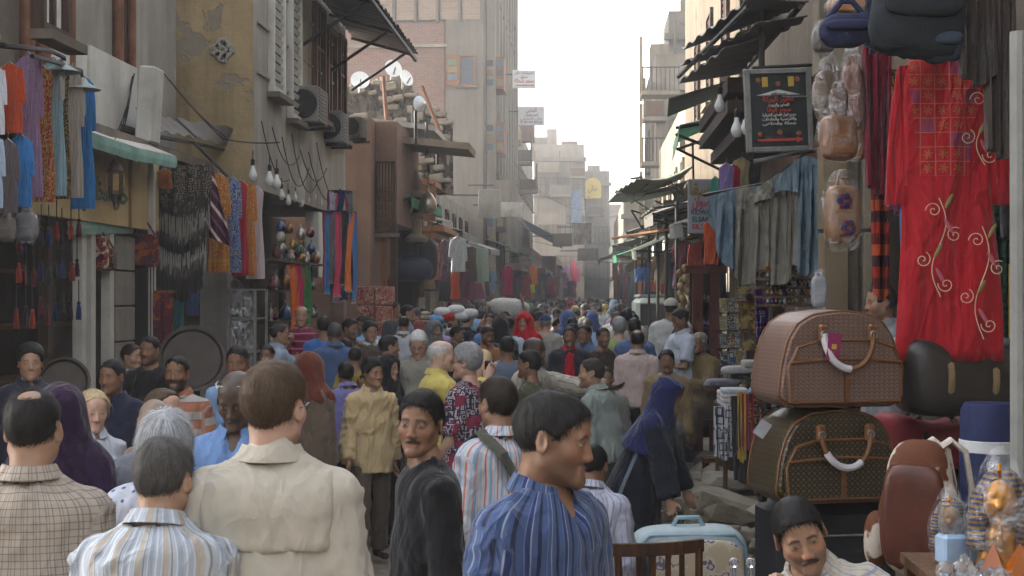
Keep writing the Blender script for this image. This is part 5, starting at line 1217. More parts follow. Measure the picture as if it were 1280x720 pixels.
def sbag(w, d, h, e=3.5, n=20, m=14, noise=.0, seed=0, top=0.):
    """soft box: superellipsoid with an optional slump of the top"""
    V = []; Fq = []
    for i in range(m+1):
        ph = -math.pi/2+math.pi*i/m
        for k in range(n):
            th = 2*math.pi*k/n; f = lambda c, p: math.copysign(abs(c)**p, c)
            x = f(math.cos(ph), 2/e)*f(math.cos(th), 2/e); y = f(math.cos(ph), 2/e)*f(math.sin(th), 2/e); z = f(math.sin(ph), 2/e); V.append((x*w/2*(1-top*(z > 0)*z), y*d/2*(1-top*.6*(z > 0)*z), z*h/2))
    for i in range(m):
        for k in range(n): Fq.append((i*n+k, i*n+(k+1) % n, i*n+n+(k+1) % n, i*n+n+k))
    V = np.array(V)
    if noise: V = V*(1+noise*vnoise(V*9, seed)[:, None]*1.0)
    return V.tolist(), Fq
def wrapped_bag(px0, px1, py0, py1, Y, col, label, rz=.2, motif=False, group='leather bags wrapped in plastic'):
    s = FPX/Y; W, H = (px1-px0)/s, (py1-py0)/s; p = at((px0+px1)/2, (py0+py1)/2, Y); r = empty('wrapped_bag', p, rz, label, 'bag', group)
    b = MB(); b.add(*sbag(W*.82, W*.5, H*.72, 4, noise=.04, seed=px0)); bo = b.obj('bag', mat_plain('leather_'+col, col, .5, var=.3, scale=12), r, True); bo.location = (0, 0, -H*.06)
    f = MB(); f.add(*sbag(W*.6, W*.1, H*.3, 4)); fo = f.obj('pocket', mat_plain('leather_'+col, col, .5, var=.3, scale=12), bo, True); fo.location = (0, -W*.25, -H*.12)
    h = MB(); h.tube([(-W*.15, 0, H*.33), (-W*.1, 0, H*.45), (W*.1, 0, H*.45), (W*.15, 0, H*.33)], .012, 6); h.obj('handle', mat_plain('leather_'+col, col), bo, True)
    if motif:
        for dx, dz in ((-.02, .12), (.0, -.13)):
            for k in range(6): a = k*math.pi/3; q = MB(); q.lathe([(.001, 0), (.016, 0), (.012, .006), (.001, .008)], (0, 0, 0), 8, Euler((math.pi/2, 0, 0)).to_matrix()); qo = q.obj('flower_petal', mat_plain('petal%d' % (k % 2), ('5a2438', '2a2c58')[k % 2]), bo); qo.location = (dx+.024*math.cos(a), -W*.3, dz*H*1.3+.024*math.sin(a))
    w = MB(); w.add(*sbag(W, W*.66, H, 3, 22, 16, .09, px0+3, .3)); w.obj('plastic_wrap', plastic(), r, True); return r
# --- goods under the tin awning (left, second shop)
r = empty('shawl', at(226, 205, 15.4), 0, 'large dark woven shawl with rows of grey and black fringe', 'shawl')
m = MB(); n_ = 26; P = []
for i in range(n_+1):
    u = i/n_*2-1; P.append([(u*.34, .03*math.sin(u*14)-.02, -.02-.28*(1-abs(u)**1.6)*t-.5*t*.5) for t in np.linspace(0, 1, 6)])
m.grid(P, .012); m.obj('cloth', mat_motif('shawl', '1e1a18', '6a6258', 16, .62), r, True)
for tier, (z0, L_, col, nn) in enumerate(((-.42, .26, '2a2522', 30), (-.58, .3, '77726c', 26), (-.8, .28, '1d1a19', 30), (-.98, .3, '8a857e', 24), (-1.12, .28, '3a332d', 28), (-1.24, .26, '1a1817', 26))):
    q = MB()
    for i in range(nn):
        u = i/(nn-1)*2-1; x = u*(.33-.03*tier*.5); zz = z0+.14*abs(u)**1.5; y = -.02-.012*tier+rng.uniform(-.01, .01); q.tube([(x, y, zz), (x+rng.uniform(-.01, .01), y-.01, zz-L_*.5), (x+rng.uniform(-.015, .015), y, zz-L_*rng.uniform(.85, 1.05))], [.006, .011, .012], 5)
    tag(q.obj('fringe', F(col), r), kind='stuff')
r = empty('shawl', at(256, 206, 15.6), 0, 'folded burgundy, white and purple striped shawl', 'shawl'); m = MB(); P = [[(x*(.12+.16*t)+.07*t-.05, .03*math.sin(x*8+t*2), -t*.78-.12*abs(x)*t) for x in np.linspace(-1, 1, 12)] for t in np.linspace(0, 1, 16)]; m.grid(P, .02); m.obj('cloth', mat_stripes('shawl2', ['4a1a2c', 'b9b0a8', '4a1a2c', '33202e', '6a4656', '33202e'], 0, .16, .6), r, True)
KO = mat_motif('orange_band', 'a85a24', 'c8a860', 16, .75, bands=[(.3, .12, 'b58a3a')]); KB = mat_motif('blue_floral', '2c4a92', 'a8a890', 9, .66, '6a7cae')
for q in [(256, 289, 218, 342, 16.2, 'kaftan', KO, 'orange kaftan with gold bands under the tin awning'), (279, 303, 222, 342, 16.6, 'kaftan', KB, 'blue floral kaftan next to the orange banded one'), (290, 310, 226, 346, 16.9, 'kaftan', F('a32438'), 'crimson kaftan behind the blue floral one'), (298, 322, 228, 346, 17.2, 'kaftan', mat_motif('orange2', 'b05a28', 'c79a50', 14, .6), 'orange kaftan with gold dots at the end of the row'), (308, 330, 232, 350, 17.6, 'kaftan', F('c4b4b6'), 'pale pink kaftan hanging last before the bulbs'), (282, 306, 350, 410, 17.6, 'shirt', F('5c564f'), 'grey-brown jacket hung on the grey pier')]: garment(*q, sleeves=q[1]-q[0] > 22, depth=.7)
RUG = mat_motif('rug', '6a1c22', '2a2030', 12, .5, '8a4a2a')
def hung_bag(px0, px1, py0, py1, Y, mat, label, name='woven_bag'):
    s = FPX/Y; W, H = (px1-px0)/s, (py1-py0)/s; r = empty(name, at((px0+px1)/2, py0, Y), 0, label, 'bag'); m = MB(); m.add(*sbag(W, .1, H*.72, 5, noise=.03)); o = m.obj('pouch', mat, r, True); o.location = (0, 0, -H*.62)
    m = MB(); m.add(*sbag(W*.96, .04, H*.3, 5)); o = m.obj('flap', mat, r, True); o.location = (0, -.05, -H*.45); m = MB(); m.tube([(-W*.4, 0, -H*.3), (-.02, 0, 0), (.02, 0, 0), (W*.4, 0, -H*.3)], .01, 6); m.obj('strap', mat, r)
hung_bag(164, 199, 278, 336, 14.9, RUG, 'red and black kilim bag hanging beside the fringed shawl'); hung_bag(104, 136, 280, 340, 13.6, mat_motif('kilim2', '4a2030', '9a4a2a', 14, .5, 'b8a8a0'), 'maroon and white striped pouch under the fascia'); hung_bag(120, 146, 300, 340, 13.8, mat_motif('kilim3', '3c3230', '7a6a5a', 20, .55), 'small patterned round bag under the fascia')
r = empty('rug', at(197, 366, 15.2), 0, 'dark red woven rug hung below the fringed shawl', 'rug'); m = MB(); P = [[(x*.16, .015*math.sin(x*9), -t*.64) for x in np.linspace(-1, 1, 12)] for t in np.linspace(0, 1, 8)]; m.grid(P, .015); m.obj('cloth', RUG, r, True); m = MB(); m.tube([(-.18, 0, .01), (.18, 0, .01)], .015, 6); m.obj('hanging_rod', WOODO, r)
garment(212, 232, 355, 420, 16.6, 'trousers', F('2f7a8a'), 'teal trousers hanging behind the red rug'); garment(230, 250, 360, 395, 16.7, 'shirt', F('3c5a8c'), 'blue printed blouse next to the grey pier')
garment(196, 216, 212, 236, 15.2, 'shirt', F('8f5a28'), 'small orange bolero at the top of the fringed shawl', sleeves=False)
def tray(px_, py_, Y, rad, tilt, rz, label):
    r = empty('copper_tray', at(px_, py_, Y), rz, label, 'tray', None); m = MB(); m.lathe([(.001, 0), (rad*.85, 0), (rad*.93, .03), (rad, .035), (rad, .045), (rad*.9, .04), (rad*.84, .012), (.001, .01)], (0, 0, 0), 36, Euler((math.pi/2-tilt, 0, 0)).to_matrix()); m.obj('plate', mat_plain('dark_copper', '3a332d', .5, .25, var=.35, scale=8, bump=.3), r, True)
    m = MB(); m.lathe([(rad*.45, -.006), (rad*.5, -.012), (rad*.55, -.006)], (0, 0, 0), 36, Euler((math.pi/2-tilt, 0, 0)).to_matrix()); m.obj('engraved_ring', mat_plain('dark_copper', '4a4038'), r, True)
tray(240, 449, 12.3, .29, .25, .35, 'large dark copper tray leaning by the grey pier'); tray(80, 478, 9.6, .17, .3, .5, 'round dark tray leaning behind the purple headscarf')
# lathe-turned brassware on shelves, left
PROF = {'vase': [(.002, 0), (.05, 0), (.045, .02), (.03, .04), (.06, .1), (.075, .16), (.05, .22), (.022, .27), (.02, .33), (.04, .37), (.036, .372)], 'hookah': [(.002, 0), (.07, .0), (.085, .06), (.05, .13), (.02, .17), (.03, .2), (.015, .24), (.02, .34), (.035, .36), (.012, .4), (.012, .5), (.05, .52), (.02, .54), (.035, .58), (.03, .6)], 'pot': [(.002, 0), (.04, 0), (.08, .05), (.085, .09), (.05, .14), (.04, .16), (.055, .18), (.02, .21), (.012, .24)], 'plate': [(.002, 0), (.12, .01), (.14, .025), (.14, .03), (.002, .012)], 'dome': [(.03, 0), (.08, .03), (.1, .09), (.09, .16), (.05, .22), (.015, .25), (.02, .28), (.006, .33)]}
PM = {k: MB().lathe(v, (0, 0, 0), 14).me(k, True) for k, v in PROF.items()}
BR = [mat_plain('brass%d' % i, c, .3, .75, var=.3, scale=25) for i, c in enumerate(('8a6c34', '7a7468', '6a4a30', '8f8a82'))]+[mat_plain('glaze%d' % i, c, .2, 0, .5) for i, c in enumerate(('23385c', '5c1e28', '2a4a3a', '8a867e', '1a2c44'))]
BN = ['brass', 'silvery', 'copper', 'pewter', 'blue glazed', 'red glazed', 'green glazed', 'white glazed', 'dark blue glazed']
def ware(px_, py_, Y, k, mi, s, where):
    o = inst(k if k != 'dome' else 'glass_lamp', PM[k], BR[mi], None, at(px_, py_, Y), (0, 0, rng.random()*6), (s, s, s)); tag(o, BN[mi]+' '+{'vase': 'vase', 'hookah': 'water pipe', 'pot': 'pot', 'plate': 'dish', 'dome': 'domed lamp'}[k]+' '+where, 'ware', '%s %s %s' % (BN[mi], k, where))
ST = empty('display_shelves', (-4.0, 19.3, 0), 0, 'crowded timber shelves of the brass shop', 'shelves')
for z in (.85, 1.25, 1.65, 2.05, 2.45): m = MB(); m.box((-4.15, 20, z-.02), (.35, 3.4, .03)); part(ST, m, 'shelf', WOODD)
for y in (18.3, 20, 21.7): m = MB(); m.box((-4.3, y, 1.35), (.05, .05, 2.6)); part(ST, m, 'upright', WOODD)
for z in (.85, 1.25, 1.65, 2.05, 2.45):
    for i in range(12):
        Y = 18.5+i*.26+rng.uniform(-.05, .05); kk = rng.choice(['vase', 'pot', 'hookah', 'dome', 'vase']); o = inst('glass_lamp' if kk == 'dome' else kk, PM[kk], BR[(mi := rng.randrange(9))], None, (-4.08+rng.uniform(-.06, .06), Y, z), None, (.6+.25*rng.random(),)*3)
        tag(o, BN[mi]+' '+{'vase': 'vase', 'hookah': 'water pipe', 'pot': 'pot', 'dome': 'domed lamp'}[kk]+' on the brass shop shelves', 'ware', '%s %s on the brass shop shelves' % (BN[mi], kk))
for px_, py_, k_, mi, s in ((351, 290, 'dome', 4, .55), (351, 303, 'dome', 7, .6), (352, 318, 'dome', 1, .6), (376, 300, 'dome', 3, .6), (388, 297, 'dome', 5, .55), (374, 318, 'dome', 6, .5), (389, 316, 'dome', 4, .5), (383, 332, 'dome', 1, .5), (366, 312, 'dome', 0, .5), (395, 330, 'dome', 2, .5), (362, 292, 'dome', 2, .5)): ware(px_, py_, 17.6, k_, mi, s, 'hanging above the brass shop counter')
# brass shop counter
CT = empty('counter', (-3.35, 16.6, 0), 0, 'counter spread with brass trinkets in front of the brass shop', 'counter'); a = at(385, 445, 16.2); m = MB(); m.box((-3.3, 16.6, .55), (1.0, 1.4, 1.1), bev=.02); part(CT, m, 'base', WOODB); m = MB(); m.box((-3.3, 16.6, 1.12), (1.1, 1.5, .04)); part(CT, m, 'top', mat_plain('tin_top', '8d8f90', .35, .5))
for i in range(26): k_ = rng.choice(['pot', 'vase', 'plate']); mi = rng.choice([0, 0, 2, 1]); o = inst(k_, PM[k_], BR[mi], None, (-3.75+rng.random()*.9, 15.95+rng.random()*1.2, 1.14), None, (.35,)*3); tag(o, 'small %s %s on the trinket counter' % (BN[mi], {'plate': 'dish'}.get(k_, k_)), 'ware', '%s %s on the counter' % (BN[mi], k_))
# glass cabinet by the pier
GC = empty('display_cabinet', (-4.2, 17.2, 0), 0, 'glass display cabinet with aluminium edges beside the grey pier', 'cabinet'); x0, x1 = at(286, 400, 17).x, at(319, 400, 17).x; z1 = at(300, 362, 17).z
for x in (x0, x1):
    for y in (17.0, 17.6): m = MB(); m.box((x, y, z1/2), (.03, .03, z1)); part(GC, m, 'edge', GREYMETAL)
for z in (.9, 1.3, 1.7, z1): m = MB(); m.box(((x0+x1)/2, 17.3, z), (x1-x0, .6, .02)); part(GC, m, 'shelf', GREYMETAL)
m = MB(); m.box(((x0+x1)/2, 17.01, z1/2+.4), (x1-x0-.03, .006, z1-.82)); part(GC, m, 'pane', plastic()); m = MB(); m.box(((x0+x1)/2, 17.3, .43), (x1-x0, .58, .86)); part(GC, m, 'base', WOODD)
for i in range(9): k_ = ['vase', 'pot', 'hookah'][i % 3]; o = inst(k_, PM[k_], BR[(i*4) % 9], None, (x0+.05+.1*(i % 3), 17.3, (.91, 1.31, 1.71)[i//3]), None, (.5,)*3); tag(o, '%s %s inside the glass cabinet' % (BN[(i*4) % 9], {'hookah': 'water pipe'}.get(k_, k_)), 'ware', '%s %s in the cabinet' % (BN[(i*4) % 9], k_))
# scarf stand
r0 = empty('scarf_stand', at(425, 265, 19.6), 0, 'round iron stand that holds sequined scarves', 'stand'); m = MB(); m.tube([(.22*math.cos(t), .22*math.sin(t), 0) for t in np.linspace(0, 2*math.pi, 17)], .012, 5); m.obj('ring', IRON, r0); m = MB(); m.tube([(0, 0, .32), (0, 0, -.02)], .014, 5); m.obj('stem', IRON, r0); m = MB(); m.tube([(.16*math.cos(t), .16*math.sin(t), .28) for t in np.linspace(0, 2*math.pi, 17)], .012, 5); m.obj('ring', IRON, r0)
sc = ['2c4a9a', '20306a', '7a2040', 'b02038', '3a6ab0', 'a8a0b8', '246050', '8a3a78', '1c2a4c', 'c02c30', '3f7fc0', '5a5a62', 'b8405a', '2a2a30', 'c86a30', '356aa0']; scn = ['royal blue', 'navy', 'burgundy', 'crimson', 'sky blue', 'pale lilac', 'teal green', 'magenta', 'midnight', 'scarlet', 'azure', 'grey', 'rose', 'black', 'orange', 'steel blue']
def scarf_mesh(seed, L=1.1, w=.055):
    r_ = random.Random(seed); P = []; ph = r_.random()*6
    for i in range(15): t = i/14; P.append([(x*w*(1-.35*math.sin(t*3)*.5)+.02*math.sin(t*4+ph), .012*math.sin(x*4+ph+t*5), -t*L-.02*x*x) for x in np.linspace(-1, 1, 7)])
    return MB().grid(P, .008).me('scarf', True)
SCM = [scarf_mesh(i) for i in range(5)]
t = NT('sequin_trim'); vo = t.n('TexVoronoi'); vo.inputs['Scale'].default_value = 60; SEQ = t.fin(t.ramp(vo.outputs['Color'], [(.2, S('c0392b')), (.5, S('d8a838')), (.8, S('c8d0d8'))]), .2, .5)
SEQM = MB()
for i in range(7): SEQM.lathe([(.001, -.02), (.012, -.01), (.012, 0), (.001, .01)], (-.05+i*.017, 0, 0), 6)
SEQM = SEQM.me('trim')
for i in range(16):
    a = i/16*2*math.pi; L_ = rng.uniform(.85, 1.12)
    o = inst('scarf', SCM[i % 5], F(sc[i]), None, r0.location+Vector((.22*math.cos(a), .22*math.sin(a), 0)), (0, 0, a+math.pi/2), (1, 1, L_)); tag(o, scn[i]+' scarf with beaded hem on the round stand', 'scarf', 'scarves on the round stand'); q = inst('beaded_hem', SEQM, SEQ, o, (0, 0, -1.12)); q['kind'] = 'stuff'
for i in range(8):
    a = i/8*2*math.pi+.2; o = inst('scarf', SCM[i % 5], F(sc[(i*3+6) % 16]), None, r0.location+Vector((.16*math.cos(a), .16*math.sin(a), .28)), (0, 0, a+math.pi/2), (.9, 1, .3)); tag(o, 'short '+scn[(i*3+6) % 16]+' scarf on the top ring of the stand', 'scarf', 'scarves on the top ring')
for i, (px_, c_, n_) in enumerate(((368, 'b85a28', 'orange'), (376, 'a01848', 'magenta'), (383, '2a6a34', 'green'))): o = inst('scarf', SCM[i], F(c_), None, at(px_, 330, 17.4), None, (1, 1, .72)); tag(o, n_+' sash hanging at the brass shop doorway', 'scarf')
# carved minaret lamp and lanterns by the kiosk
r = empty('minaret_lamp', at(520, 305, 29), 0, 'carved wooden minaret-shaped lamp post in front of the kiosk', 'lamp'); m = MB()
m.lathe([(.14, 0), (.22, .05), (.24, .12), (.12, .2), (.12, .5), (.2, .55), (.22, .62), (.13, .68), (.13, .9), (.19, .95), (.2, 1.02), (.1, 1.08), (.1, 1.2), (.13, 1.25), (.06, 1.38), (.02, 1.5)], (0, 0, 0), 12); m.obj('shaft', mat_wall('pale_wood', '8a8070', '6f6658'), r, True); m = MB(); m.lathe([(.005, 1.5), (.03, 1.54), (.005, 1.6), (.004, 1.7)], (0, 0, 0), 8); m.obj('finial', BR[0], r, True); m = MB(); m.tube([(0, 0, 0), (0, 0, -2.98)], .05, 8); m.obj('pole', IRON, r)
for px_, py_, s in ((493, 262, 1.6), (508, 268, 1.4), (535, 268, 1.8)): 
    o = empty('lantern', at(px_, py_, 28.6), 0, 'glazed street lantern hanging at the kiosk', 'lantern', 'lanterns at the kiosk'); inst('body', PM['dome'], BR[3], o, (0, 0, 0), None, (s, s, s)); q = MB(); q.tube([(0, 0, .3*s), (0, 0, .3*s+.5)], .01, 5); q.obj('chain', IRON, o)
# --- kaftan rows down the left side
KT = [(514, 531, 300, 372, 30, 'kaftan', F('5d5a4e'), 'khaki kaftan beside the minaret lamp'), (534, 550, 302, 350, 30, 'kaftan', mat_motif('red_white', 'b03a24', 'c9b49a', 10, .7), 'red kaftan with white embroidery at the kiosk'), (549, 563, 300, 352, 30.3, 'kaftan', mat_motif('navy_red', '1c2036', '8a7a80', 9, .7), 'navy kaftan with medallions at the kiosk'), (561, 584, 296, 340, 30.1, 'shirt', mat_motif('white_blue', 'c4c4c2', '6a9ab0', 9, .8), 'white tunic with blue embroidery at the kiosk'), (563, 575, 340, 374, 30.2, 'shirt', F('b04a2c'), 'orange skirt below the white tunic'), (574, 588, 338, 372, 30.6, 'shirt', F('4a2c40'), 'plum robe below the white tunic'), (584, 596, 308, 352, 33, 'kaftan', F('4a4438'), 'dark olive robe past the kiosk'), (594, 604, 310, 354, 34, 'kaftan', F('7c8a78'), 'grey-green robe past the kiosk'), (602, 611, 310, 352, 35, 'kaftan', F('8c9a8a'), 'pale green robe past the kiosk'), (627, 641, 332, 370, 42, 'kaftan', F('7a1c3a'), 'wine red dress on the mannequin shop front'), (661, 672, 332, 356, 66, 'shirt', F('b8641c'), 'bright orange top hung far down the left row'), (660, 669, 355, 366, 66, 'shirt', F('a8b828'), 'lime yellow top below the bright orange one'), (702, 713, 332, 360, 98, 'kaftan', F('b07ca8'), 'mauve dress hung far down the left row'), (714, 720, 325, 362, 102, 'kaftan', F('c04858'), 'pink dress on the far left row'), (719, 725, 333, 352, 106, 'shirt', F('b05878'), 'rose top near the end of the left row'), (677, 690, 340, 362, 80, 'shirt', F('46586a'), 'slate blue wrap far down the left row')]
for q in KT: garment(*q, sleeves=q[1]-q[0] > 12, depth=.8)
rc = ['8a3428', '2a3450', '6e5a3c', '4a2a44', '9a968c', '38524a', '8a7450', '34323a', '68768c', '74384c', '483e34', '7a4832']; rn = ['red', 'navy', 'tan', 'purple', 'off-white', 'green', 'sand', 'charcoal', 'light blue', 'rose', 'brown', 'rust']
for i in range(34):
    Y = 31+i*2.2+rng.uniform(-.4, .4); z = 2.9+rng.uniform(-.1, .05); k = rng.choice(['kaftan', 'shirt', 'dress']); j = rng.randrange(12); X = (-3.75 if Y < 64 else -2.7 if Y < 76 else -2.0 if Y < 92 else -1.1)+rng.uniform(-.12, .12)
    r = empty(k, (X, Y, z), rng.uniform(-.5, .5), '%s %s hung outside the far left shops' % (rn[j], k), k, 'garments on the far left shops'); me, sl = garment_meshes(k); L_ = rng.uniform(.8, 1.25); inst('garment_body', me, F(rc[j]), r, scale=(.46, .3, L_))
    for q in sl: inst('sleeve', q, F(rc[j]), r, scale=(.46, .3, .7))
for i in range(26):
    Y = 20+i*2.6+rng.uniform(-.5, .5); z = 2.9+rng.uniform(-.1, .05); k = rng.choice(['kaftan', 'shirt', 'dress']); j = rng.randrange(12); X = 1.72+rng.uniform(-.08, .08)
    r = empty(k, (X, Y, z), rng.uniform(-.5, .5), '%s %s hung outside the far right shops' % (rn[j], k), k, 'garments on the far right shops'); me, sl = garment_meshes(k); L_ = rng.uniform(.7, 1.1); inst('garment_body', me, F(rc[j]), r, scale=(.34, .28, L_))
    for q in sl: inst('sleeve', q, F(rc[j]), r, scale=(.34, .28, .65))
for q in [(765, 773, 328, 350, 72, 'kaftan', F('9a4a34'), 'orange-red dress hung on the far right rail'), (773, 780, 328, 352, 74, 'kaftan', F('7a3430'), 'brick red dress hung on the far right rail'), (780, 787, 330, 360, 76, 'kaftan', F('6a7c94'), 'light denim dress hung on the far right rail'), (794, 811, 334, 352, 36, 'shirt', F('2a5aa0'), 'royal blue printed cloth on the right stalls'), (812, 824, 325, 350, 34, 'shirt', F('3a4a5c'), 'slate jacket beside the royal blue cloth')]: garment(*q, sleeves=False)
# bags and rolls on the left stalls
def duffel(p, w, d, h, rz, col, label, group=None):
    r = empty('duffel_bag', p, rz, label, 'bag', group); m = MB(); m.add(*sbag(w, d, h, 3.2, noise=.05, seed=int(abs(p[1])*10))); o = m.obj('bag', mat_plain('nylon_'+col, col, .6, var=.2), r, True); o.location = (0, 0, h/2)
    for s in (-1, 1): q = MB(); q.tube([(-w*.2, s*d*.4, h*.75), (-w*.15, s*d*.3, h*1.15), (w*.15, s*d*.3, h*1.15), (w*.2, s*d*.4, h*.75)], .014, 6); q.obj('handle', mat_plain('nylon_'+col, col), r, True)
duffel(at(512, 352, 29), .95, .5, .48, 0, '20263c', 'navy duffel bag hanging on the left bag stall'); duffel(at(532, 350, 29.4), .5, .4, .85, .1, '1c1d24', 'black backpack on the left bag stall'); duffel(at(484, 385, 28), .4, .35, .55, 0, '5c1c26', 'dark red bag in the stall beside the brown building')
for i, (px_, py_, c_, n_) in enumerate(((515, 394, '7a7468', 'striped grey cushion'), (531, 398, '8a8070', 'striped beige cushion'), (497, 396, '6a6458', 'dark sheepskin cushion'))): r = empty('cushion', at(px_, py_, 26), 0, n_+' stacked on the blue stall', 'cushion'); m = MB(); m.add(*sbag(.26, .2, .26, 2.5, noise=.06, seed=i)); m.obj('cover', mat_stripes('cush%d' % i, [c_, '4a443c', 'a09888'], 2, .09), r, True)
STL = empty('market_stall', at(525, 430, 24), 0, 'stall with a dark blue front on the left of the crowd', 'stall'); p = at(525, 420, 24); STL.location = (p.x, 24, 0); m = MB(); m.box((0, .4, .6), (1.6, .8, 1.2), bev=.02); m.obj('front', mat_plain('stall_blue', '2c3550', .7), STL); m = MB(); m.box((0, .4, 1.23), (1.7, .9, .05)); m.obj('top', WOODD, STL)
r = empty('box_stack', at(470, 425, 22), 0, 'stack of red patterned boxes at the brown building', 'boxes'); r.location.z = .9
for i in range(4):
    for j in range(2): m = MB(); m.box((j*.28-.14, 0, .17+i*.3), (.26, .3, .28), bev=.01); m.obj('box', mat_motif('redbox%d' % j, ('8a2c30', '9a4a44')[j], 'b8a890', 22, .7), r)
m = MB(); m.box((0, 0, -.43), (.62, .4, .9)); m.obj('stand', WOODB, r)
# ---------------- right: framed perfume sign, second sign, tarpaulin
p = at(973, 138, 11); SG = empty('framed_sign', p, 0, 'black framed Arabic shop sign with red arrow in a metal frame', 'sign'); SG.rotation_euler = (0, -.04, .12)
m = MB(); W_, H_ = .44, .56; m.box((0, 0, 0), (W_, .03, H_)); bd = m.obj('board', mat_plain('sign_black', '1f2424', .5, var=.3, scale=8), SG)
for s in (-1, 1): m = MB(); m.box((s*(W_/2+.015), 0, 0), (.04, .07, H_+.07), bev=.006); m.obj('frame', GREYMETAL, SG); m = MB(); m.box((0, 0, s*(H_/2+.015)), (W_-.012, .066, .04), bev=.006); m.obj('frame', GREYMETAL, SG)
INKR, INKW, INKY = mat_plain('ink_red', 'a83a30', .5, bump=0), mat_plain('ink_white', 'b0b0aa', .5, bump=0), mat_plain('ink_gold', 'a88a38', .5, bump=0)
for s, sz, mt, z, w_ in (('عطور البركة', .06, INKR, .085, .25), ('للعطور والزيوت', .03, INKW, .04, .16), ('سوبر الوفا', .05, INKR, .005, .18), ('جميع انواع العطور الشرقية', .03, INKW, -.035, .26), ('والفرنسية والخلطات', .03, INKW, -.067, .26), ('جملة وقطاعى', .03, INKW, -.1, .26)): lettering(bd, s, sz, mt, (0, -.018, z), 0, width=w_, bold=.0006)
m = MB(); m.box((-.02, -.019, -.225), (.3, .006, .018)); m.prism([(.13, -.25), (.18, -.225), (.13, -.2)], .006, Matrix.Translation((0, -.022, 0))); m.obj('arrow', INKR, bd)
m = MB(); m.prism([(-.17, .115), (0, .155), (.17, .115)], .006, Matrix.Translation((0, -.021, 0))); rb = m.obj('ribbon', INKW, bd); lettering(rb, 'بسم الله', .024, mat_plain('ink_dark', '24282a', .5), (0, -.026, .126), 0, width=.12)
for x in (-.1, .1): m = MB(); m.box((x, -.019, .215), (.045, .006, .075), bev=.002); m.obj('gold_emblem', INKY, bd); 
for x, z in ((-.15, .23), (0, .2), (.15, .23), (-.15, -.18), (0, -.17), (.15, -.18)):
    m = MB(); m.lathe([(.001, 0), (.022, 0), (.016, .004), (.001, .006)], (0, 0, 0), 7, Euler((math.pi/2, 0, 0)).to_matrix()); o = m.obj('flower', mat_plain('ink_rust', '7a4426', .5), bd); o.location = (x, -.016, z)
m = MB(); m.tube([(-.2, .02, -.38), (.45, .1, -.28)], .018, 7); m.obj('support_bar', GREYMETAL, SG); m = MB(); m.tube([(-.18, .03, .33), (.6, .1, .36)], .014, 7); m.obj('support_bar', IRON, SG); m = MB(); m.tube([(.02, -.04, .1), (.6, -.02, .08)], .006, 6); m.obj('support_bar', GREYMETAL, SG)
p = at(878, 258, 16.5); S2 = flat_sign('painted_sign', p, .34, .62, .15, 'grey painted silver-shop sign with yellow, red and blue lettering', '8f9296', [('السقا', .22, '34363c', .195, .3), ('السقا', .22, 'b89a28', .2, .3), ('رضوان', .17, 'a03440', .05, .24), ('RIDWAN', .08, '34445c', -.07, .27), ('ELSAKA', .08, '34445c', -.15, .25), ('SILVER', .075, 'a03840', -.235, .26)], th=.04)
q = MB(); q.tube([(-.1, .02, .31), (-.1, .05, .7)], .012, 6); q.obj('hanging_rod', IRON, S2)
# tarpaulin: draped cloth in two hanging folds
def mat_tarp():
    t = NT('tarpaulin'); n = t.noise(3, 6, .65); u = t.attr('side'); c = t.mix(t.ramp(u, [(.45, (0, 0, 0)), (.55, (1, 1, 1))]), S('77746a'), S('5f7482')); c = t.mix(t.ramp(n, [(.4, (0, 0, 0)), (.7, (.8, .8, .8))]), c, t.mix(1., c, (.5, .47, .42, 1), 'MULTIPLY')); crumple(t, .6); return t.fin(c, .8, 0, .25)
TARP = mat_tarp(); TR = empty('tarpaulin', at(960, 215, 12), 0, 'faded blue and grey tarpaulin draped over bars above the stall', 'tarpaulin')
def drape(path, drops, Y0, blue, fold=.05, name='fold'):
    """cloth hung from a path of pixels (px, py) at depth Y, falling to the pixel rows in drops"""
    P = []; sd = []; n = 60; ts = np.linspace(0, 1, n); k = np.linspace(0, 1, len(path))
    for i, t in enumerate(ts):
        px_, py_, Yd = [np.interp(t, k, [q[j] for q in path]) for j in range(3)]; dn = np.interp(t, k, drops); row = []
        for j in range(16):
            v = j/15; q = at(px_+4*math.sin(t*18)*v, py_+(dn-py_)*v, Yd); q.y += fold*math.sin(t*38+v*1.5)*min(1, v*2.5)+.03*math.sin(t*17)*v; row.append(q); sd.append(np.interp(t, k, blue))
        P.append(row)
    m = MB().grid(P, .008); o = part(TR, m, name, TARP, True); a = o.data.attributes.new('side', 'FLOAT', 'POINT'); a.data.foreach_set('value', np.array(sd+sd, dtype=np.float32)[:len(o.data.vertices)] if len(sd)*2 >= len(o.data.vertices) else np.zeros(len(o.data.vertices), np.float32))
drape([(886, 245, 12.6), (905, 240, 12.3), (930, 234, 12.2), (952, 232, 12.0)], [278, 330, 356, 352], 12, [1, 1, .2, .8])
drape([(936, 250, 11.9), (950, 232, 11.7), (975, 216, 11.5), (992, 212, 11.3)], [352, 358, 356, 350], 12, [0, 0, 0, .1], .04)
drape([(930, 252, 12.0), (955, 236, 11.6), (980, 214, 11.3), (1000, 197, 11.0)], [262, 250, 238, 240], 12, [.3, .3, .8, .8], .02)
drape([(992, 200, 11.2), (1004, 195, 11.0), (1016, 196, 10.9), (1031, 205, 10.8)], [330, 345, 342, 335], 12, [.2, 1, 1, .7], .05)
m = MB(); m.tube([at(880, 244, 12.7), at(955, 230, 12), at(1005, 194, 11)], .016, 6); part(TR, m, 'bar', IRON)
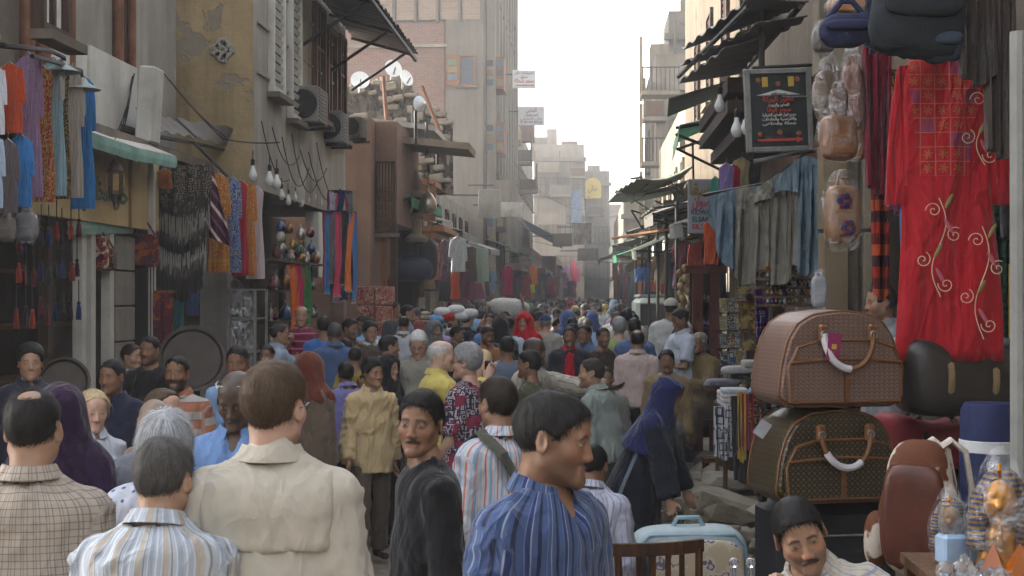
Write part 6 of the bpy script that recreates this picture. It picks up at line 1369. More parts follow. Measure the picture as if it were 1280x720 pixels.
# clothes hanging behind the tarpaulin
for q in [(898, 918, 205, 262, 14, 'shirt', F('7c6a9a'), 'mauve shirt hanging behind the tarpaulin'), (908, 926, 206, 270, 14.3, 'shirt', F('a02030'), 'red shirt hanging behind the tarpaulin'), (916, 938, 198, 262, 14.6, 'kaftan', F('a89a70'), 'sand coloured scarf-cloth under the framed sign'), (930, 952, 200, 262, 14.8, 'kaftan', mat_motif('plaid_n', '2c2e38', '6a6a72', 18, .6), 'dark checked cloth under the framed sign'), (879, 898, 275, 330, 15, 'shirt', F('b04c24'), 'orange shirt hanging by the painted sign'), (886, 902, 222, 290, 15.3, 'kaftan', F('4a8a78'), 'sea green cloth beside the painted sign')]: garment(*q, sleeves=False)
# right near: red dress and what hangs round it
def mat_reddress():
    t = NT('red_embroidered'); v = t.coord(); x, y, z = t.sep(v); red, sv = S('a3121e'), S('8a0f1c')
    c = t.mix(t.noise(3, 4), red, sv)
    m = t.math('MULTIPLY', t.math('LESS_THAN', t.math('ABSOLUTE', t.math('ADD', x, .02)), t.math('MULTIPLY_ADD', z, .12, .17)), t.math('MULTIPLY', t.math('GREATER_THAN', z, -.56), t.math('LESS_THAN', z, -.05)))
    gx_ = t.math('FRACT', t.math('MULTIPLY_ADD', x, 16, 50)); gz_ = t.math('FRACT', t.math('MULTIPLY_ADD', z, 16, 50))
    line = t.math('MAXIMUM', t.math('LESS_THAN', gx_, .05), t.math('LESS_THAN', gz_, .05)); c = t.mix(t.math('MULTIPLY', m, line), c, S('94604c'))
    cell = t.n('TexWhiteNoise'); t.put(cell.inputs[0], t.comb(t.math('FLOOR', t.math('MULTIPLY_ADD', x, 16, 50)), t.math('FLOOR', t.math('MULTIPLY_ADD', z, 16, 50))))
    c = t.mix(t.math('MULTIPLY', m, t.math('MULTIPLY', t.math('GREATER_THAN', cell.outputs[0], .72), t.math('SUBTRACT', 1., line))), c, S('7c2c48'))
    dx, dz = t.math('SUBTRACT', gx_, .54), t.math('SUBTRACT', gz_, .54); rr = t.math('SQRT', t.math('ADD', t.math('MULTIPLY', dx, dx), t.math('MULTIPLY', dz, dz)))
    pet = t.math('LESS_THAN', rr, t.math('MULTIPLY_ADD', t.math('SINE', t.math('MULTIPLY', t.math('ARCTAN2', dx, dz), 6)), .12, .24)); c = t.mix(t.math('MULTIPLY', m, t.math('MULTIPLY', pet, t.math('LESS_THAN', cell.outputs[0], .5))), c, S('8a4a2c'))
    crumple(t, .45); return t.fin(c, .85, 0, .2, Sheen_Weight=.2)
RD = garment(1112, 1258, 58, 446, 6.3, 'kaftan', mat_reddress(), 'long red embroidered dress with flared sleeves hung beside the bags', name='dress', cat='dress', depth=.55)
for ch in RD.children:
    if ch.name.startswith('garment_body'): ch.data = ch.data.copy(); ch.data.transform(Matrix.Diagonal((*ch.scale, 1))); ch.scale = (1, 1, 1)
    if ch.name.startswith('sleeve'): ch.scale[2] = 1.2; ch.scale[0] *= 1.04
THR = mat_plain('cream_thread', 'b8a48a', .6, bump=0); THG = mat_plain('olive_thread', '6a6838', .6, bump=0); THP = mat_plain('rose_thread', '9a4a5a', .6, bump=0)
def spiral(cx, cz, r0, turns, s=1, y=-.1, ph=0.): return [(cx+s*r0*(1-t)*math.cos(ph+t*turns*2*math.pi), y, cz+r0*(1-t)*math.sin(ph+t*turns*2*math.pi)) for t in np.linspace(0, .9, 22)]
def emb(cx, z0, z1, s, y, nsp):
    g = MB(); pts = [(cx+s*.03*math.sin(t*6.5), y, z0+(z1-z0)*t) for t in np.linspace(0, 1, 18)]; g.tube(pts, .0022, 5); g.obj('embroidered_stem', THR, RD, True)
    for i in range(nsp):
        t = (i+.5)/nsp; q = MB(); q.tube(spiral(cx+s*.03*math.sin(t*6.5)+(.045 if i % 2 else -.045)*s, z0+(z1-z0)*t, .035, 1.6, 1 if i % 2 else -1, y-.004, i), .0022, 5); q.obj('embroidered_curl', THR, RD, True)
        l = MB(); l.add(*sbag(.018, .008, .07, 2)); o = l.obj('embroidered_leaf', (THG, THP)[i % 2], RD, True); o.location = (cx+s*.03*math.sin(t*6.5)+.02*s, y-.003, z0+(z1-z0)*t+.04); o.rotation_euler = (0, .5*s*(-1)**i, 0)
emb(-.06, -.66, -1.08, 1, -.086, 4); emb(.12, -.78, -1.26, 1, -.088, 4); emb(.13, -.2, -.52, 1, -.075, 4)
def hung_cloth(px0, px1, py0, py1, Y, mat, label, name='cloth', cat='cloth', taper=1., folds=5., rz=0.):
    s = FPX/Y; W, H = (px1-px0)/s, (py1-py0)/s; r = empty(name, at((px0+px1)/2, py0, Y), rz, label, cat); P = []
    for t in np.linspace(0, 1, 18): P.append([(x*W/2*(1+(taper-1)*t), .035*math.sin(x*folds*2+t)*(.3+t)+.01*math.sin(x*17), -t*H-.02*math.sin(x*3+1)*t) for x in np.linspace(-1, 1, 26)])
    MB().grid(P, .012).obj('cloth_panel', mat, r, True); return r
hung_cloth(1232, 1266, -12, 190, 5.9, F('3a302b'), 'dark brown trousers hung beside the red dress', 'trousers', 'trousers'); hung_cloth(1200, 1240, -20, 100, 5.9, F('2f2622'), 'dark brown jacket hung above the red dress', 'jacket', 'jacket')
hung_cloth(1080, 1112, 50, 236, 6.8, F('6a1028'), 'crimson shawl hung left of the red dress', 'shawl', 'shawl', .8); hung_cloth(1091, 1109, 236, 372, 7.2, mat_stripes('redplaid', ['8f2a20', '5a2020', 'a0452c', '3c2028'], 2, .22), 'narrow red checked scarf hung before the columns', 'scarf', 'scarf', .8, 2)
hung_cloth(1127, 1142, 262, 320, 6.9, mat_stripes('bluestripe', ['7fa4c4', '3f6f9c', 'a8b8c8'], 0, .03), 'short blue striped cloth next to the red dress'); hung_cloth(1128, 1143, 318, 440, 7.0, mat_stripes('lilacstripe', ['9a8aa4', '5a3a5c', 'b4acb8'], 0, .028), 'purple and white striped cloth next to the red dress')
hung_cloth(1240, 1272, 228, 452, 6.9, mat_motif('green_plaid', '1c3028', '2c4a3c', 9, .5), 'dark green plaid cloth behind the red dress'); hung_cloth(1110, 1132, 150, 262, 7.0, F('8a4a6a'), 'crumpled mauve blouse behind the red sleeve', 'blouse', 'blouse')
m = MB(); m.tube([at(1274, 40, 5.4), Vector((at(1274, 40, 5.4).x, 5.4, 0))], .035, 12); tag(m.obj('pole', mat_plain('concrete_pole', '7c7c78', .8, var=.15)), 'grey pole at the edge of the bag stall', 'pole')
m = MB(); m.tube([at(1264, 330, 6.5), at(1264, 470, 6.5)], .012, 8); tag(m.obj('rod', mat_plain('yellow_rod', '8a7a24', .5)), 'thin yellow rod behind the dark green plaid', 'rod')
def big_bag(px0, px1, py0, py1, Y, col, label, rz=0.):
    s = FPX/Y; W, H = (px1-px0)/s, (py1-py0)/s; r = empty('shoulder_bag', at((px0+px1)/2, (py0+py1)/2, Y), rz, label, 'bag'); mt = mat_plain('cotton_'+col, col, .85, var=.25, scale=14, bump=.4); m = MB(); V_, F_ = sbag(W, W*.4, H, 2.8, 40, 28, .1, px0); V_ = np.array(V_); V_ = V_*(1+.12*(1-np.abs(vnoise(V_*np.array((22, 22, 7)), px0)))[:, None]-.06); m.add(V_.tolist(), F_); m.obj('bag', mt, r, True); q = MB(); q.add(*sbag(W*.85, .06, H*.35, 3)); o = q.obj('flap', mt, r, True); o.location = (0, -W*.2, H*.1); q = MB(); q.tube([(-W*.35, 0, H*.4), (-W*.1, 0, H*.9), (W*.1, 0, H*.9), (W*.35, 0, H*.4)], .014, 6); q.obj('strap', mt, r, True)
big_bag(1090, 1206, -40, 74, 5.9, '1c2126', 'big charcoal cloth bag hung at the top of the stall', .1); big_bag(1025, 1092, 18, 58, 6.3, '1f2440', 'navy bag hung beside the wrapped leather bags'); big_bag(1150, 1205, 30, 80, 5.9, '2c3644', 'slate denim bag hung above the red dress'); big_bag(1200, 1225, 20, 90, 6.3, '3a3a3c', 'dark grey pouch between the hung jackets')
wrapped_bag(1014, 1046, 24, 70, 6.9, '3a3026', 'dark bag in crinkled plastic at the top of the string', .3, group=None); wrapped_bag(1016, 1056, 70, 160, 6.9, '5c4636', 'tall brown bag in crinkled plastic', .1, group=None); wrapped_bag(1048, 1082, 58, 172, 6.8, '6a4028', 'russet bag in crinkled plastic beside the crimson shawl', -.2, group=None); wrapped_bag(1020, 1076, 130, 206, 6.6, '7a5230', 'light brown leather bag in plastic above the backpack', .25, group=None); wrapped_bag(1026, 1080, 212, 312, 6.7, '7d5a3c', 'tan leather backpack with flower motifs in plastic', .3, True, None); wrapped_bag(1030, 1086, -8, 22, 6.5, '8a5c34', 'orange leather bag at the very top of the string', .1, group=None)
for k, (a, b, c_, d_, y_, cl, lb) in enumerate(((1036, 1062, 100, 150, 6.6, '4a3426', 'small dark brown bag in plastic between the taller ones'), (1058, 1084, 150, 205, 6.9, '8a6038', 'honey-coloured bag in plastic above the flowered backpack'), (1014, 1036, 92, 140, 6.4, '6a5a48', 'grey-brown purse in plastic at the outer edge of the string'), (1050, 1078, 20, 62, 6.9, '74492c', 'chestnut purse in plastic behind the navy bag'))): wrapped_bag(a, b, c_, d_, y_, cl, lb, .2*k-.3, group=None)
hung_cloth(1216, 1250, -20, 70, 6.2, F('3c3c40'), 'charcoal scarf hung between the dark bags', 'scarf', 'scarf'); hung_cloth(1080, 1100, -10, 60, 6.5, F('232c48'), 'navy cloth hung over the crimson shawl'); hung_cloth(1252, 1282, 186, 300, 6.4, F('2a2a2e'), 'black cloth hung below the brown trousers'); hung_cloth(1114, 1128, 90, 180, 7.1, mat_motif('sequin', '8a6a2c', '2c2c30', 24, .5), 'gold sequined scarf glinting behind the red dress', 'scarf', 'scarf'); hung_cloth(1244, 1270, 300, 440, 7.3, mat_motif('tart', '24303a', '3a4a50', 14, .5), 'blue-black tartan cloth below the green plaid')
wrapped_bag(1012, 1036, 335, 388, 8.6, '8a8c90', 'silvery toy in shiny plastic behind the brown travel bag', 0, group=None)
wrapped_bag(-4, 22, 262, 306, 10.6, '5c564c', 'small bags in clear plastic below the left clothes rack', 0, group=None); wrapped_bag(16, 50, 256, 306, 10.8, '6a6a70', 'bundle of trinkets in clear plastic below the azure tunic', 0, group=None)
# --- travel bags
def mat_weave(key, a, b, c2, s=95):
    t = NT('weave_'+key); x, y, z = t.sep(t.coord()); u = t.math('ADD', x, t.math('MULTIPLY', y, .9))
    w = t.math('SINE', t.math('MULTIPLY', u, s*3)); zz = t.math('SINE', t.math('ADD', t.math('MULTIPLY', z, s*4), t.math('MULTIPLY', w, 1.6))); m = t.ramp(zz, [(.3, (0, 0, 0)), (.6, (1, 1, 1))])
    col = t.mix(m, S(a), S(b)); col = t.mix(t.math('MULTIPLY', t.math('GREATER_THAN', w, .6), .5), col, S(c2)); t.bump(zz, .15, .003); return t.fin(col, .5, 0, .35)
def mat_monogram(key, base, ink, s=42.):
    """dark coated canvas with a small repeat of quatrefoils and dots"""
    t = NT('monogram_'+key); x, y, z = t.sep(t.coord()); u = t.math('ADD', x, t.math('MULTIPLY', y, .95)); c = t.mix(t.noise(6, 3), S(base), tuple(q*.7 for q in S(base)[:3])+(1,))
    for ox, oz, k, amp, r in ((0, 0, 4, .12, .2), (.5, .5, 4, .09, .13)):
        fx = t.math('SUBTRACT', t.math('FRACT', t.math('MULTIPLY_ADD', u, s, 50+ox)), .5); fz = t.math('SUBTRACT', t.math('FRACT', t.math('MULTIPLY_ADD', z, s, 50+oz)), .5); rr = t.math('SQRT', t.math('ADD', t.math('MULTIPLY', fx, fx), t.math('MULTIPLY', fz, fz)))
        pet = t.math('LESS_THAN', rr, t.math('MULTIPLY_ADD', t.math('SINE', t.math('MULTIPLY', t.math('ARCTAN2', fx, fz), k)), amp, r)); c = t.mix(t.math('MULTIPLY', pet, .8), c, S(ink))
    return t.fin(c, .42, 0, .4)
LEA = mat_plain('tan_leather', '65401f', .45, 0, .4, var=.2, scale=20)
def trolley_bag(p, w, d, h, rz, body, label, tagc=None):
    """domed travel bag: shell, front pocket, piping, two handles, wheels"""
    r = empty('travel_bag', p, rz, label, 'bag')
    prof = [(-w/2+.05, 0), (-w/2+.012, .02), (-w/2-.008, h*.12), (-w/2+.008, h*.45), (-w/2+.035, h*.7), (-w/2+.075, h*.86), (-w/2+.14, h*.96), (0, h), (w/2-.14, h*.96), (w/2-.075, h*.86), (w/2-.035, h*.7), (w/2-.008, h*.45), (w/2+.008, h*.12), (w/2-.012, .02), (w/2-.05, 0)]
    n = len(prof); k = np.linspace(0, 1, n); tt = np.linspace(0, 1, 40); out = [(float(np.interp(t, k, [q[0] for q in prof])), float(np.interp(t, k, [q[1] for q in prof]))) for t in tt]
    m = MB(); rows = []
    for yy, sc_ in ((-d/2, .94), (-d/2+.02, .985), (-d/2+.06, 1.), (0, 1.01), (d/2-.06, 1.), (d/2-.02, .985), (d/2, .94)): rows.append([(x*sc_, yy, (z-h*.45)*sc_+h*.45) for x, z in out])
    V = [v for r_ in rows for v in r_]; N_ = len(out); Fq = []
    for i in range(6):
        for j in range(N_): Fq.append((i*N_+j, i*N_+(j+1) % N_, (i+1)*N_+(j+1) % N_, (i+1)*N_+j))
    Fq.append(tuple(range(N_))[::-1]); Fq.append(tuple(range(6*N_, 7*N_))); m.add(V, Fq); sh = m.obj('shell', body, r, True)
    for yy in (-d/2+.02, d/2-.02): q = MB(); q.tube([(x*.985, yy-.004*np.sign(-yy), (z-h*.45)*.985+h*.45) for x, z in out]+[(-w/2*.9, yy, .004)], .0048, 6); q.obj('piping', LEA, sh, True)
    # front pocket
    q = MB(); po = [(-w*.44, h*.06), (-w*.46, h*.4), (-w*.38, h*.62), (-w*.2, h*.69), (w*.2, h*.69), (w*.38, h*.62), (w*.46, h*.4), (w*.44, h*.06)]; q.prism(po, .05, Matrix.Translation((0, -d/2-.035, 0))); pk = q.obj('front_pocket', body, r); q = MB(); q.tube([(x, -d/2-.036, z) for x, z in po+po[:1]], .005, 6); q.obj('piping', LEA, pk, True)
    q = MB(); q.tube([(x, -d/2-.042, h*.45+.05*h*math.cos(x/w*3)) for x in np.linspace(-w*.45, w*.45, 12)], .006, 6); q.obj('leather_band', LEA, pk, True); q = MB(); q.box((0, -d/2-.04, h*.25), (.018, .012, h*.38)); q.obj('leather_strap', LEA, pk)
    q = MB(); q.tube([(w/2+.012, y_, z_) for y_, z_ in ((-d*.3, 0), (-d*.28, h*.2), (-d*.15, h*.32), (d*.15, h*.32), (d*.28, h*.2), (d*.3, 0))], .01, 6); q.obj('side_piping', LEA, sh, True); q = MB(); q.add(*sbag(.05, d*.55, h*.3, 3)); o = q.obj('side_pocket', body, r, True); o.location = (w/2+.015, 0, h*.15)
    hx = w*.2; q = MB(); arc = [(hx*math.cos(t), -d/2-.06-.02*math.sin(t), h*.76-h*.36*math.sin(t)) for t in np.linspace(0, math.pi, 17)]; q.tube(arc, .0105, 8); ho = q.obj('handle', LEA, r, True)
    i0, i1 = (8, 17) if tagc else (5, 14); q = MB(); q.tube(arc[i0:i1], .0145, 8); q.obj('paper_wrap', mat_plain('wrap_paper', 'b4b0b4', .6), ho, True)
    for s in (-1, 1):
        q = MB(); q.box((s*hx, -d/2-.05, h*.765), (.034, .03, .07), bev=.008); q.obj('handle_tab', LEA, ho); q = MB(); q.tube([(s*hx+.014*math.cos(t), -d/2-.068, h*.75+.014*math.sin(t)) for t in np.linspace(0, 6.3, 11)], .0035, 5); q.obj('ring', GREYMETAL, ho, True)
    if tagc: q = MB(); q.box((-hx+.035, -d/2-.08, h*.63), (.055, .004, .11), (0, .15, 0)); tg = q.obj('price_tag', mat_plain('tag_'+tagc, tagc, .5), r); q = MB(); q.box((-hx+.035, -d/2-.084, h*.63), (.02, .003, .02), (0, .15, 0)); q.obj('tag_emblem', INKY, tg)
    for s in (-1, 1): q = MB(); q.lathe([(.001, -.012), (.03, -.012), (.03, .012), (.001, .012)], (0, 0, 0), 12, Euler((0, math.pi/2, 0)).to_matrix()); o = q.obj('wheel', BLACKR, r); o.location = (s*w*.38, d/2-.02, -.004)
    return r
YB = 6.15
za = at(1030, 514, YB).z
trolley_bag(at(1027, 622, YB), .54, .34, .385, .28, mat_monogram('dark', '261f18', '6a5a34'), 'dark monogrammed travel bag with tan piping, lower of the pair')
trolley_bag(at(1032, 505, YB), .54, .34, .40, .25, mat_weave('brown', '604a40', '715b50', '4b3830'), 'brown woven-pattern travel bag with tag, on top of the monogrammed one', '7a1c50')
q = MB(); q.box((0, 0, 0), (.05, .004, .07), (0, .6, 0)); o = q.obj('paper_tag', mat_plain('tag_white', '8a8a90', .6)); o.location = at(953, 536, YB-.1); tag(o, 'white paper tag hanging from the monogrammed bag', 'tag')
# black suitcase below
r = empty('suitcase', (at(1030, 660, YB+.1).x, YB+.1, .22), .2, 'black upright suitcase carrying the monogrammed bag', 'suitcase'); zt = at(1030, 624, YB).z-.22
m = MB(); m.box((0, 0, zt/2), (.52, .36, zt-.01), bev=.05); m.obj('shell', mat_plain('black_nylon', '17181c', .6, var=.2), r, True); m = MB(); m.add(*sbag(.4, .08, zt*.5, 4)); o = m.obj('front_pocket', mat_plain('navy_monogram', '1a2230', .5), r, True); o.location = (.02, -.19, zt*.45); m = MB(); m.tube([(-.2, -.2, zt*.2), (-.2, -.2, zt*.85), (.2, -.2, zt*.85)], .006, 5); m.obj('zip', GREYMETAL, r)
m = MB(); m.box((1.0, 6.55, .11), (1.5, 1.4, .22)); tag(m.obj('platform', WOODB), 'low wooden platform under the stacked bags', 'platform')
# leather holdall, red bag, navy drum bag, cowhide backpack
def holdall(p, w, d, h, rz, mt, trim, label, straps=2):
    r = empty('holdall', p, rz, label, 'bag'); m = MB(); V, Fq = sbag(w, d, h, 4.4, 30, 20, .06, 5); V = [(v[0], v[1], v[2]+h/2-(.03*math.cos(v[0]/w*6) if v[2] > 0 else 0)) for v in V]; m.add(V, Fq); m.obj('bag', mt, r, True)
    for i in range(straps):
        x = -w*.2+i*w*.34; q = MB(); q.tube([(x, -d*.5*math.cos(a)-.004, h/2+h*.5*math.sin(a)) for a in np.linspace(-1.2, 1.35, 14)], .017, 6, flat=.35, up=(0, 0, 1)); q.obj('strap', trim, r, True)
    for s in (-1, 1): q = MB(); q.tube([(-w*.2, s*d*.22, h*.96), (-w*.12, s*d*.16, h*1.16), (w*.1, s*d*.16, h*1.2), (w*.14, s*d*.22, h*.96)], .012, 7); q.obj('handle', trim, r, True)
    for s in (-1, 1): q = MB(); q.tube([(s*w*.44, d*.36*math.cos(a), h/2+h*.38*math.sin(a)) for a in np.linspace(0, 6.3, 21)], .007, 5); q.obj('end_piping', trim, r, True)
holdall(at(1200, 518, 6.45), .6, .34, .33, .2, mat_plain('black_leather', '2a2522', .4, 0, .5, var=.25, scale=9), mat_plain('khaki_strap', '7a6848', .6), 'black leather holdall with khaki straps on the stack')
holdall(at(1165, 585, 6.7), .5, .32, .24, .2, mat_plain('red_nylon', '6a1420', .7, var=.2), BLACKR, 'dark red holdall under the black leather one')
for k, (px_, py_, w_, h_, c_, lb) in enumerate(((1150, 640, .62, .22, '201c1e', 'black flat bag in the bottom of the pile'), (1215, 700, .6, .3, '1a1c22', 'black trunk under the navy drum bag'))): holdall(at(px_, py_, 6.7), w_, .34, h_, .1, mat_plain('pile%d' % k, c_, .6), BLACKR, lb)
r = empty('drum_bag', at(1238, 656, 5.9), 0, 'tall navy drum bag with a white band', 'bag'); H_ = (656-506)/305; m = MB(); m.lathe([(.001, 0), (.1, 0), (.115, .02), (.12, H_*.5), (.116, H_*.94), (.1, H_), (.001, H_*1.005)], (0, 0, 0), 22); m.obj('bag', mat_plain('navy_canvas', '1b2347', .8, var=.2, scale=12, bump=.4), r, True); m = MB(); m.lathe([(.1195, H_*.60), (.1225, H_*.605), (.1225, H_*.695), (.1185, H_*.70)], (0, 0, 0), 22); m.obj('white_band', mat_plain('band_white', 'b0b2b4', .7), r, True); m = MB(); m.tube([(0, -.12, H_*.3), (.13, -.1, H_*.5), (.06, -.06, H_*1.0)], .012, 6); m.obj('strap', mat_plain('navy_canvas', '1b2347'), r)
def mat_cowhide():
    t = NT('cowhide'); n = t.ramp(t.noise(7, 3, .5), [(.52, (0, 0, 0)), (.55, (1, 1, 1))]); f = t.noise(160, 3); c = t.mix(n, S('5a3018'), S('b4aa9e')); c = t.mix(t.math('MULTIPLY', f, .5), c, t.mix(1., c, (.5, .45, .4, 1), 'MULTIPLY')); t.bump(f, .6, .006); return t.fin(c, .7, 0, .3)
HIDE = mat_cowhide(); r = empty('hide_backpack', at(1150, 712, 5.2), -.35, 'brown leather and cowhide backpack with white straps', 'backpack'); m = MB(); V, Fq = sbag(.28, .2, .48, 3.2, 24, 18, .05, 9, .25); m.add(V, Fq); o = m.obj('body', HIDE, r, True); o.location = (0, 0, .22); m = MB(); m.add(*sbag(.22, .08, .36, 4, noise=.03)); o = m.obj('front_panel', mat_plain('ox_leather', '4a2418', .42, 0, .4, var=.3, scale=8), r, True); o.location = (-.01, -.085, .2); m = MB(); m.add(*sbag(.09, .14, .2, 2.6)); o = m.obj('side_pocket', HIDE, r, True); o.location = (-.15, 0, .1)
for x in (.06, .12): m = MB(); m.tube([(x-.06, .02, .43), (x-.02, .05, .46), (x+.03, .06, .42), (x+.05, .06, .3), (x+.05, .04, .05)], .024, 8, flat=.45); m.obj('strap', mat_plain('white_fur', 'b0a89c', .9, var=.2, scale=40, bump=.6), r, True)
# trinket table with wrapped pharaoh figures, crystals, glass balls
TT = empty('trinket_table', (1.2, 4.15, 0), 0, 'small table crowded with crystal and gilt souvenirs', 'table'); zt = at(1200, 712, 4.1).z-.01; m = MB(); m.box((0, .05, zt-.02), (.5, .5, .03)); m.obj('top', WOODB, TT)
for sx in (-1, 1):
    for sy in (-1, 1): m = MB(); m.box((sx*.22, .05+sy*.22, (zt-.035)/2), (.04, .04, zt-.035)); m.obj('leg', WOODB, TT)
GOLD = mat_plain('gilt', '9a6a2c', .35, .6, var=.3, scale=30); BLUEB = mat_plain('lapis', '24386c', .4)
t = NT('crystal'); CRY = t.fin((.92, .95, 1, 1), .05, 0, .5, Transmission_Weight=.9, IOR=1.45); t = NT('amber_glass'); AMB = t.fin(S('c86a20'), .1, 0, .5, Transmission_Weight=.6)
def pharaoh(p, h, rz, label, face=True):
    r = empty('figurine', p, rz, label, 'figurine'); f = Field((-.13, -.12, -.02), (.13, .12, .36), .006); f.cap((0, 0, 0), (0, 0, .09), .07, .055, .02, (1, 0, 0), .7, e0=True); f.ell((0, .03, .2), (.045, .048, .062), .015); f.cap((0, .01, .1), (0, .015, .17), .028, None, .02); f.cap((0, .07, .2), (0, .08, .185), .007, .009, .008); f.cap((-.015, .067, .168), (.015, .067, .168), .006, None, .005); f.cap((0, .06, .145), (0, .065, .08), .008, .01, .004)
    for s in (-1, 1): f.ell((s*.018, .075, .208), (.01, .008, .005), .004, sub=True)
    V, Fq = f.net(); V[:, 1] *= -1; o = link('bust', mesh('bust', V, Fq[:, ::-1]), GOLD, r); g = Field((-.15, -.15, -.02), (.15, .15, .36), .007); g.ell((0, .0, .215), (.062, .062, .072), .01)
    for s in (-1, 1): g.cap((s*.06, .0, .2), (s*.065, .03, .06), .022, .026, .02, e1=True)
    g.cap((0, -.03, .2), (0, -.04, .04), .06, .065, .02, (1, 0, 0), .5, e1=True); g.ell((0, .075, .195), (.047, .06, .064), .008, sub=True); V, Fq = g.net(); V[:, 1] *= -1; t_ = mat_stripes('nemes', ['1c2a4c', '6a4c24'], 2, .014); link('headdress', mesh('headdress', V, Fq[:, ::-1]), t_, r); q = MB(); q.tube([(0, -.062, .262), (0, -.075, .285), (0, -.06, .3)], .006, 6); q.obj('cobra', GOLD, r); w = MB(); V, Fq = sbag(.2, .18, .38, 2.6, 20, 14, .08, 4, .5); w.add(V, Fq); o = w.obj('plastic_wrap', plastic(), r, True); o.location = (0, 0, .16); k = h/.3; r.scale = (k, k, k)
pharaoh((at(1252, 705, 4.12).x, 4.12, zt), .31, -.35, 'gilt pharaoh bust with blue striped headdress in clear plastic'); pharaoh((at(1188, 700, 4.25).x, 4.25, zt), .2, -.3, 'small gilt figure wrapped in a clear plastic cone')
for i, (px_, sz, mt, lb) in enumerate(((1182, .05, CRY, 'large'), (1200, .05, CRY, 'second'),)): o = MB().add(*sbag(sz*1.1, sz*1.1, sz*1.1, 2, 16, 12)).obj('glass_ball', mt, None, True); o.location = (at(px_, 700, 3.98).x, 3.98, zt+sz*.56); tag(o, 'clear glass ball in front of the wrapped figures', 'glass ball', 'glass balls on the trinket table')
for i, (px_, Y_, s) in enumerate(((1242, 4.0, .1), (1262, 4.1, .07), (1275, 3.95, .11))): m = MB(); m.lathe([(s*.62, 0), (.002, s)], (0, 0, 0), 4); o = m.obj('crystal_pyramid', AMB); o.location = (at(px_, 700, Y_).x, Y_, zt); o.rotation_euler = (0, 0, .4+i); tag(o, 'amber glass pyramid on the trinket table', 'pyramid', 'amber pyramids')
for i, (px_, Y_, s) in enumerate(((1228, 4.0, .03), (1238, 3.95, .025), (1215, 3.95, .028), (1250, 3.92, .03), (1205, 4.1, .03))): m = MB(); m.lathe([(s*.6, 0), (s, s*.6), (s*.6, s*1.4), (.002, s*1.9)], (0, 0, 0), 6); o = m.obj('cut_crystal', CRY); o.location = (at(px_, 700, Y_).x, Y_, zt); tag(o, 'small faceted clear crystal on the trinket table', 'crystal', 'cut crystals')
for px_, w_ in ((1190, .07), (1217, .05)):
    r = empty('crystal_block', (at(px_, 660, 4.2).x, 4.2, zt+.09), .2, 'clear crystal block on a pale blue stand', 'crystal', 'crystal blocks'); m = MB(); m.box((0, 0, w_*.7), (w_, w_*.5, w_*1.3), bev=.005); m.obj('block', CRY, r); m = MB(); m.box((0, 0, -.04), (w_*1.1, w_, .09), bev=.01); m.obj('stand', mat_plain('pale_blue', '8aa0b8', .4), r)
for px_, py_ in ((917, 712), (938, 710)): r = empty('glass_stopper', at(px_, 722, 4.9), 0, 'round clear glass bottle stopper by the chair', 'glass', 'glass stoppers'); m = MB(); m.add(*sbag(.035, .035, .035, 2, 14, 10)); o = m.obj('ball', CRY, r, True); o.location = (0, 0, .05); m = MB(); m.lathe([(.012, -.08), (.008, 0), (.01, .035)], (0, 0, 0), 10); m.obj('neck', CRY, r, True)
TB2 = empty('glass_table', (at(930, 720, 4.9).x, 4.9, 0), 0, 'small side table holding glass stoppers', 'table'); zz = at(917, 722, 4.9).z-.08; m = MB(); m.box((0, 0, zz-.02), (.3, .3, .03)); m.obj('top', WHITEPAINT, TB2); m = MB(); m.tube([(0, 0, 0), (0, 0, zz-.035)], .03, 8); m.obj('leg', WOODD, TB2)
# blue suitcase carried by the woman, bentwood chair
def mat_print():
    t = NT('printed_panel'); n = t.noise(9, 3, .5); c = t.ramp(n, [(.0, S('b8a88c')), (.5, S('c4b8a4')), (.56, S('6a6078')), (.6, S('c0b49c')), (.68, S('a8285c')), (.8, S('8a2050'))], 'CONSTANT'); return t.fin(c, .5, 0, .3)
r = empty('blue_suitcase', (at(860, 700, 8.2).x, 8.2, .1), .12, 'light blue zip suitcase with printed front, carried by the woman in navy', 'suitcase'); zt2 = at(860, 657, 8.2).z-.1
m = MB(); m.add(*sbag(.66, .3, zt2, 5, 32, 22, .02)); o = m.obj('shell', mat_plain('blue_case', '9cabb0', .6, var=.2), r, True); o.location = (0, 0, zt2/2); m = MB(); m.add(*sbag(.58, .05, zt2*.84, 5, 24, 14)); o = m.obj('printed_front', mat_print(), r, True); o.location = (0, -.142, zt2*.48); m = MB(); m.tube([(-.3, -.13, .04), (-.3, -.13, zt2-.1), (-.24, -.125, zt2-.035), (.24, -.125, zt2-.035), (.3, -.13, zt2-.1), (.3, -.13, .04)], .009, 6); m.obj('piping', mat_plain('blue_piping', '7f9aa4', .5), r, True); m = MB(); m.tube([(-.09, 0, zt2-.01), (-.06, 0, zt2+.045), (.06, 0, zt2+.045), (.09, 0, zt2-.01)], .014, 7); m.obj('handle', mat_plain('blue_piping', '6aa0b4'), r, True)
for x in (-.22, .22): m = MB(); m.lathe([(.001, -.015), (.045, -.015), (.045, .015), (.001, .015)], (0, 0, 0), 12, Euler((0, math.pi/2, 0)).to_matrix()); o = m.obj('wheel', BLACKR, r); o.location = (x, .05, -.03)
CHR = empty('chair', (at(842, 690, 6.3).x, 6.1, 0), .35, 'dark bentwood chair with slatted back beside the suitcase', 'chair'); WCH = mat_wood('chair', '5a3a1e', '2e1c10'); zb = at(842, 676, 6.3).z
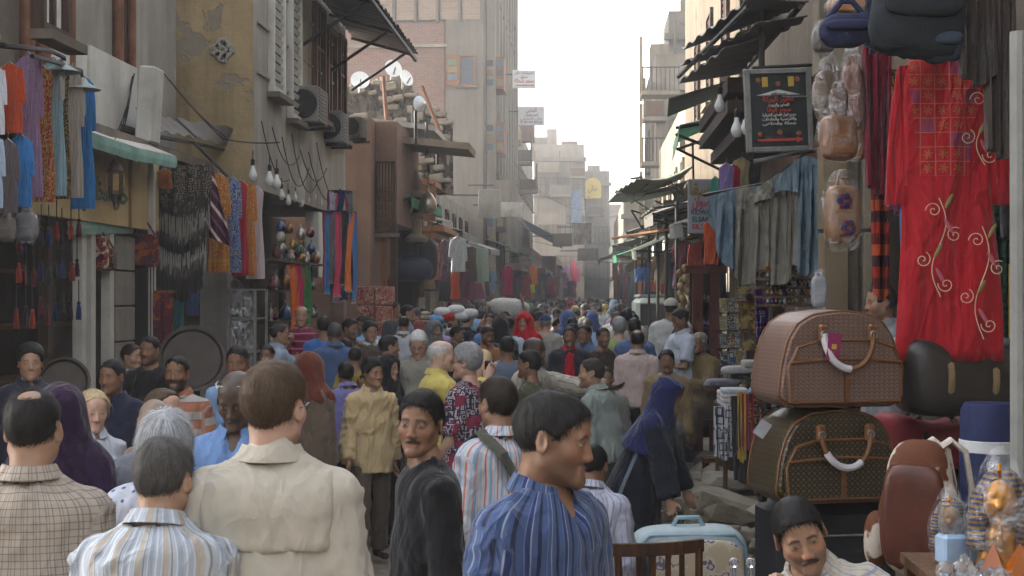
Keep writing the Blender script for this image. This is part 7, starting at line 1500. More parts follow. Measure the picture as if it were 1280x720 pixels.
m = MB(); P = [[(x, .2-.05*math.cos(x*5), z) for z in (zb-.03, zb-.015, zb, zb-.0)] for x in np.linspace(-.2, .2, 14)]; m.grid([[(x, .16+.9*x*x, zb-.055+.0*x) , (x, .16+.9*x*x, zb-.02), (x, .16+.9*x*x, zb)] for x in np.linspace(-.21, .21, 14)], .024); m.obj('top_rail', WCH, CHR, True)
for x in (-.19, .19): m = MB(); m.tube([(x, .2, 0), (x*.95, .17, .45), (x, .19, zb-.04)], .018, 8); m.obj('back_post', WCH, CHR, True)
for x in (-.1, -.035, .035, .1): m = MB(); m.box((x, .17, .45+(zb-.5)/2), (.022, .012, zb-.5)); m.obj('slat', WCH, CHR)
m = MB(); m.lathe([(.001, .44), (.2, .44), (.21, .455), (.2, .47), (.001, .47)], (0, 0, 0), 20); m.obj('seat', WCH, CHR, True)
for x in (-.15, .15): m = MB(); m.tube([(x, -.14, .44), (x*1.1, -.17, 0)], .017, 8); m.obj('front_leg', WCH, CHR, True)
# --- table of folded clothes, carved stool, postcards, stalls on the right
FT = empty('clothes_table', (at(935, 560, 13.6).x, 13.6, .12), 0, 'table hung with T-shirts and stacked with folded clothes', 'table'); m = MB(); m.box((0, .1, .82), (.55, .9, .03)); m.obj('top', WOODB, FT)
for sx in (-1, 1):
    for sy in (-.3, .5): m = MB(); m.box((sx*.24, sy, .4), (.04, .04, .8)); m.obj('leg', WOODB, FT)
for i in range(14):
    c_ = ['b4b8c0', '8fb0c4', 'c0c0bc', '3a4a6a', 'c4b8b0', '6a9ab4'][i % 6]; m = MB(); m.add(*sbag(.24, .3, .045, 6)); o = m.obj('folded_shirt', F(c_)); o.location = FT.location+Vector((-.15+.27*(i % 2), -.18+.34*((i//2) % 2), .86+.042*(i//4))); tag(o, ['off-white', 'pale blue', 'white', 'navy', 'cream', 'sky blue'][i % 6]+' folded T-shirt stacked on the clothes table', 'T-shirt', 'folded shirts on the clothes table')
for px0, px1, py0, py1, c_, lb in ((893, 914, 508, 572, mat_motif('wht_print', 'b8b8bc', '34384c', 8, .7), 'white printed T-shirt hung at the table corner'), (914, 924, 495, 560, F('2c2a2c'), 'black T-shirt hung on the clothes table'), (922, 931, 490, 575, F('b89a3c'), 'narrow mustard shirt hung on the clothes table'), (927, 940, 492, 560, F('8f1a2c'), 'red T-shirt hung on the clothes table'), (936, 958, 492, 530, mat_motif('black_print', '221c1c', '9a6a48', 12, .6), 'black T-shirt with orange print on the clothes table'), (918, 938, 560, 602, F('24262a'), 'black cloth trailing below the clothes table')): hung_cloth(px0, px1, py0, py1, 13.1, c_, lb, 'tee_shirt', 'T-shirt')
r = empty('carved_stool', (at(893, 600, 14.6).x, 14.6, .0), .1, 'small stool with turned wooden legs on the broken kerb', 'stool'); m = MB(); m.box((0, 0, .33), (.24, .24, .04)); m.obj('seat', WOODB, r)
for sx in (-1, 1):
    for sy in (-1, 1): m = MB(); m.lathe([(.018, 0), (.022, .04), (.014, .07), (.024, .12), (.015, .17), (.024, .22), (.016, .26), (.022, .31)], (0, 0, 0), 8); o = m.obj('leg', WOODB, r, True); o.location = (sx*.09, sy*.09, 0)
PC = empty('postcard_rack', (at(910, 440, 16.5).x, 16.5, .12), .3, 'tall wire rack filled with postcards', 'rack'); pcol = ['3a5a7a', '8a7a50', '5a6a72', '6a4a3a', '4a6a8a', '90886a', '3c4858']
m = MB(); m.tube([(0, 0, 0), (0, 0, 1.9)], .02, 6); m.obj('pole', IRON, PC)
for k in range(6):
    for j in range(4): a = j*math.pi/2+.3
    for j in range(3): m = MB(); m.box((-.1+.1*j, -.11, .75+k*.2), (.09, .012, .16), (-.12, 0, 0)); m.obj('postcard', mat_motif('pc%d' % ((k*3+j) % 7), pcol[(k*3+j) % 7], 'b0a890', 15, .6), PC)
    m = MB(); m.box((0, -.1, .66+k*.2), (.34, .06, .012)); m.obj('wire_tray', IRON, PC)
m = MB(); m.lathe([(.2, 0), (.2, .03), (.02, .05)], (0, 0, 0), 14); m.obj('base', IRON, PC)
DC = empty('display_case', (1.75, 16.9, .1), 0, 'red-brown framed display case beside the postcards', 'cabinet'); RW = mat_wood('redwood', '6a3020', '45201a'); xa = at(868, 400, 18).x
for px_ in (872, 893): m = MB(); p = at(px_, 400, 17.5); m.box((p.x-1.75, .6, 1.1), (.12, .12, 2.2)); m.obj('post', RW, DC)
m = MB(); m.box((at(882, 340, 17.5).x-1.75, .6, at(882, 337, 17.5).z-.1), (.5, .14, .09)); m.obj('top_rail', RW, DC); m = MB(); m.box((at(882, 400, 17.5).x-1.75, .6, 1.5), (.4, .02, .05)); m.obj('shelf', RW, DC)
m = MB(); m.box((at(882, 400, 17.5).x-1.75, .75, 1.15), (.36, .02, 2.0)); m.obj('back', DARK, DC)
for k in range(4):
    for j in range(5): o = inst('pot', PM['pot'], BR[(k+j) % 9], None, (at(873+j*4.5, 400, 17.4).x, 17.5, 1.0+.3*k), None, (.4,)*3); tag(o, '%s jar in the red-brown display case' % BN[(k+j) % 9], 'ware', '%s jars in the display case' % BN[(k+j) % 9])
for k in range(5): m = MB(); m.box((at(985, 350, 11.6).x, 11.7, at(985, 338+k*11, 11.6).z), (.5, .2, .02)); sh = m.obj('jewellery_shelf', WOODB); tag(sh, 'jewellery shelf behind the brown travel bag, %s down' % ['first', 'second', 'third', 'fourth', 'fifth'][k], 'shelf')
for k in range(5):
    for j in range(10): o = inst('pot', PM['pot'], BR[(k*3+j) % 9], None, Vector((at(962+j*5.4, 350, 11.5).x, 11.62, at(985, 338+k*11, 11.6).z+.011)), None, (.25,)*3); tag(o, 'tiny %s jar on the jewellery shelves' % BN[(k*3+j) % 9], 'ware', 'tiny %s jars on the jewellery shelves' % BN[(k*3+j) % 9])
hung_cloth(944, 960, 358, 432, 13.2, mat_motif('purple', '43245e', '9a8ab0', 7, .82), 'purple printed scarf by the pictures', 'scarf', 'scarf', .8)
for i, (px_, py_, w_, h_) in enumerate(((936, 395, .2, .28), (938, 425, .2, .2), (932, 358, .2, .15))): r = empty('picture', at(px_, py_, 14), .1, ['ochre papyrus picture behind the stalls', 'small brown papyrus picture low behind the stalls', 'grey papyrus picture high behind the stalls'][i], 'picture'); m = MB(); m.box((0, 0, 0), (w_, .02, h_)); m.obj('panel', mat_motif('pap%d' % i, ('8a6a2c', '6a5a48', '7a7468')[i], '4a3a20', 16, .6, '9a8a50'), r); m = MB(); m.box((0, -.012, h_/2), (w_+.03, .03, .02)); m.obj('frame', WOODB, r)
# carpets of goods on the ground right: bundles
for i, (px_, py_, c_, lb) in enumerate(((925, 462, 'b0aeb0', 'white cloth bundle by the postcard rack'), (948, 455, '9a9890', 'grey cloth bundle by the purple scarf'), (935, 470, '2c2c30', 'black bowl-shaped bundle among the white cloths'), (905, 478, '7a7a84', 'pale cloth bundle at the foot of the postcards'), (958, 470, 'a4a09c', 'heap of white bags behind the clothes table'))): r = empty('cloth_bundle', at(px_, py_, 14.8), 0, lb, 'bundle'); m = MB(); m.add(*sbag(.36, .3, .08, 5, 28, 14, .22, i)); m.obj('cloth', F(c_), r, True); r.location.z = max(r.location.z, .9)
m = MB(); m.box((at(935, 480, 15).x, 15, .5), (.65, .8, .78)); tag(m.obj('stall_bench', WOODB), 'low bench heaped with cloth bundles', 'bench')
# string of shells / garlic on the right
r = empty('shell_string', at(857, 335, 20), 0, 'long string of pale gourds hanging on the right row', 'gourds'); 
for k in range(34): m = MB(); m.add(*sbag(.1, .1, .12, 2, 8, 6)); o = m.obj('gourd', mat_plain('gourd%d' % (k % 3), ('8f7650', 'a08a64', '7a603c')[k % 3], .6), r, True); o.location = (.08*math.sin(k*2.4), .07*math.cos(k*2.4), -k*.036)
# broken kerb: individual slabs, then small rubble
def rock(seed, w, d, h):
    rr = np.random.default_rng(seed); bm = bmesh.new()
    for _ in range(26): v = rr.uniform(-1, 1, 3); v /= np.max(np.abs(v))**.75; bm.verts.new((v[0]*w/2, v[1]*d/2, v[2]*h/2))
    g = bmesh.ops.convex_hull(bm, input=bm.verts); bmesh.ops.delete(bm, geom=[e for e in g['geom_interior'] if isinstance(e, bmesh.types.BMVert)], context='VERTS')
    me = bpy.data.meshes.new('stone'); bm.to_mesh(me); bm.free(); return me
ROCKS = [rock(i, 1, 1, 1) for i in range(8)]; STM = [mat_wall('kerb%d' % i, c, d, None, .2, 3, .6) for i, (c, d) in enumerate((('9a9284', '7d766a'), ('88806f', '6c655a'), ('a39c90', '8a8377')))]
for i in range(46):
    Y = 10.2+(i/46)**1.3*17; X = 1.02+rng.uniform(-.22, .5); s = rng.uniform(.22, .5); o = inst('broken_slab', ROCKS[i % 8] if i % 3 else None or ROCKS[(i+3) % 8], STM[i % 3], None, (X, Y, .1+rng.uniform(-.02, .12)), (rng.uniform(-.3, .3), rng.uniform(-.3, .3), rng.random()*3), (s*1.3, s*.9, s*rng.uniform(.35, .6)))
    tag(o, 'broken stone slab on the torn-up right kerb', 'stone', 'broken slabs on the right kerb')
for i in range(14):
    m = MB(); m.box((0, 0, 0), (.32, .8, .24), bev=.02); o = m.obj('kerb_stone', STM[i % 3]); o.location = (1.02+.06*math.sin(i*3), 12.6+i*.95, .08); o.rotation_euler = (rng.uniform(-.06, .06), rng.uniform(-.1, .1), rng.uniform(-.12, .12)); tag(o, 'cut kerb stone lying loose along the right side', 'stone', 'loose kerb stones')
m = MB(); m.box((0, 0, 0), (.75, .5, .06), bev=.01); o = m.obj('stone_step', STM[2]); o.location = (at(893, 628, 13.6).x, 13.6, .06); o.rotation_euler = (.03, -.03, .15); tag(o, 'flat pale stone step in front of the stool', 'stone')
rub = MB(); rr = np.random.default_rng(3)
for i in range(420):
    me = ROCKS[i % 8]; Y = rr.uniform(9, 30); X = rr.uniform(.6, 2.0) if i < 300 else rr.uniform(-4.2, 1.0); s = rr.uniform(.03, .13)*(1 if i < 300 else .5); M = Matrix.Translation((X, Y, .04)) @ Euler(tuple(rr.uniform(0, 3, 3))).to_matrix().to_4x4() @ Matrix.Diagonal((s, s*.8, s*.6, 1)); rub.add([M @ v.co for v in me.vertices], [tuple(p.vertices) for p in me.polygons])
tag(rub.obj('rubble', STM[1]), 'small stone rubble scattered over the torn-up kerb', 'rubble', kind='stuff')
# parked van far in the crowd, sack carried overhead
VN = empty('parked_van', (at(822, 400, 34).x, 34, 0), .0, 'pale green-grey van parked in the crowd on the right', 'van'); m = MB(); m.box((0, 1.8, 1.15), (1.0, 3.6, 1.5), bev=.12); m.obj('body', mat_plain('van_paint', '8a938c', .35, var=.1), VN, True); m = MB(); m.box((0, 1.8, 1.93), (.9, 3.2, .1), bev=.04); m.obj('roof_rack', GREYMETAL, VN); m = MB(); m.box((0, -.008, 1.5), (.8, .02, .5), bev=.008); m.obj('windscreen', GLASS, VN)
for sx in (-1, 1):
    m = MB(); m.lathe([(.001, -.02), (.08, -.02), (.08, .02), (.001, .02)], (0, 0, 0), 12, Euler((math.pi/2, 0, 0)).to_matrix()); o = m.obj('headlight', mat_plain('lamp_glass', 'c0c4c4', .15), VN); o.location = (sx*.36, -.02, .85)
    for y_ in (.7, 3.0): m = MB(); m.lathe([(.001, -.09), (.3, -.09), (.32, 0), (.3, .09), (.001, .09)], (0, 0, 0), 16, Euler((0, math.pi/2, 0)).to_matrix()); o = m.obj('wheel', BLACKR, VN); o.location = (sx*.46, y_, .32)
# ---------------------------------------------------------------- the people in the photograph
def mat_shirt(key, base, us=(), vs=(), bump=.5):
    """woven stripes: us along the limb, vs round it; entries (period, duty, offset, colour, weight)"""
    k = ('shirt', key)
    if k in MATS: return MATS[k]
    t = NT('shirting_'+key); u, v = t.attr('su'), t.attr('sv'); c = S(base)
    for per, du, of, col, w in us: c = t.mix(t.math('MULTIPLY', t.stripe(u, per, du, of), w), c, S(col))
    for per, du, of, col, w in vs: c = t.mix(t.math('MULTIPLY', t.stripe(v, per, du, of), w), c, S(col))
    c = t.mix(t.math('MULTIPLY', t.noise(9, 4), .35), c, t.mix(1., c, (.78, .78, .8, 1), 'MULTIPLY')); crumple(t, bump); MATS[k] = t.fin(c, .9, 0, .15, Sheen_Weight=.1); return MATS[k]
def mat_dots(key, base, dot, s=28):
    t = NT('dotted_'+key); vo = t.n('TexVoronoi'); vo.inputs['Scale'].default_value = s; vo.inputs['Randomness'].default_value = .35; t.put(vo.inputs['Vector'], t.coord()); c = t.mix(t.math('LESS_THAN', vo.outputs['Distance'], .22), S(base), S(dot)); crumple(t, .5); return t.fin(c, .9, 0, .15)
PLAID = mat_shirt('plaid', 'a0968a', [(.0195, .15, 0, '5a5654', .6), (.039, .08, .3, '6a5a52', .5)], [(.0195, .15, 0, '5a5654', .6)])
WIDE = mat_shirt('wide', '9ba3ac', [(.084, .2, 0, '9f978c', 1), (.084, .06, .26, 'b8bcc4', 1), (.084, .16, .5, '8c949f', .9), (.084, .05, .72, '7d776e', .9), (.042, .06, .1, 'b4bcc8', .8)])
BLUES = mat_shirt('bluestripe', '3a4a6e', [(.05, .16, 0, '222a42', 1), (.05, .06, .3, '7a8698', .85), (.05, .05, .55, '526688', .9), (.1, .1, .75, '27315a', 1)])
REDBL = mat_shirt('redblue', 'b4b6bc', [(.05, .22, 0, '7a9cbc', 1), (.05, .12, .35, 'b0685a', .95), (.05, .1, .62, '9aacc0', .9), (.05, .07, .82, 'b88a78', .9)])
LILST = mat_shirt('lilacstripe', 'a8aab8', [(.022, .22, 0, '7a7e98', .85)]); GRST = mat_shirt('greystripe', 'a8a296', [(.035, .14, 0, '6a645c', .8)]); ORST = mat_shirt('orangestripe', 'a09a96', [], [(.11, .5, .1, '9a6650', 1), (.11, .08, .62, '7a4a3c', .8)]); PNKST = mat_shirt('pinkstripe', '6a1c38', [], [(.08, .16, 0, 'a87888', .9)]); VPL = mat_shirt('vplaid', 'a9a296', [(.05, .1, 0, '5a7094', .8), (.05, .06, .5, '8a6a50', .6)], [(.06, .1, 0, '5a7094', .6)]); PLD2 = mat_shirt('plaid2', '8fa0b4', [(.03, .2, 0, '3c4c6c', .8)], [(.03, .2, 0, '3c4c6c', .7)])
PRINT = mat_motif('blouse', '2c2c44', 'a89a9c', 22, .62, '7a2c44'); CREAMJ = F('a9a396'); YEL = F('b5a07a'); CHAR = F('2c2a28'); KHK = F('5f574a'); NAVY = F('1d2338'); BLKC = F('16161a'); JEAN = F('3a4658')
TR = lambda c: dict(kind='trousers', mat=c if not isinstance(c, str) else F(c))
def sh(m, **k): return dict(kind=k.pop('kind', 'shirt'), mat=m if not isinstance(m, str) else F(m), **k)
def back_flap(mat, z0=.31, z1=.62):
    def fn(root, pose, off, lod, seed):
        f = Field((-.4, -.5, .9), (.4, .3, 1.6), .009); pose.torso(f, .04, hem=None); f.half(pose.H+pose.T*z0, -pose.T); f.half(pose.H+pose.T*z1, pose.T); f.half(pose.H-pose.Fw*.02, pose.Fw); f.half(pose.H+pose.W*.158, pose.W); f.half(pose.H-pose.W*.158, -pose.W); cloth_obj('back_flap', f, pose, mat, root, .005, seed=seed+2)
    return fn
def sling(col, s=1):
    def fn(root, pose, off, lod, seed):
        P = []
        for t in np.linspace(0, 1, 22):
            a = pose.H+pose.T*(.47-.42*t)+pose.W*s*(-.1+.24*t); back = -pose.Fw*(.135+.02*math.sin(t*3))*(1 if 0 < t < 1 else 1); P.append(a+back+off)
        P = [pose.N-pose.T*.03-pose.W*s*.1+pose.Fw*.1+off]+[pose.N-pose.T*.005-pose.W*s*.11+off+np.array((0, 0, .022))]+P[1:]
        MB().tube(P, .03, 8, flat=.2, up=tuple(pose.Fw)).obj('bag_strap', F(col), root, True)
    return fn
G = 'shoppers near the front of the street'
# front row
person(42, 486, 4.0, 4, 'man seen from behind in beige checked shirt with thinning black hair', Pose(bulk=1.08, belly=.03, hpitch=-.05), dict(skin='olive', fat=.6, shade=.35), ('spot', 'black', .009), sh(PLAID, collar=1, off=.015, amp=.007), TR('3c3a38'), 0)
person(205, 547, 3.75, -4, 'man seen from behind in pale blue and grey striped shirt, head bowed', Pose(lean=.26, bulk=1.1, hpitch=-.12, hyaw=-.1), dict(skin='olive', fat=.7), ('short', 'salt', .013), sh(WIDE, collar=1, off=.016, amp=.008), TR('3a3a40'), 0)
person(343, 452, 3.85, 2, 'man seen from behind in cream jacket with a caped back', Pose(bulk=1.0, hyaw=-.28), dict(skin='fair', fat=.3), ('short', 'brown', .014), sh(CREAMJ, collar=1, off=.022, amp=.006, kind='jacket', hem=-.2), TR('6a6456'), 0, [back_flap(CREAMJ), glasses()])
person(208, 512, 4.75, 6, 'woman seen from behind with silver bobbed hair and dotted white blouse', Pose(fem=1, bulk=1.05), dict(skin='fair', fem=1), ('bob', 'silver', .014), sh(mat_dots('blouse', 'a6abb8', '4a567c'), off=.02), TR('4a4a54'), 0)
person(693, 490, 3.65, -128, 'man in blue striped shirt turning his head in profile', Pose(hyaw=.42, hpitch=-.16, bulk=1.12, lean=.05), dict(skin='brown', stub=1, fat=.2), ('short', 'black', .010), sh(BLUES, collar=1, off=.015, amp=.008, nh=.0, vee=1), TR('2c3040'), 0)
person(526, 489, 4.9, 112, 'young man in black jersey with thin moustache looking back over his shoulder', Pose(hyaw=.95, htilt=-.06, lean=-.02, bulk=.94), dict(skin='brown', mous=1, gaze=-.25), ('short', 'black', .016), sh(BLKC, off=.014, neck=.062, amp=.004), TR('2a2c34'), 0)
person(622, 471, 6.0, 38, 'man with glasses in red and blue striped shirt with a bag strap', Pose(bulk=1.02), dict(skin='tan', stub=1), ('short', 'dbrown', .011), sh(REDBL, collar=1, off=.02), TR('3c3c40'), 0, [sling('4a4c42', 1), glasses()])
person(1000, 622, 4.3, 158, 'seated vendor with moustache in pale checked shirt resting chin on hand', Pose(seat=.62, lean=.3, side=.3, hyaw=.34, hpitch=-.24, htilt=.32, bulk=1.05, la=((-.25, .45, -.85), (.15, .9, -.35), .5), ra=((.12, .7, -.7), (-.42, .05, .9), 1.2), ll=((-.1, 1, -.05), (-.05, .1, -1)), rl=((.1, 1, -.05), (.05, .1, -1))), dict(skin='tan', mous=1, squint=1, stub=1), ('short', 'black', .012), sh(VPL, collar=1, off=.02, vee=1), TR('34343a'), 0, hmin=.8, hmax=1.15)
person(296, 463, 5.6, 176, 'dark-skinned man in blue shirt with sunglasses pushed up, looking down', Pose(hpitch=-.38, bulk=1.06), dict(skin='dark', mous=1, shade=.5, squint=1, hc=(.02, .02, .02)), ('none', 'black'), sh(F('5c7aa6'), collar=1, off=.018, vee=1), TR('2c3038'), 0, [glasses(True, 'b0aca4', '4a4038', .0022)])
person(76, 486, 5.7, 12, 'woman in deep purple headscarf behind the checked shirt', Pose(fem=1), dict(skin='tan', fem=1), ('hijab', 'black'), sh('2c1838', kind='robe', off=.03), None, 1, [hijab('26122f', .17)])
# second row, left
person(117, 487, 7.0, -138, 'smiling blonde woman in white shirt with sunglasses on her head', Pose(fem=1, hpitch=-.2, hyaw=-.15, bulk=.95), dict(skin='pale', fem=1, hc=(.2, .13, .07)), ('long', 'blond', .012), sh('b4bac4', collar=1, off=.014), TR('5a5c66'), 1, [glasses(True, '7a4a28', '3a2014', .0026)])
person(140, 450, 8.7, 172, 'man in navy zipped jacket with printed chest standing by the blonde woman', Pose(hyaw=-.12), dict(skin='brown', mous=1), ('short', 'black', .013), sh('1c2136', off=.026, kind='jacket', collar=1), TR('2a2c34'), 1)
person(38, 432, 9.0, -150, 'young person with full black hair and dark jacket by the tray', Pose(hyaw=-.1), dict(skin='olive'), ('full', 'black', .016), sh('242634', off=.022, kind='jacket', collar=1), TR('2c2c30'), 1)
person(187, 420, 11.0, 178, 'man in black T-shirt with gold print by the red rug', Pose(hyaw=-.15), dict(skin='brown', stub=1, mous=1), ('short', 'black', .012), sh(BLKC, off=.014, frac=.75, neck=.06), TR('3a4050'), 1)
person(165, 430, 11.5, -112, 'man in blue checked shirt in profile beside the black T-shirt', Pose(), dict(skin='olive'), ('short', 'dbrown', .011), sh(PLD2, collar=1), TR('3a3a3c'), 1)
person(221, 444, 8.6, 174, 'bearded man in orange and grey striped polo shirt', Pose(hyaw=.1), dict(skin='brown', beard=1, mous=1), ('short', 'black', .009), sh(ORST, collar=1, frac=.8), TR('34363c'), 1)
person(297, 432, 9.2, 182, 'man in light blue shirt with black hair behind the dark-skinned man', Pose(hpitch=-.1), dict(skin='brown', mous=1), ('short', 'black', .014), sh('7c9cc0', collar=1), TR('3a3c44'), 1)
person(334, 431, 13.4, 168, 'man with close dark hair standing before the trinket counter', Pose(), dict(skin='brown', mous=1), ('short', 'black', .009), sh('7c7a78', collar=1), TR('2c2c30'), 1)
person(205, 486, 6.4, -120, 'brown-haired woman half hidden behind the silver bob', Pose(fem=1), dict(skin='fair', fem=1), ('pony', 'brown', .012), sh('7a6a60', off=.015), TR('44444a'), 1)
person(193, 497, 6.05, 15, 'man with shaven grey head half hidden behind the silver bob', Pose(), dict(skin='olive', shade=.6, hc=(.1, .09, .08)), ('none', 'black'), sh('6a6e78', collar=1), TR('44444a'), 1)
# middle
person(388, 443, 10.3, -25, 'woman in rust headscarf and long brown coat seen from behind', Pose(fem=1, bulk=1.08), dict(skin='tan', fem=1), ('hijab', 'black'), sh('65564a', kind='robe', off=.03), None, 1, [hijab('5f2f22', .16, low=.1)])
person(432, 452, 11.4, 25, 'person in lilac shirt bending with black hair seen from behind', Pose(lean=.25, ra=((.3, .6, -.5), (-.2, .3, .9), .8)), dict(skin='brown'), ('short', 'black', .01), sh('6c6a9c', collar=1), TR('34363c'), 1)
person(444, 433, 13.6, 8, 'boy in yellow and dark T-shirt with cropped hair', Pose(bulk=.85), dict(skin='brown'), ('short', 'black', .006), sh('8a7a34', frac=.75), TR('2c3040'), 1, hmin=.7)
person(466, 450, 10.6, -158, 'teenage boy in mustard shirt and brown trousers walking towards the camera', Pose(hyaw=.42, bulk=.9, la=((-.16, -.2, -1), (-.05, -.1, -1)), ra=((.2, .1, -1), (.1, .5, -.9)), ll=((-.05, -.18, -1), (-.02, -.34, -1)), rl=((.06, .2, -1), (.03, -.08, -1))), dict(skin='tan'), ('full', 'black', .012), sh(YEL, collar=1, off=.018, hem=-.17, inner=F('b8b8b4'), amp=.009, nh=.0, vee=1), TR('544a40'), 0, hmin=.8)
person(487, 419, 13.2, -70, 'man in black suit with white collar in profile', Pose(), dict(skin='tan', stub=1), ('short', 'black', .013), sh('17181c', kind='jacket', off=.026, collar=1, cmat=F('b0b0b0')), TR('1a1a1e'), 1)
person(486, 446, 11.6, -118, 'woman in black robe and headscarf behind the mustard shirt', Pose(fem=1), dict(skin='olive', fem=1), ('hijab', 'black'), sh('141417', kind='robe', off=.03), None, 1, [hijab('17171b', .2)])
person(523, 413, 11.8, 178, 'grey-haired man in grey short-sleeved shirt looking down', Pose(hpitch=-.42, bulk=1.08, belly=.03), dict(skin='fair', fat=.4), ('short', 'white', .012), sh('7d7a70', collar=1, frac=.85), TR('8a6c38'), 1, [glasses()])
HY = person(552, 425, 10.2, -72, 'bald man in yellow shirt raising a small camera to his eye', Pose(hpitch=-.05, bulk=1.12, belly=.06, la=((-.2, .75, -.5), (.3, .42, .85), .9), ra=((.2, .75, -.5), (-.3, .42, .85), .9)), dict(skin='pale', fat=.8, hc=(.3, .3, .3), shade=.15), ('bald', 'white', .005), sh('c0b060', collar=1, off=.024), TR('6a6450'), 1)
person(583, 432, 9.3, 62, 'grey-haired woman in dark printed blouse looking left', Pose(fem=1, bulk=1.12, belly=.03, hyaw=.2, ra=((.2, -.2, -1), (.05, .45, -.8)), la=((-.2, .1, -1), (-.05, .6, -.7))), dict(skin='fair', fem=1, fat=.4), ('full', 'grey', .016), sh(PRINT, off=.024, frac=.85, hem=-.2), TR('7a7468'), 1, [glasses()])
person(604, 437, 12.2, 8, 'blonde woman with tied hair in pale green top seen from behind', Pose(fem=1), dict(skin='fair', fem=1), ('pony', 'blond', .012), sh('98a07c', off=.014), TR('5a5c60'), 1)
person(634, 420, 13.2, 5, 'man in grey-blue robe seen from behind beside the pale green top', Pose(), dict(skin='brown'), ('short', 'black', .009), sh('5a6478', kind='robe', off=.03), None, 1)
person(668, 421, 11.0, -118, 'man in grey striped shirt pointing across the street with his arm', Pose(hyaw=-.1, bulk=1.04, la=((-.55, .75, -.2), (-.2, .98, .0), .4)), dict(skin='dark', shade=.6), ('none', 'black'), sh(GRST, collar=1, off=.024), TR('3a3a3c'), 1)
person(661, 438, 10.7, 72, 'boy in olive jersey standing before the pointing man', Pose(bulk=.86), dict(skin='brown'), ('short', 'black', .012), sh('4a4a38', off=.018), TR('34363a'), 1, hmin=.75)
person(712, 408, 15.4, 180, 'man in red shirt and open dark jacket walking towards the camera', Pose(hyaw=.0), dict(skin='brown', mous=1), ('short', 'black', .012), sh('22242c', kind='jacket', off=.03, open=1, inner=F('a01824'), collar=1, cmat=F('a01824')), TR('3c4c6a'), 1)
person(754, 409, 15.6, -145, 'man in dark brown T-shirt with arms bent', Pose(hyaw=-.2, ra=((.2, .3, -.9), (-.5, .8, .1))), dict(skin='brown', stub=1), ('short', 'black', .01), sh('3a2a26', frac=.8), TR('343c4c'), 1)
person(739, 448, 10.0, 66, 'balding man in grey-green shirt leaning left in profile', Pose(lean=.16, hyaw=.3, bulk=1.05), dict(skin='olive', stub=1, fat=.3), ('short', 'dbrown', .008), sh('7b8580', collar=1, off=.018, hem=-.02), TR('3a3a34'), 1)
person(757, 458, 13.2, -172, 'crouching man in grey shirt with moustache looking at the camera', Pose(seat=.45, lean=.2, ll=((-.15, 1, .1), (-.05, -.1, -1)), rl=((.15, 1, .1), (.05, -.1, -1))), dict(skin='brown', mous=1), ('short', 'black', .01), sh('6c6e68', collar=1), TR('44423c'), 1, hmax=1.3)
person(742, 556, 7.5, -18, 'man squatting in white and violet striped shirt seen from behind', Pose(seat=.42, lean=.28, hpitch=-.3, ll=((-.25, .9, .3), (-.05, -.2, -1)), rl=((.25, .9, .3), (.05, -.2, -1))), dict(skin='brown'), ('short', 'black', .01), sh(LILST, collar=1, off=.024), TR('3a3634'), 0, hmax=1.2)
person(797, 412, 14.5, -6, 'balding man in pale pink shirt and black trousers walking away', Pose(bulk=1.04, ll=((-.05, .12, -1), (0, -.15, -1)), rl=((.05, -.1, -1), (0, -.3, -1))), dict(skin='tan', shade=.2), ('spot', 'black', .008), sh('ab9a94', collar=1, off=.022, hem=-.03), TR('1e1c1c'), 1)
person(834, 437, 14.2, 172, 'seated man in tan jacket over white shirt with moustache', Pose(seat=.6, hpitch=-.1, ll=((-.1, 1, 0), (0, .1, -1)), rl=((.1, 1, 0), (0, .1, -1))), dict(skin='brown', mous=1), ('short', 'black', .013), sh('7c684a', kind='jacket', off=.028, open=1, inner=F('a8a8a6')), TR('44423c'), 1, hmax=1.25)
person(850, 386, 15.6, 118, 'young man in white polo shirt with arms folded by the stalls', Pose(hpitch=-.3, la=((-.15, .3, -.9), (.7, .7, .1)), ra=((.15, .3, -.9), (-.7, .7, .1))), dict(skin='brown'), ('short', 'black', .012), sh('a9b0bc', collar=1, frac=.8), TR('4a5468'), 1, z0=.08)
person(839, 373, 17.2, -8, 'man in white coat and cap with a dark bag strap across his back', Pose(), dict(skin='brown'), ('short', 'black', .009), sh('b0b0ae', off=.03, hem=-.25), TR('2c3038'), 1, [sling('1c1c20', -1), cap_hat('a8a294', False)], z0=.12)
person(874, 416, 15.5, 140, 'old man in khaki robe and pale skullcap sitting on the kerb', Pose(seat=.72, hyaw=.1, lean=.05, la=((-.15, .5, -.8), (.5, .8, .1)), ll=((-.1, 1, 0), (0, .1, -1)), rl=((.1, 1, 0), (0, .1, -1))), dict(skin='brown', mous=1, beard=0, hc=(.25, .25, .25)), ('short', 'white', .006), sh('6a5a3c', kind='robe', off=.03), None, 1, [cap_hat('8c8474', False, 'skullcap')], hmax=1.2)
person(836, 476, 9.1, -105, 'woman in long navy veil and robe bending over the blue suitcase', Pose(fem=1, lean=.38, hpitch=-.25, bulk=1.08, ra=((.15, .3, -.95), (.2, .25, -.95), 1.0), la=((-.1, .3, -.95), (.1, .4, -.9))), dict(skin='tan', fem=1), ('hijab', 'black'), sh(mat_shirt('navystripe', '171a26', [(.28, .07, .2, '6a7684', .8)]), kind='robe', off=.035, skirt=.28), None, 1, [hijab('1b2148', .26, face=True, low=.3)])
person(1101, 356, 9.3, 98, 'man in profile with close black hair inside the columned shop', Pose(), dict(skin='tan', stub=1), ('short', 'black', .007), sh('6f7276', collar=1), TR('3a3a3c'), 1, z0=.3)
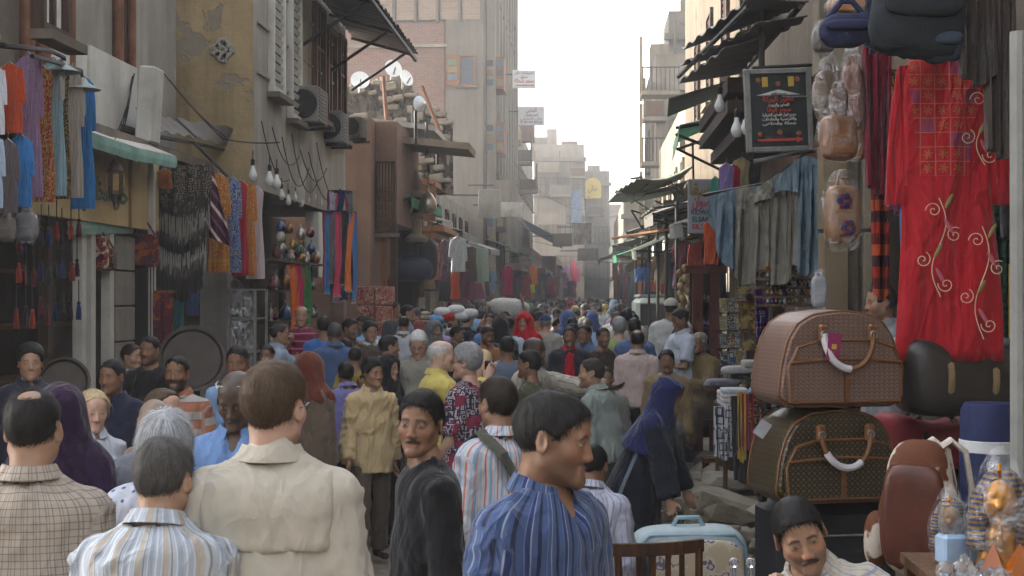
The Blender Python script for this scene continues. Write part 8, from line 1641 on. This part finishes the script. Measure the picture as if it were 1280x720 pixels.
# by the brass shop
person(377, 382, 15.6, 186, 'man in burgundy striped polo standing behind the trinket counter with folded arms', Pose(bulk=1.08, la=((-.2, .35, -.9), (.8, .55, .15)), ra=((.2, .45, -.8), (-.45, .5, .75), .9)), dict(skin='tan'), ('bald', 'black', .006), sh(PNKST, collar=1, frac=.85), TR('4a4640'), 1, z0=.12)
person(350, 404, 15.0, -78, 'man in pale blue shirt gesturing beside the burgundy polo', Pose(la=((-.2, .8, -.5), (.1, .9, .35))), dict(skin='tan'), ('short', 'dbrown', .01), sh('8696a8', collar=1), TR('3c3c40'), 1)
person(418, 403, 14.9, 18, 'grey-haired man in denim shirt seen from behind at the counter', Pose(), dict(skin='brown'), ('short', 'salt', .009), sh('43587c', collar=1, off=.024), TR('1e2026'), 1)
person(405, 395, 15.6, 8, 'man in bright blue shirt seen from behind at the counter', Pose(), dict(skin='brown'), ('short', 'black', .009), sh('3f64a0', off=.024), TR('24262c'), 1)
person(438, 398, 15.9, -122, 'man in black leather jacket raising a hand to his mouth', Pose(hpitch=-.15, ra=((.2, .4, -.7), (-.35, .3, .85), .9)), dict(skin='brown', stub=1), ('short', 'black', .015), sh('17171b', kind='jacket', off=.03), TR('1e2024'), 1)
person(463, 403, 15.9, -148, 'man with glasses in brown suit by the box stack', Pose(), dict(skin='tan'), ('full', 'black', .012), sh('4a4036', kind='jacket', off=.028, collar=1, cmat=F('a8aab0')), TR('3a342e'), 1, [glasses()])
person(510, 381, 21.0, -86, 'man in light grey shirt standing by the blue stall', Pose(), dict(skin='tan'), ('short', 'black', .01), sh('74808c', collar=1), TR('3c4044'), 1)
person(492, 377, 22.0, -100, 'man in dark grey shirt behind the red boxes', Pose(), dict(skin='brown'), ('short', 'black', .012), sh('3a3c44', frac=.9), TR('2c2c30'), 1)
person(545, 388, 20.5, 175, 'person in grey-green jacket by the blue stall', Pose(), dict(skin='olive'), ('short', 'black', .01), sh('5a625c', kind='jacket', off=.025), TR('34343a'), 1)
person(682, 393, 19.5, -3, 'man in beige jacket and blue cap walking away', Pose(), dict(skin='fair'), ('short', 'grey', .008), sh('8c8a80', kind='jacket', off=.028, hem=-.18), TR('4a4a4c'), 1, [cap_hat('2c3654')])
person(774, 398, 16.8, 6, 'grey-haired woman in light green jersey seen from behind', Pose(fem=1, bulk=1.1), dict(skin='fair', fem=1), ('full', 'grey', .014), sh('8a9a5c', off=.022), TR('4c4e48'), 1)
person(793, 397, 16.2, 5, 'man in mid-blue shirt seen from behind beside the green jersey', Pose(), dict(skin='brown'), ('short', 'black', .01), sh('4a5c80', off=.022), TR('2c2e34'), 1)
person(783, 386, 19.5, 8, 'man in striped beige jersey seen from behind', Pose(), dict(skin='brown'), ('short', 'black', .011), sh(GRST, off=.022), TR('34343a'), 1)
person(731, 406, 16.6, 150, 'man with dark hair and blue shirt beside the red shirt', Pose(), dict(skin='brown', mous=1), ('short', 'black', .011), sh('4a5c78', collar=1), TR('2c2e34'), 1)
person(612, 392, 19.5, 175, 'man in sky blue shirt under the cushion stall', Pose(), dict(skin='tan'), ('short', 'black', .011), sh('5c80b4', collar=1), TR('34363c'), 1)
person(609, 405, 17.2, 4, 'bald man in black jacket walking away in mid street', Pose(bulk=1.1), dict(skin='brown', shade=.55), ('none', 'black'), sh('1c1e24', kind='jacket', off=.03), TR('24262a'), 1)
person(636, 396, 18.6, -10, 'man in white T-shirt walking away in mid street', Pose(), dict(skin='brown'), ('short', 'black', .01), sh('9aa8b8', frac=.8), TR('34383f'), 1)
person(655, 392, 19.0, 165, 'woman in scarlet headscarf facing the camera', Pose(fem=1), dict(skin='tan', fem=1), ('hijab', 'black'), sh('38466a', off=.02, kind='robe'), None, 1, [hijab('a81a24', .15, low=.12)])
person(625, 398, 18.0, 5, 'woman in black cloak and headscarf seen from behind', Pose(fem=1), dict(skin='tan', fem=1), ('hijab', 'black'), sh('151518', kind='robe', off=.03), None, 1, [hijab('151518', .22)])
SB = person(571, 408, 19.0, -90, 'man in dark green jacket balancing a white bundle on his head', Pose(la=((-.6, .1, .5), (.35, .0, 1), .5)), dict(skin='brown'), ('short', 'black', .01), sh('2c3a34', kind='jacket', off=.028), TR('34363a'), 1)
r = empty('head_bundle', (SB.location.x, SB.location.y, SB.scale[2]*1.76), .2, 'white and red bundle carried on the head of the green jacket', 'bundle')
for i, (x, z, c_) in enumerate(((-.1, .08, 'a83028'), (.08, .09, 'c0c0be'), (.02, .17, 'c4c4c2'), (-.16, .14, 'c0c0c0'), (-.22, .05, '6a9ac4'), (.2, .12, 'bcbcba'))): m = MB(); m.add(*sbag(.24, .26, .14, 2.4, noise=.08, seed=i)); o = m.obj('packet', F(c_), r, True); o.location = (x, 0, z)
SK = person(633, 386, 21.5, 150, 'porter in grey robe bent under a white sack', Pose(lean=.1, hpitch=-.2, la=((-.5, .1, .6), (.3, .0, 1), .5), ra=((.5, .1, .6), (-.3, 0, 1), .5)), dict(skin='brown'), ('short', 'black', .008), sh('7a7480', kind='robe', off=.03), None, 1)
r = empty('sack', (SK.location.x, SK.location.y, at(632, 385, 21.5).z), .1, 'bulging white sack carried on the shoulders of the porter', 'sack'); m = MB(); m.add(*sbag(.62, .34, .3, 2.3, noise=.07, seed=3)); m.obj('cloth', F('b2b0aa'), r, True); r.rotation_euler = (0, .12, .1); q = MB(); q.tube([(-.3, 0, .0), (-.36, 0, .04)], [.05, .02], 8); q.obj('tied_neck', F('a09c94'), r, True)
# camera in the hands of the man in yellow
pz = Pose(hpitch=-.05, bulk=1.12, belly=.06, la=((-.2, .75, -.5), (.3, .42, .85), .9), ra=((.2, .75, -.5), (-.3, .42, .85), .9)); hp = (pz.arm[1][1]+pz.arm[-1][1])/2+np.array((0, .05, .09+pz.off)); wp = HY.matrix_basis @ Vector(hp)
r = empty('camera_compact', wp, R(-72), 'small black camera held up by the man in yellow', 'camera'); m = MB(); m.box((0, 0, 0), (.11, .045, .07), bev=.008); m.obj('camera_body', BLACKR, r); m = MB(); m.lathe([(.001, 0), (.022, 0), (.024, .03), (.018, .032), (.001, .028)], (0, 0, 0), 14, Euler((-math.pi/2, 0, 0)).to_matrix()); o = m.obj('lens', GREYMETAL, r); o.location = (.01, .022, 0)
# ---------------------------------------------------------------- the rest of the crowd: figures copied from a few kinds
def kind_of(i, lod, view):
    r_ = random.Random(i); st = r_.random()*.5; walk = r_.random() < .6; k = .2*walk
    p = Pose(bulk=r_.uniform(.95, 1.1), hyaw=r_.uniform(-.5, .5), hpitch=r_.uniform(-.25, .05), lean=r_.uniform(0, .08), ll=((-.04, k, -1), (0, -.05, -1)), rl=((.04, -k, -1), (0, -k*1.6, -1)), la=((-.14, -k*.8, -1), (-.03, .2-k, -1)), ra=((.14, k*.8, -1), (.03, .35, -1)) if r_.random() < .7 else ((.2, .3, -.9), (-.2, .9, .2)))
    root = empty('person', (0, 0, 0)); sk = r_.choice(['brown', 'brown', 'tan', 'olive']); e = []
    robe = i % 5 == 4; hj = i % 4 == 3; hr = ('hijab', 'black') if hj else (r_.choice(['short', 'full', 'short', 'spot']), r_.choice(['black', 'black', 'dbrown', 'salt']), r_.uniform(.008, .013))
    if hj: p.fem = 1; e.append(hijab('333333', .17, low=.16))
    build_person(root, p, dict(skin=sk, mous=r_.random() < .4, stub=r_.random() < .5, fem=int(hj)), hr, dict(kind='robe' if robe or hj else 'shirt', mat=F('888888'), off=.024, collar=not hj and lod < 2, frac=.8 if i % 3 == 0 else 1.93), None if robe or hj else TR('333333'), lod, e, 500+i*7)
    root['hj'] = hj; root['robe'] = robe; return root
CC = [('a9acb0', 'white'), ('7f9cc0', 'light blue'), ('20242e', 'black'), ('5a5c62', 'grey'), ('3a4a74', 'navy blue'), ('8a8270', 'beige'), ('6a2028', 'maroon'), ('a8a094', 'cream'), ('4a5a4c', 'olive green'), ('28303c', 'charcoal'), ('5c4636', 'brown'), ('74382c', 'rust red'), ('9c8cac', 'lilac'), ('4c6a78', 'teal blue'), ('8a5c3c', 'orange'), ('9c9058', 'yellow'), ('8e6070', 'pink'), ('14161a', 'jet black'), ('708090', 'slate'), ('c0c2c4', 'bright white')]
BT = [('22242a', 'black'), ('34404e', 'denim'), ('4a443c', 'brown'), ('5a5a58', 'grey'), ('6a6450', 'khaki')]
KN = [kind_of(i, 1, 0) for i in range(9)]; KF = [kind_of(20+i, 2, 0) for i in range(9)]
taken = [(p.location.x, p.location.y) for p in PEOPLE]+[(-3.4, 16.6), (VN.location.x, 34.5), (VN.location.x, 36)]
spots = []; cr = random.Random(11)
def try_spots(n, y0, y1, x0, x1, dmin):
    c = 0
    for _ in range(n*12):
        if c >= n: break
        y = cr.uniform(y0, y1); t = (y-17)/80; x = cr.uniform(x0+.2*t, x1+.3*t)
        if x < (-9 if y < 63 else -2.45 if y < 77 else -1.8 if y < 92 else -.8): continue
        if all((x-a)**2+(y-b)**2 > dmin**2 for a, b in taken): taken.append((x, y)); spots.append((x, y)); c += 1
try_spots(12, 15.5, 19, -2.9, .55, .8); try_spots(44, 19, 28, -3.3, .8, .62); try_spots(56, 28, 42, -3.4, .95, .58); try_spots(70, 42, 62, -3.5, 1.0, .58); try_spots(110, 62, 108, -2.4, 1.3, .52)
used = set()
for i, (x, y) in enumerate(sorted(spots, key=lambda s: s[1])):
    pool = KN if y < 30 else KF; k = cr.randrange(len(pool)); src = pool[k]; away = cr.random() < .55; rz = R(cr.gauss(0, 35)+(0 if away else 180)); h = cr.gauss(.97, .04)
    if src in used or True: root = copy_tree(src)
    root.location = (x, y, 0); root.rotation_euler = (0, 0, rz); root.scale = (h, h, h); ci = cr.choice([0, 0, 0, 1, 1, 1, 5, 7, 7, 7, 12, 15, 19, 19, 19]+list(range(20))); bi = cr.randrange(5); hc = cr.randrange(20)
    for o in root.children:
        nm = o.name.split('.')[0]
        mt = F(CC[ci][0]) if nm in ('shirt', 'robe') else F(BT[bi][0]) if nm == 'trousers' else F(CC[hc][0]) if nm == 'headscarf' else None
        if mt:
            o.material_slots[0].link = 'OBJECT'; o.material_slots[0].material = mt
            for q in o.children: q.material_slots[0].link = 'OBJECT'; q.material_slots[0].material = mt
    zone = 'in mid street' if y < 28 else 'deeper in crowd' if y < 45 else 'far down street' if y < 70 else 'in far haze'
    what = '%s headscarf and %s robe' % (CC[hc][1], CC[ci][1]) if src['hj'] else '%s robe' % CC[ci][1] if src['robe'] else '%s shirt and %s trousers' % (CC[ci][1], BT[bi][1])
    tag(root, ('person in %s walking away %s' if away else 'oncoming person in %s %s') % (what, zone), 'person', 'people in the crowded street')
    for kx in ('hj', 'robe'): del root[kx]
for src in KN+KF:
    for o in [o for ch in src.children for o in ch.children]+list(src.children)+[src]: bpy.data.objects.remove(o)

# ---------------------------------------------------------------- air
hz = MB(); hz.box((0, 165, 10.8), (300, 440, 24)); hv = bpy.data.materials.new('haze'); hv.use_nodes = True; nt = hv.node_tree; nt.nodes.clear()
_o = nt.nodes.new('ShaderNodeOutputMaterial'); _v = nt.nodes.new('ShaderNodeVolumePrincipled'); _v.inputs['Color'].default_value = (.93, .95, 1, 1); _v.inputs['Density'].default_value = .0017; _v.inputs['Anisotropy'].default_value = .2
nt.links.new(_v.outputs[0], _o.inputs['Volume']); tag(hz.obj('haze', hv), kind='stuff')
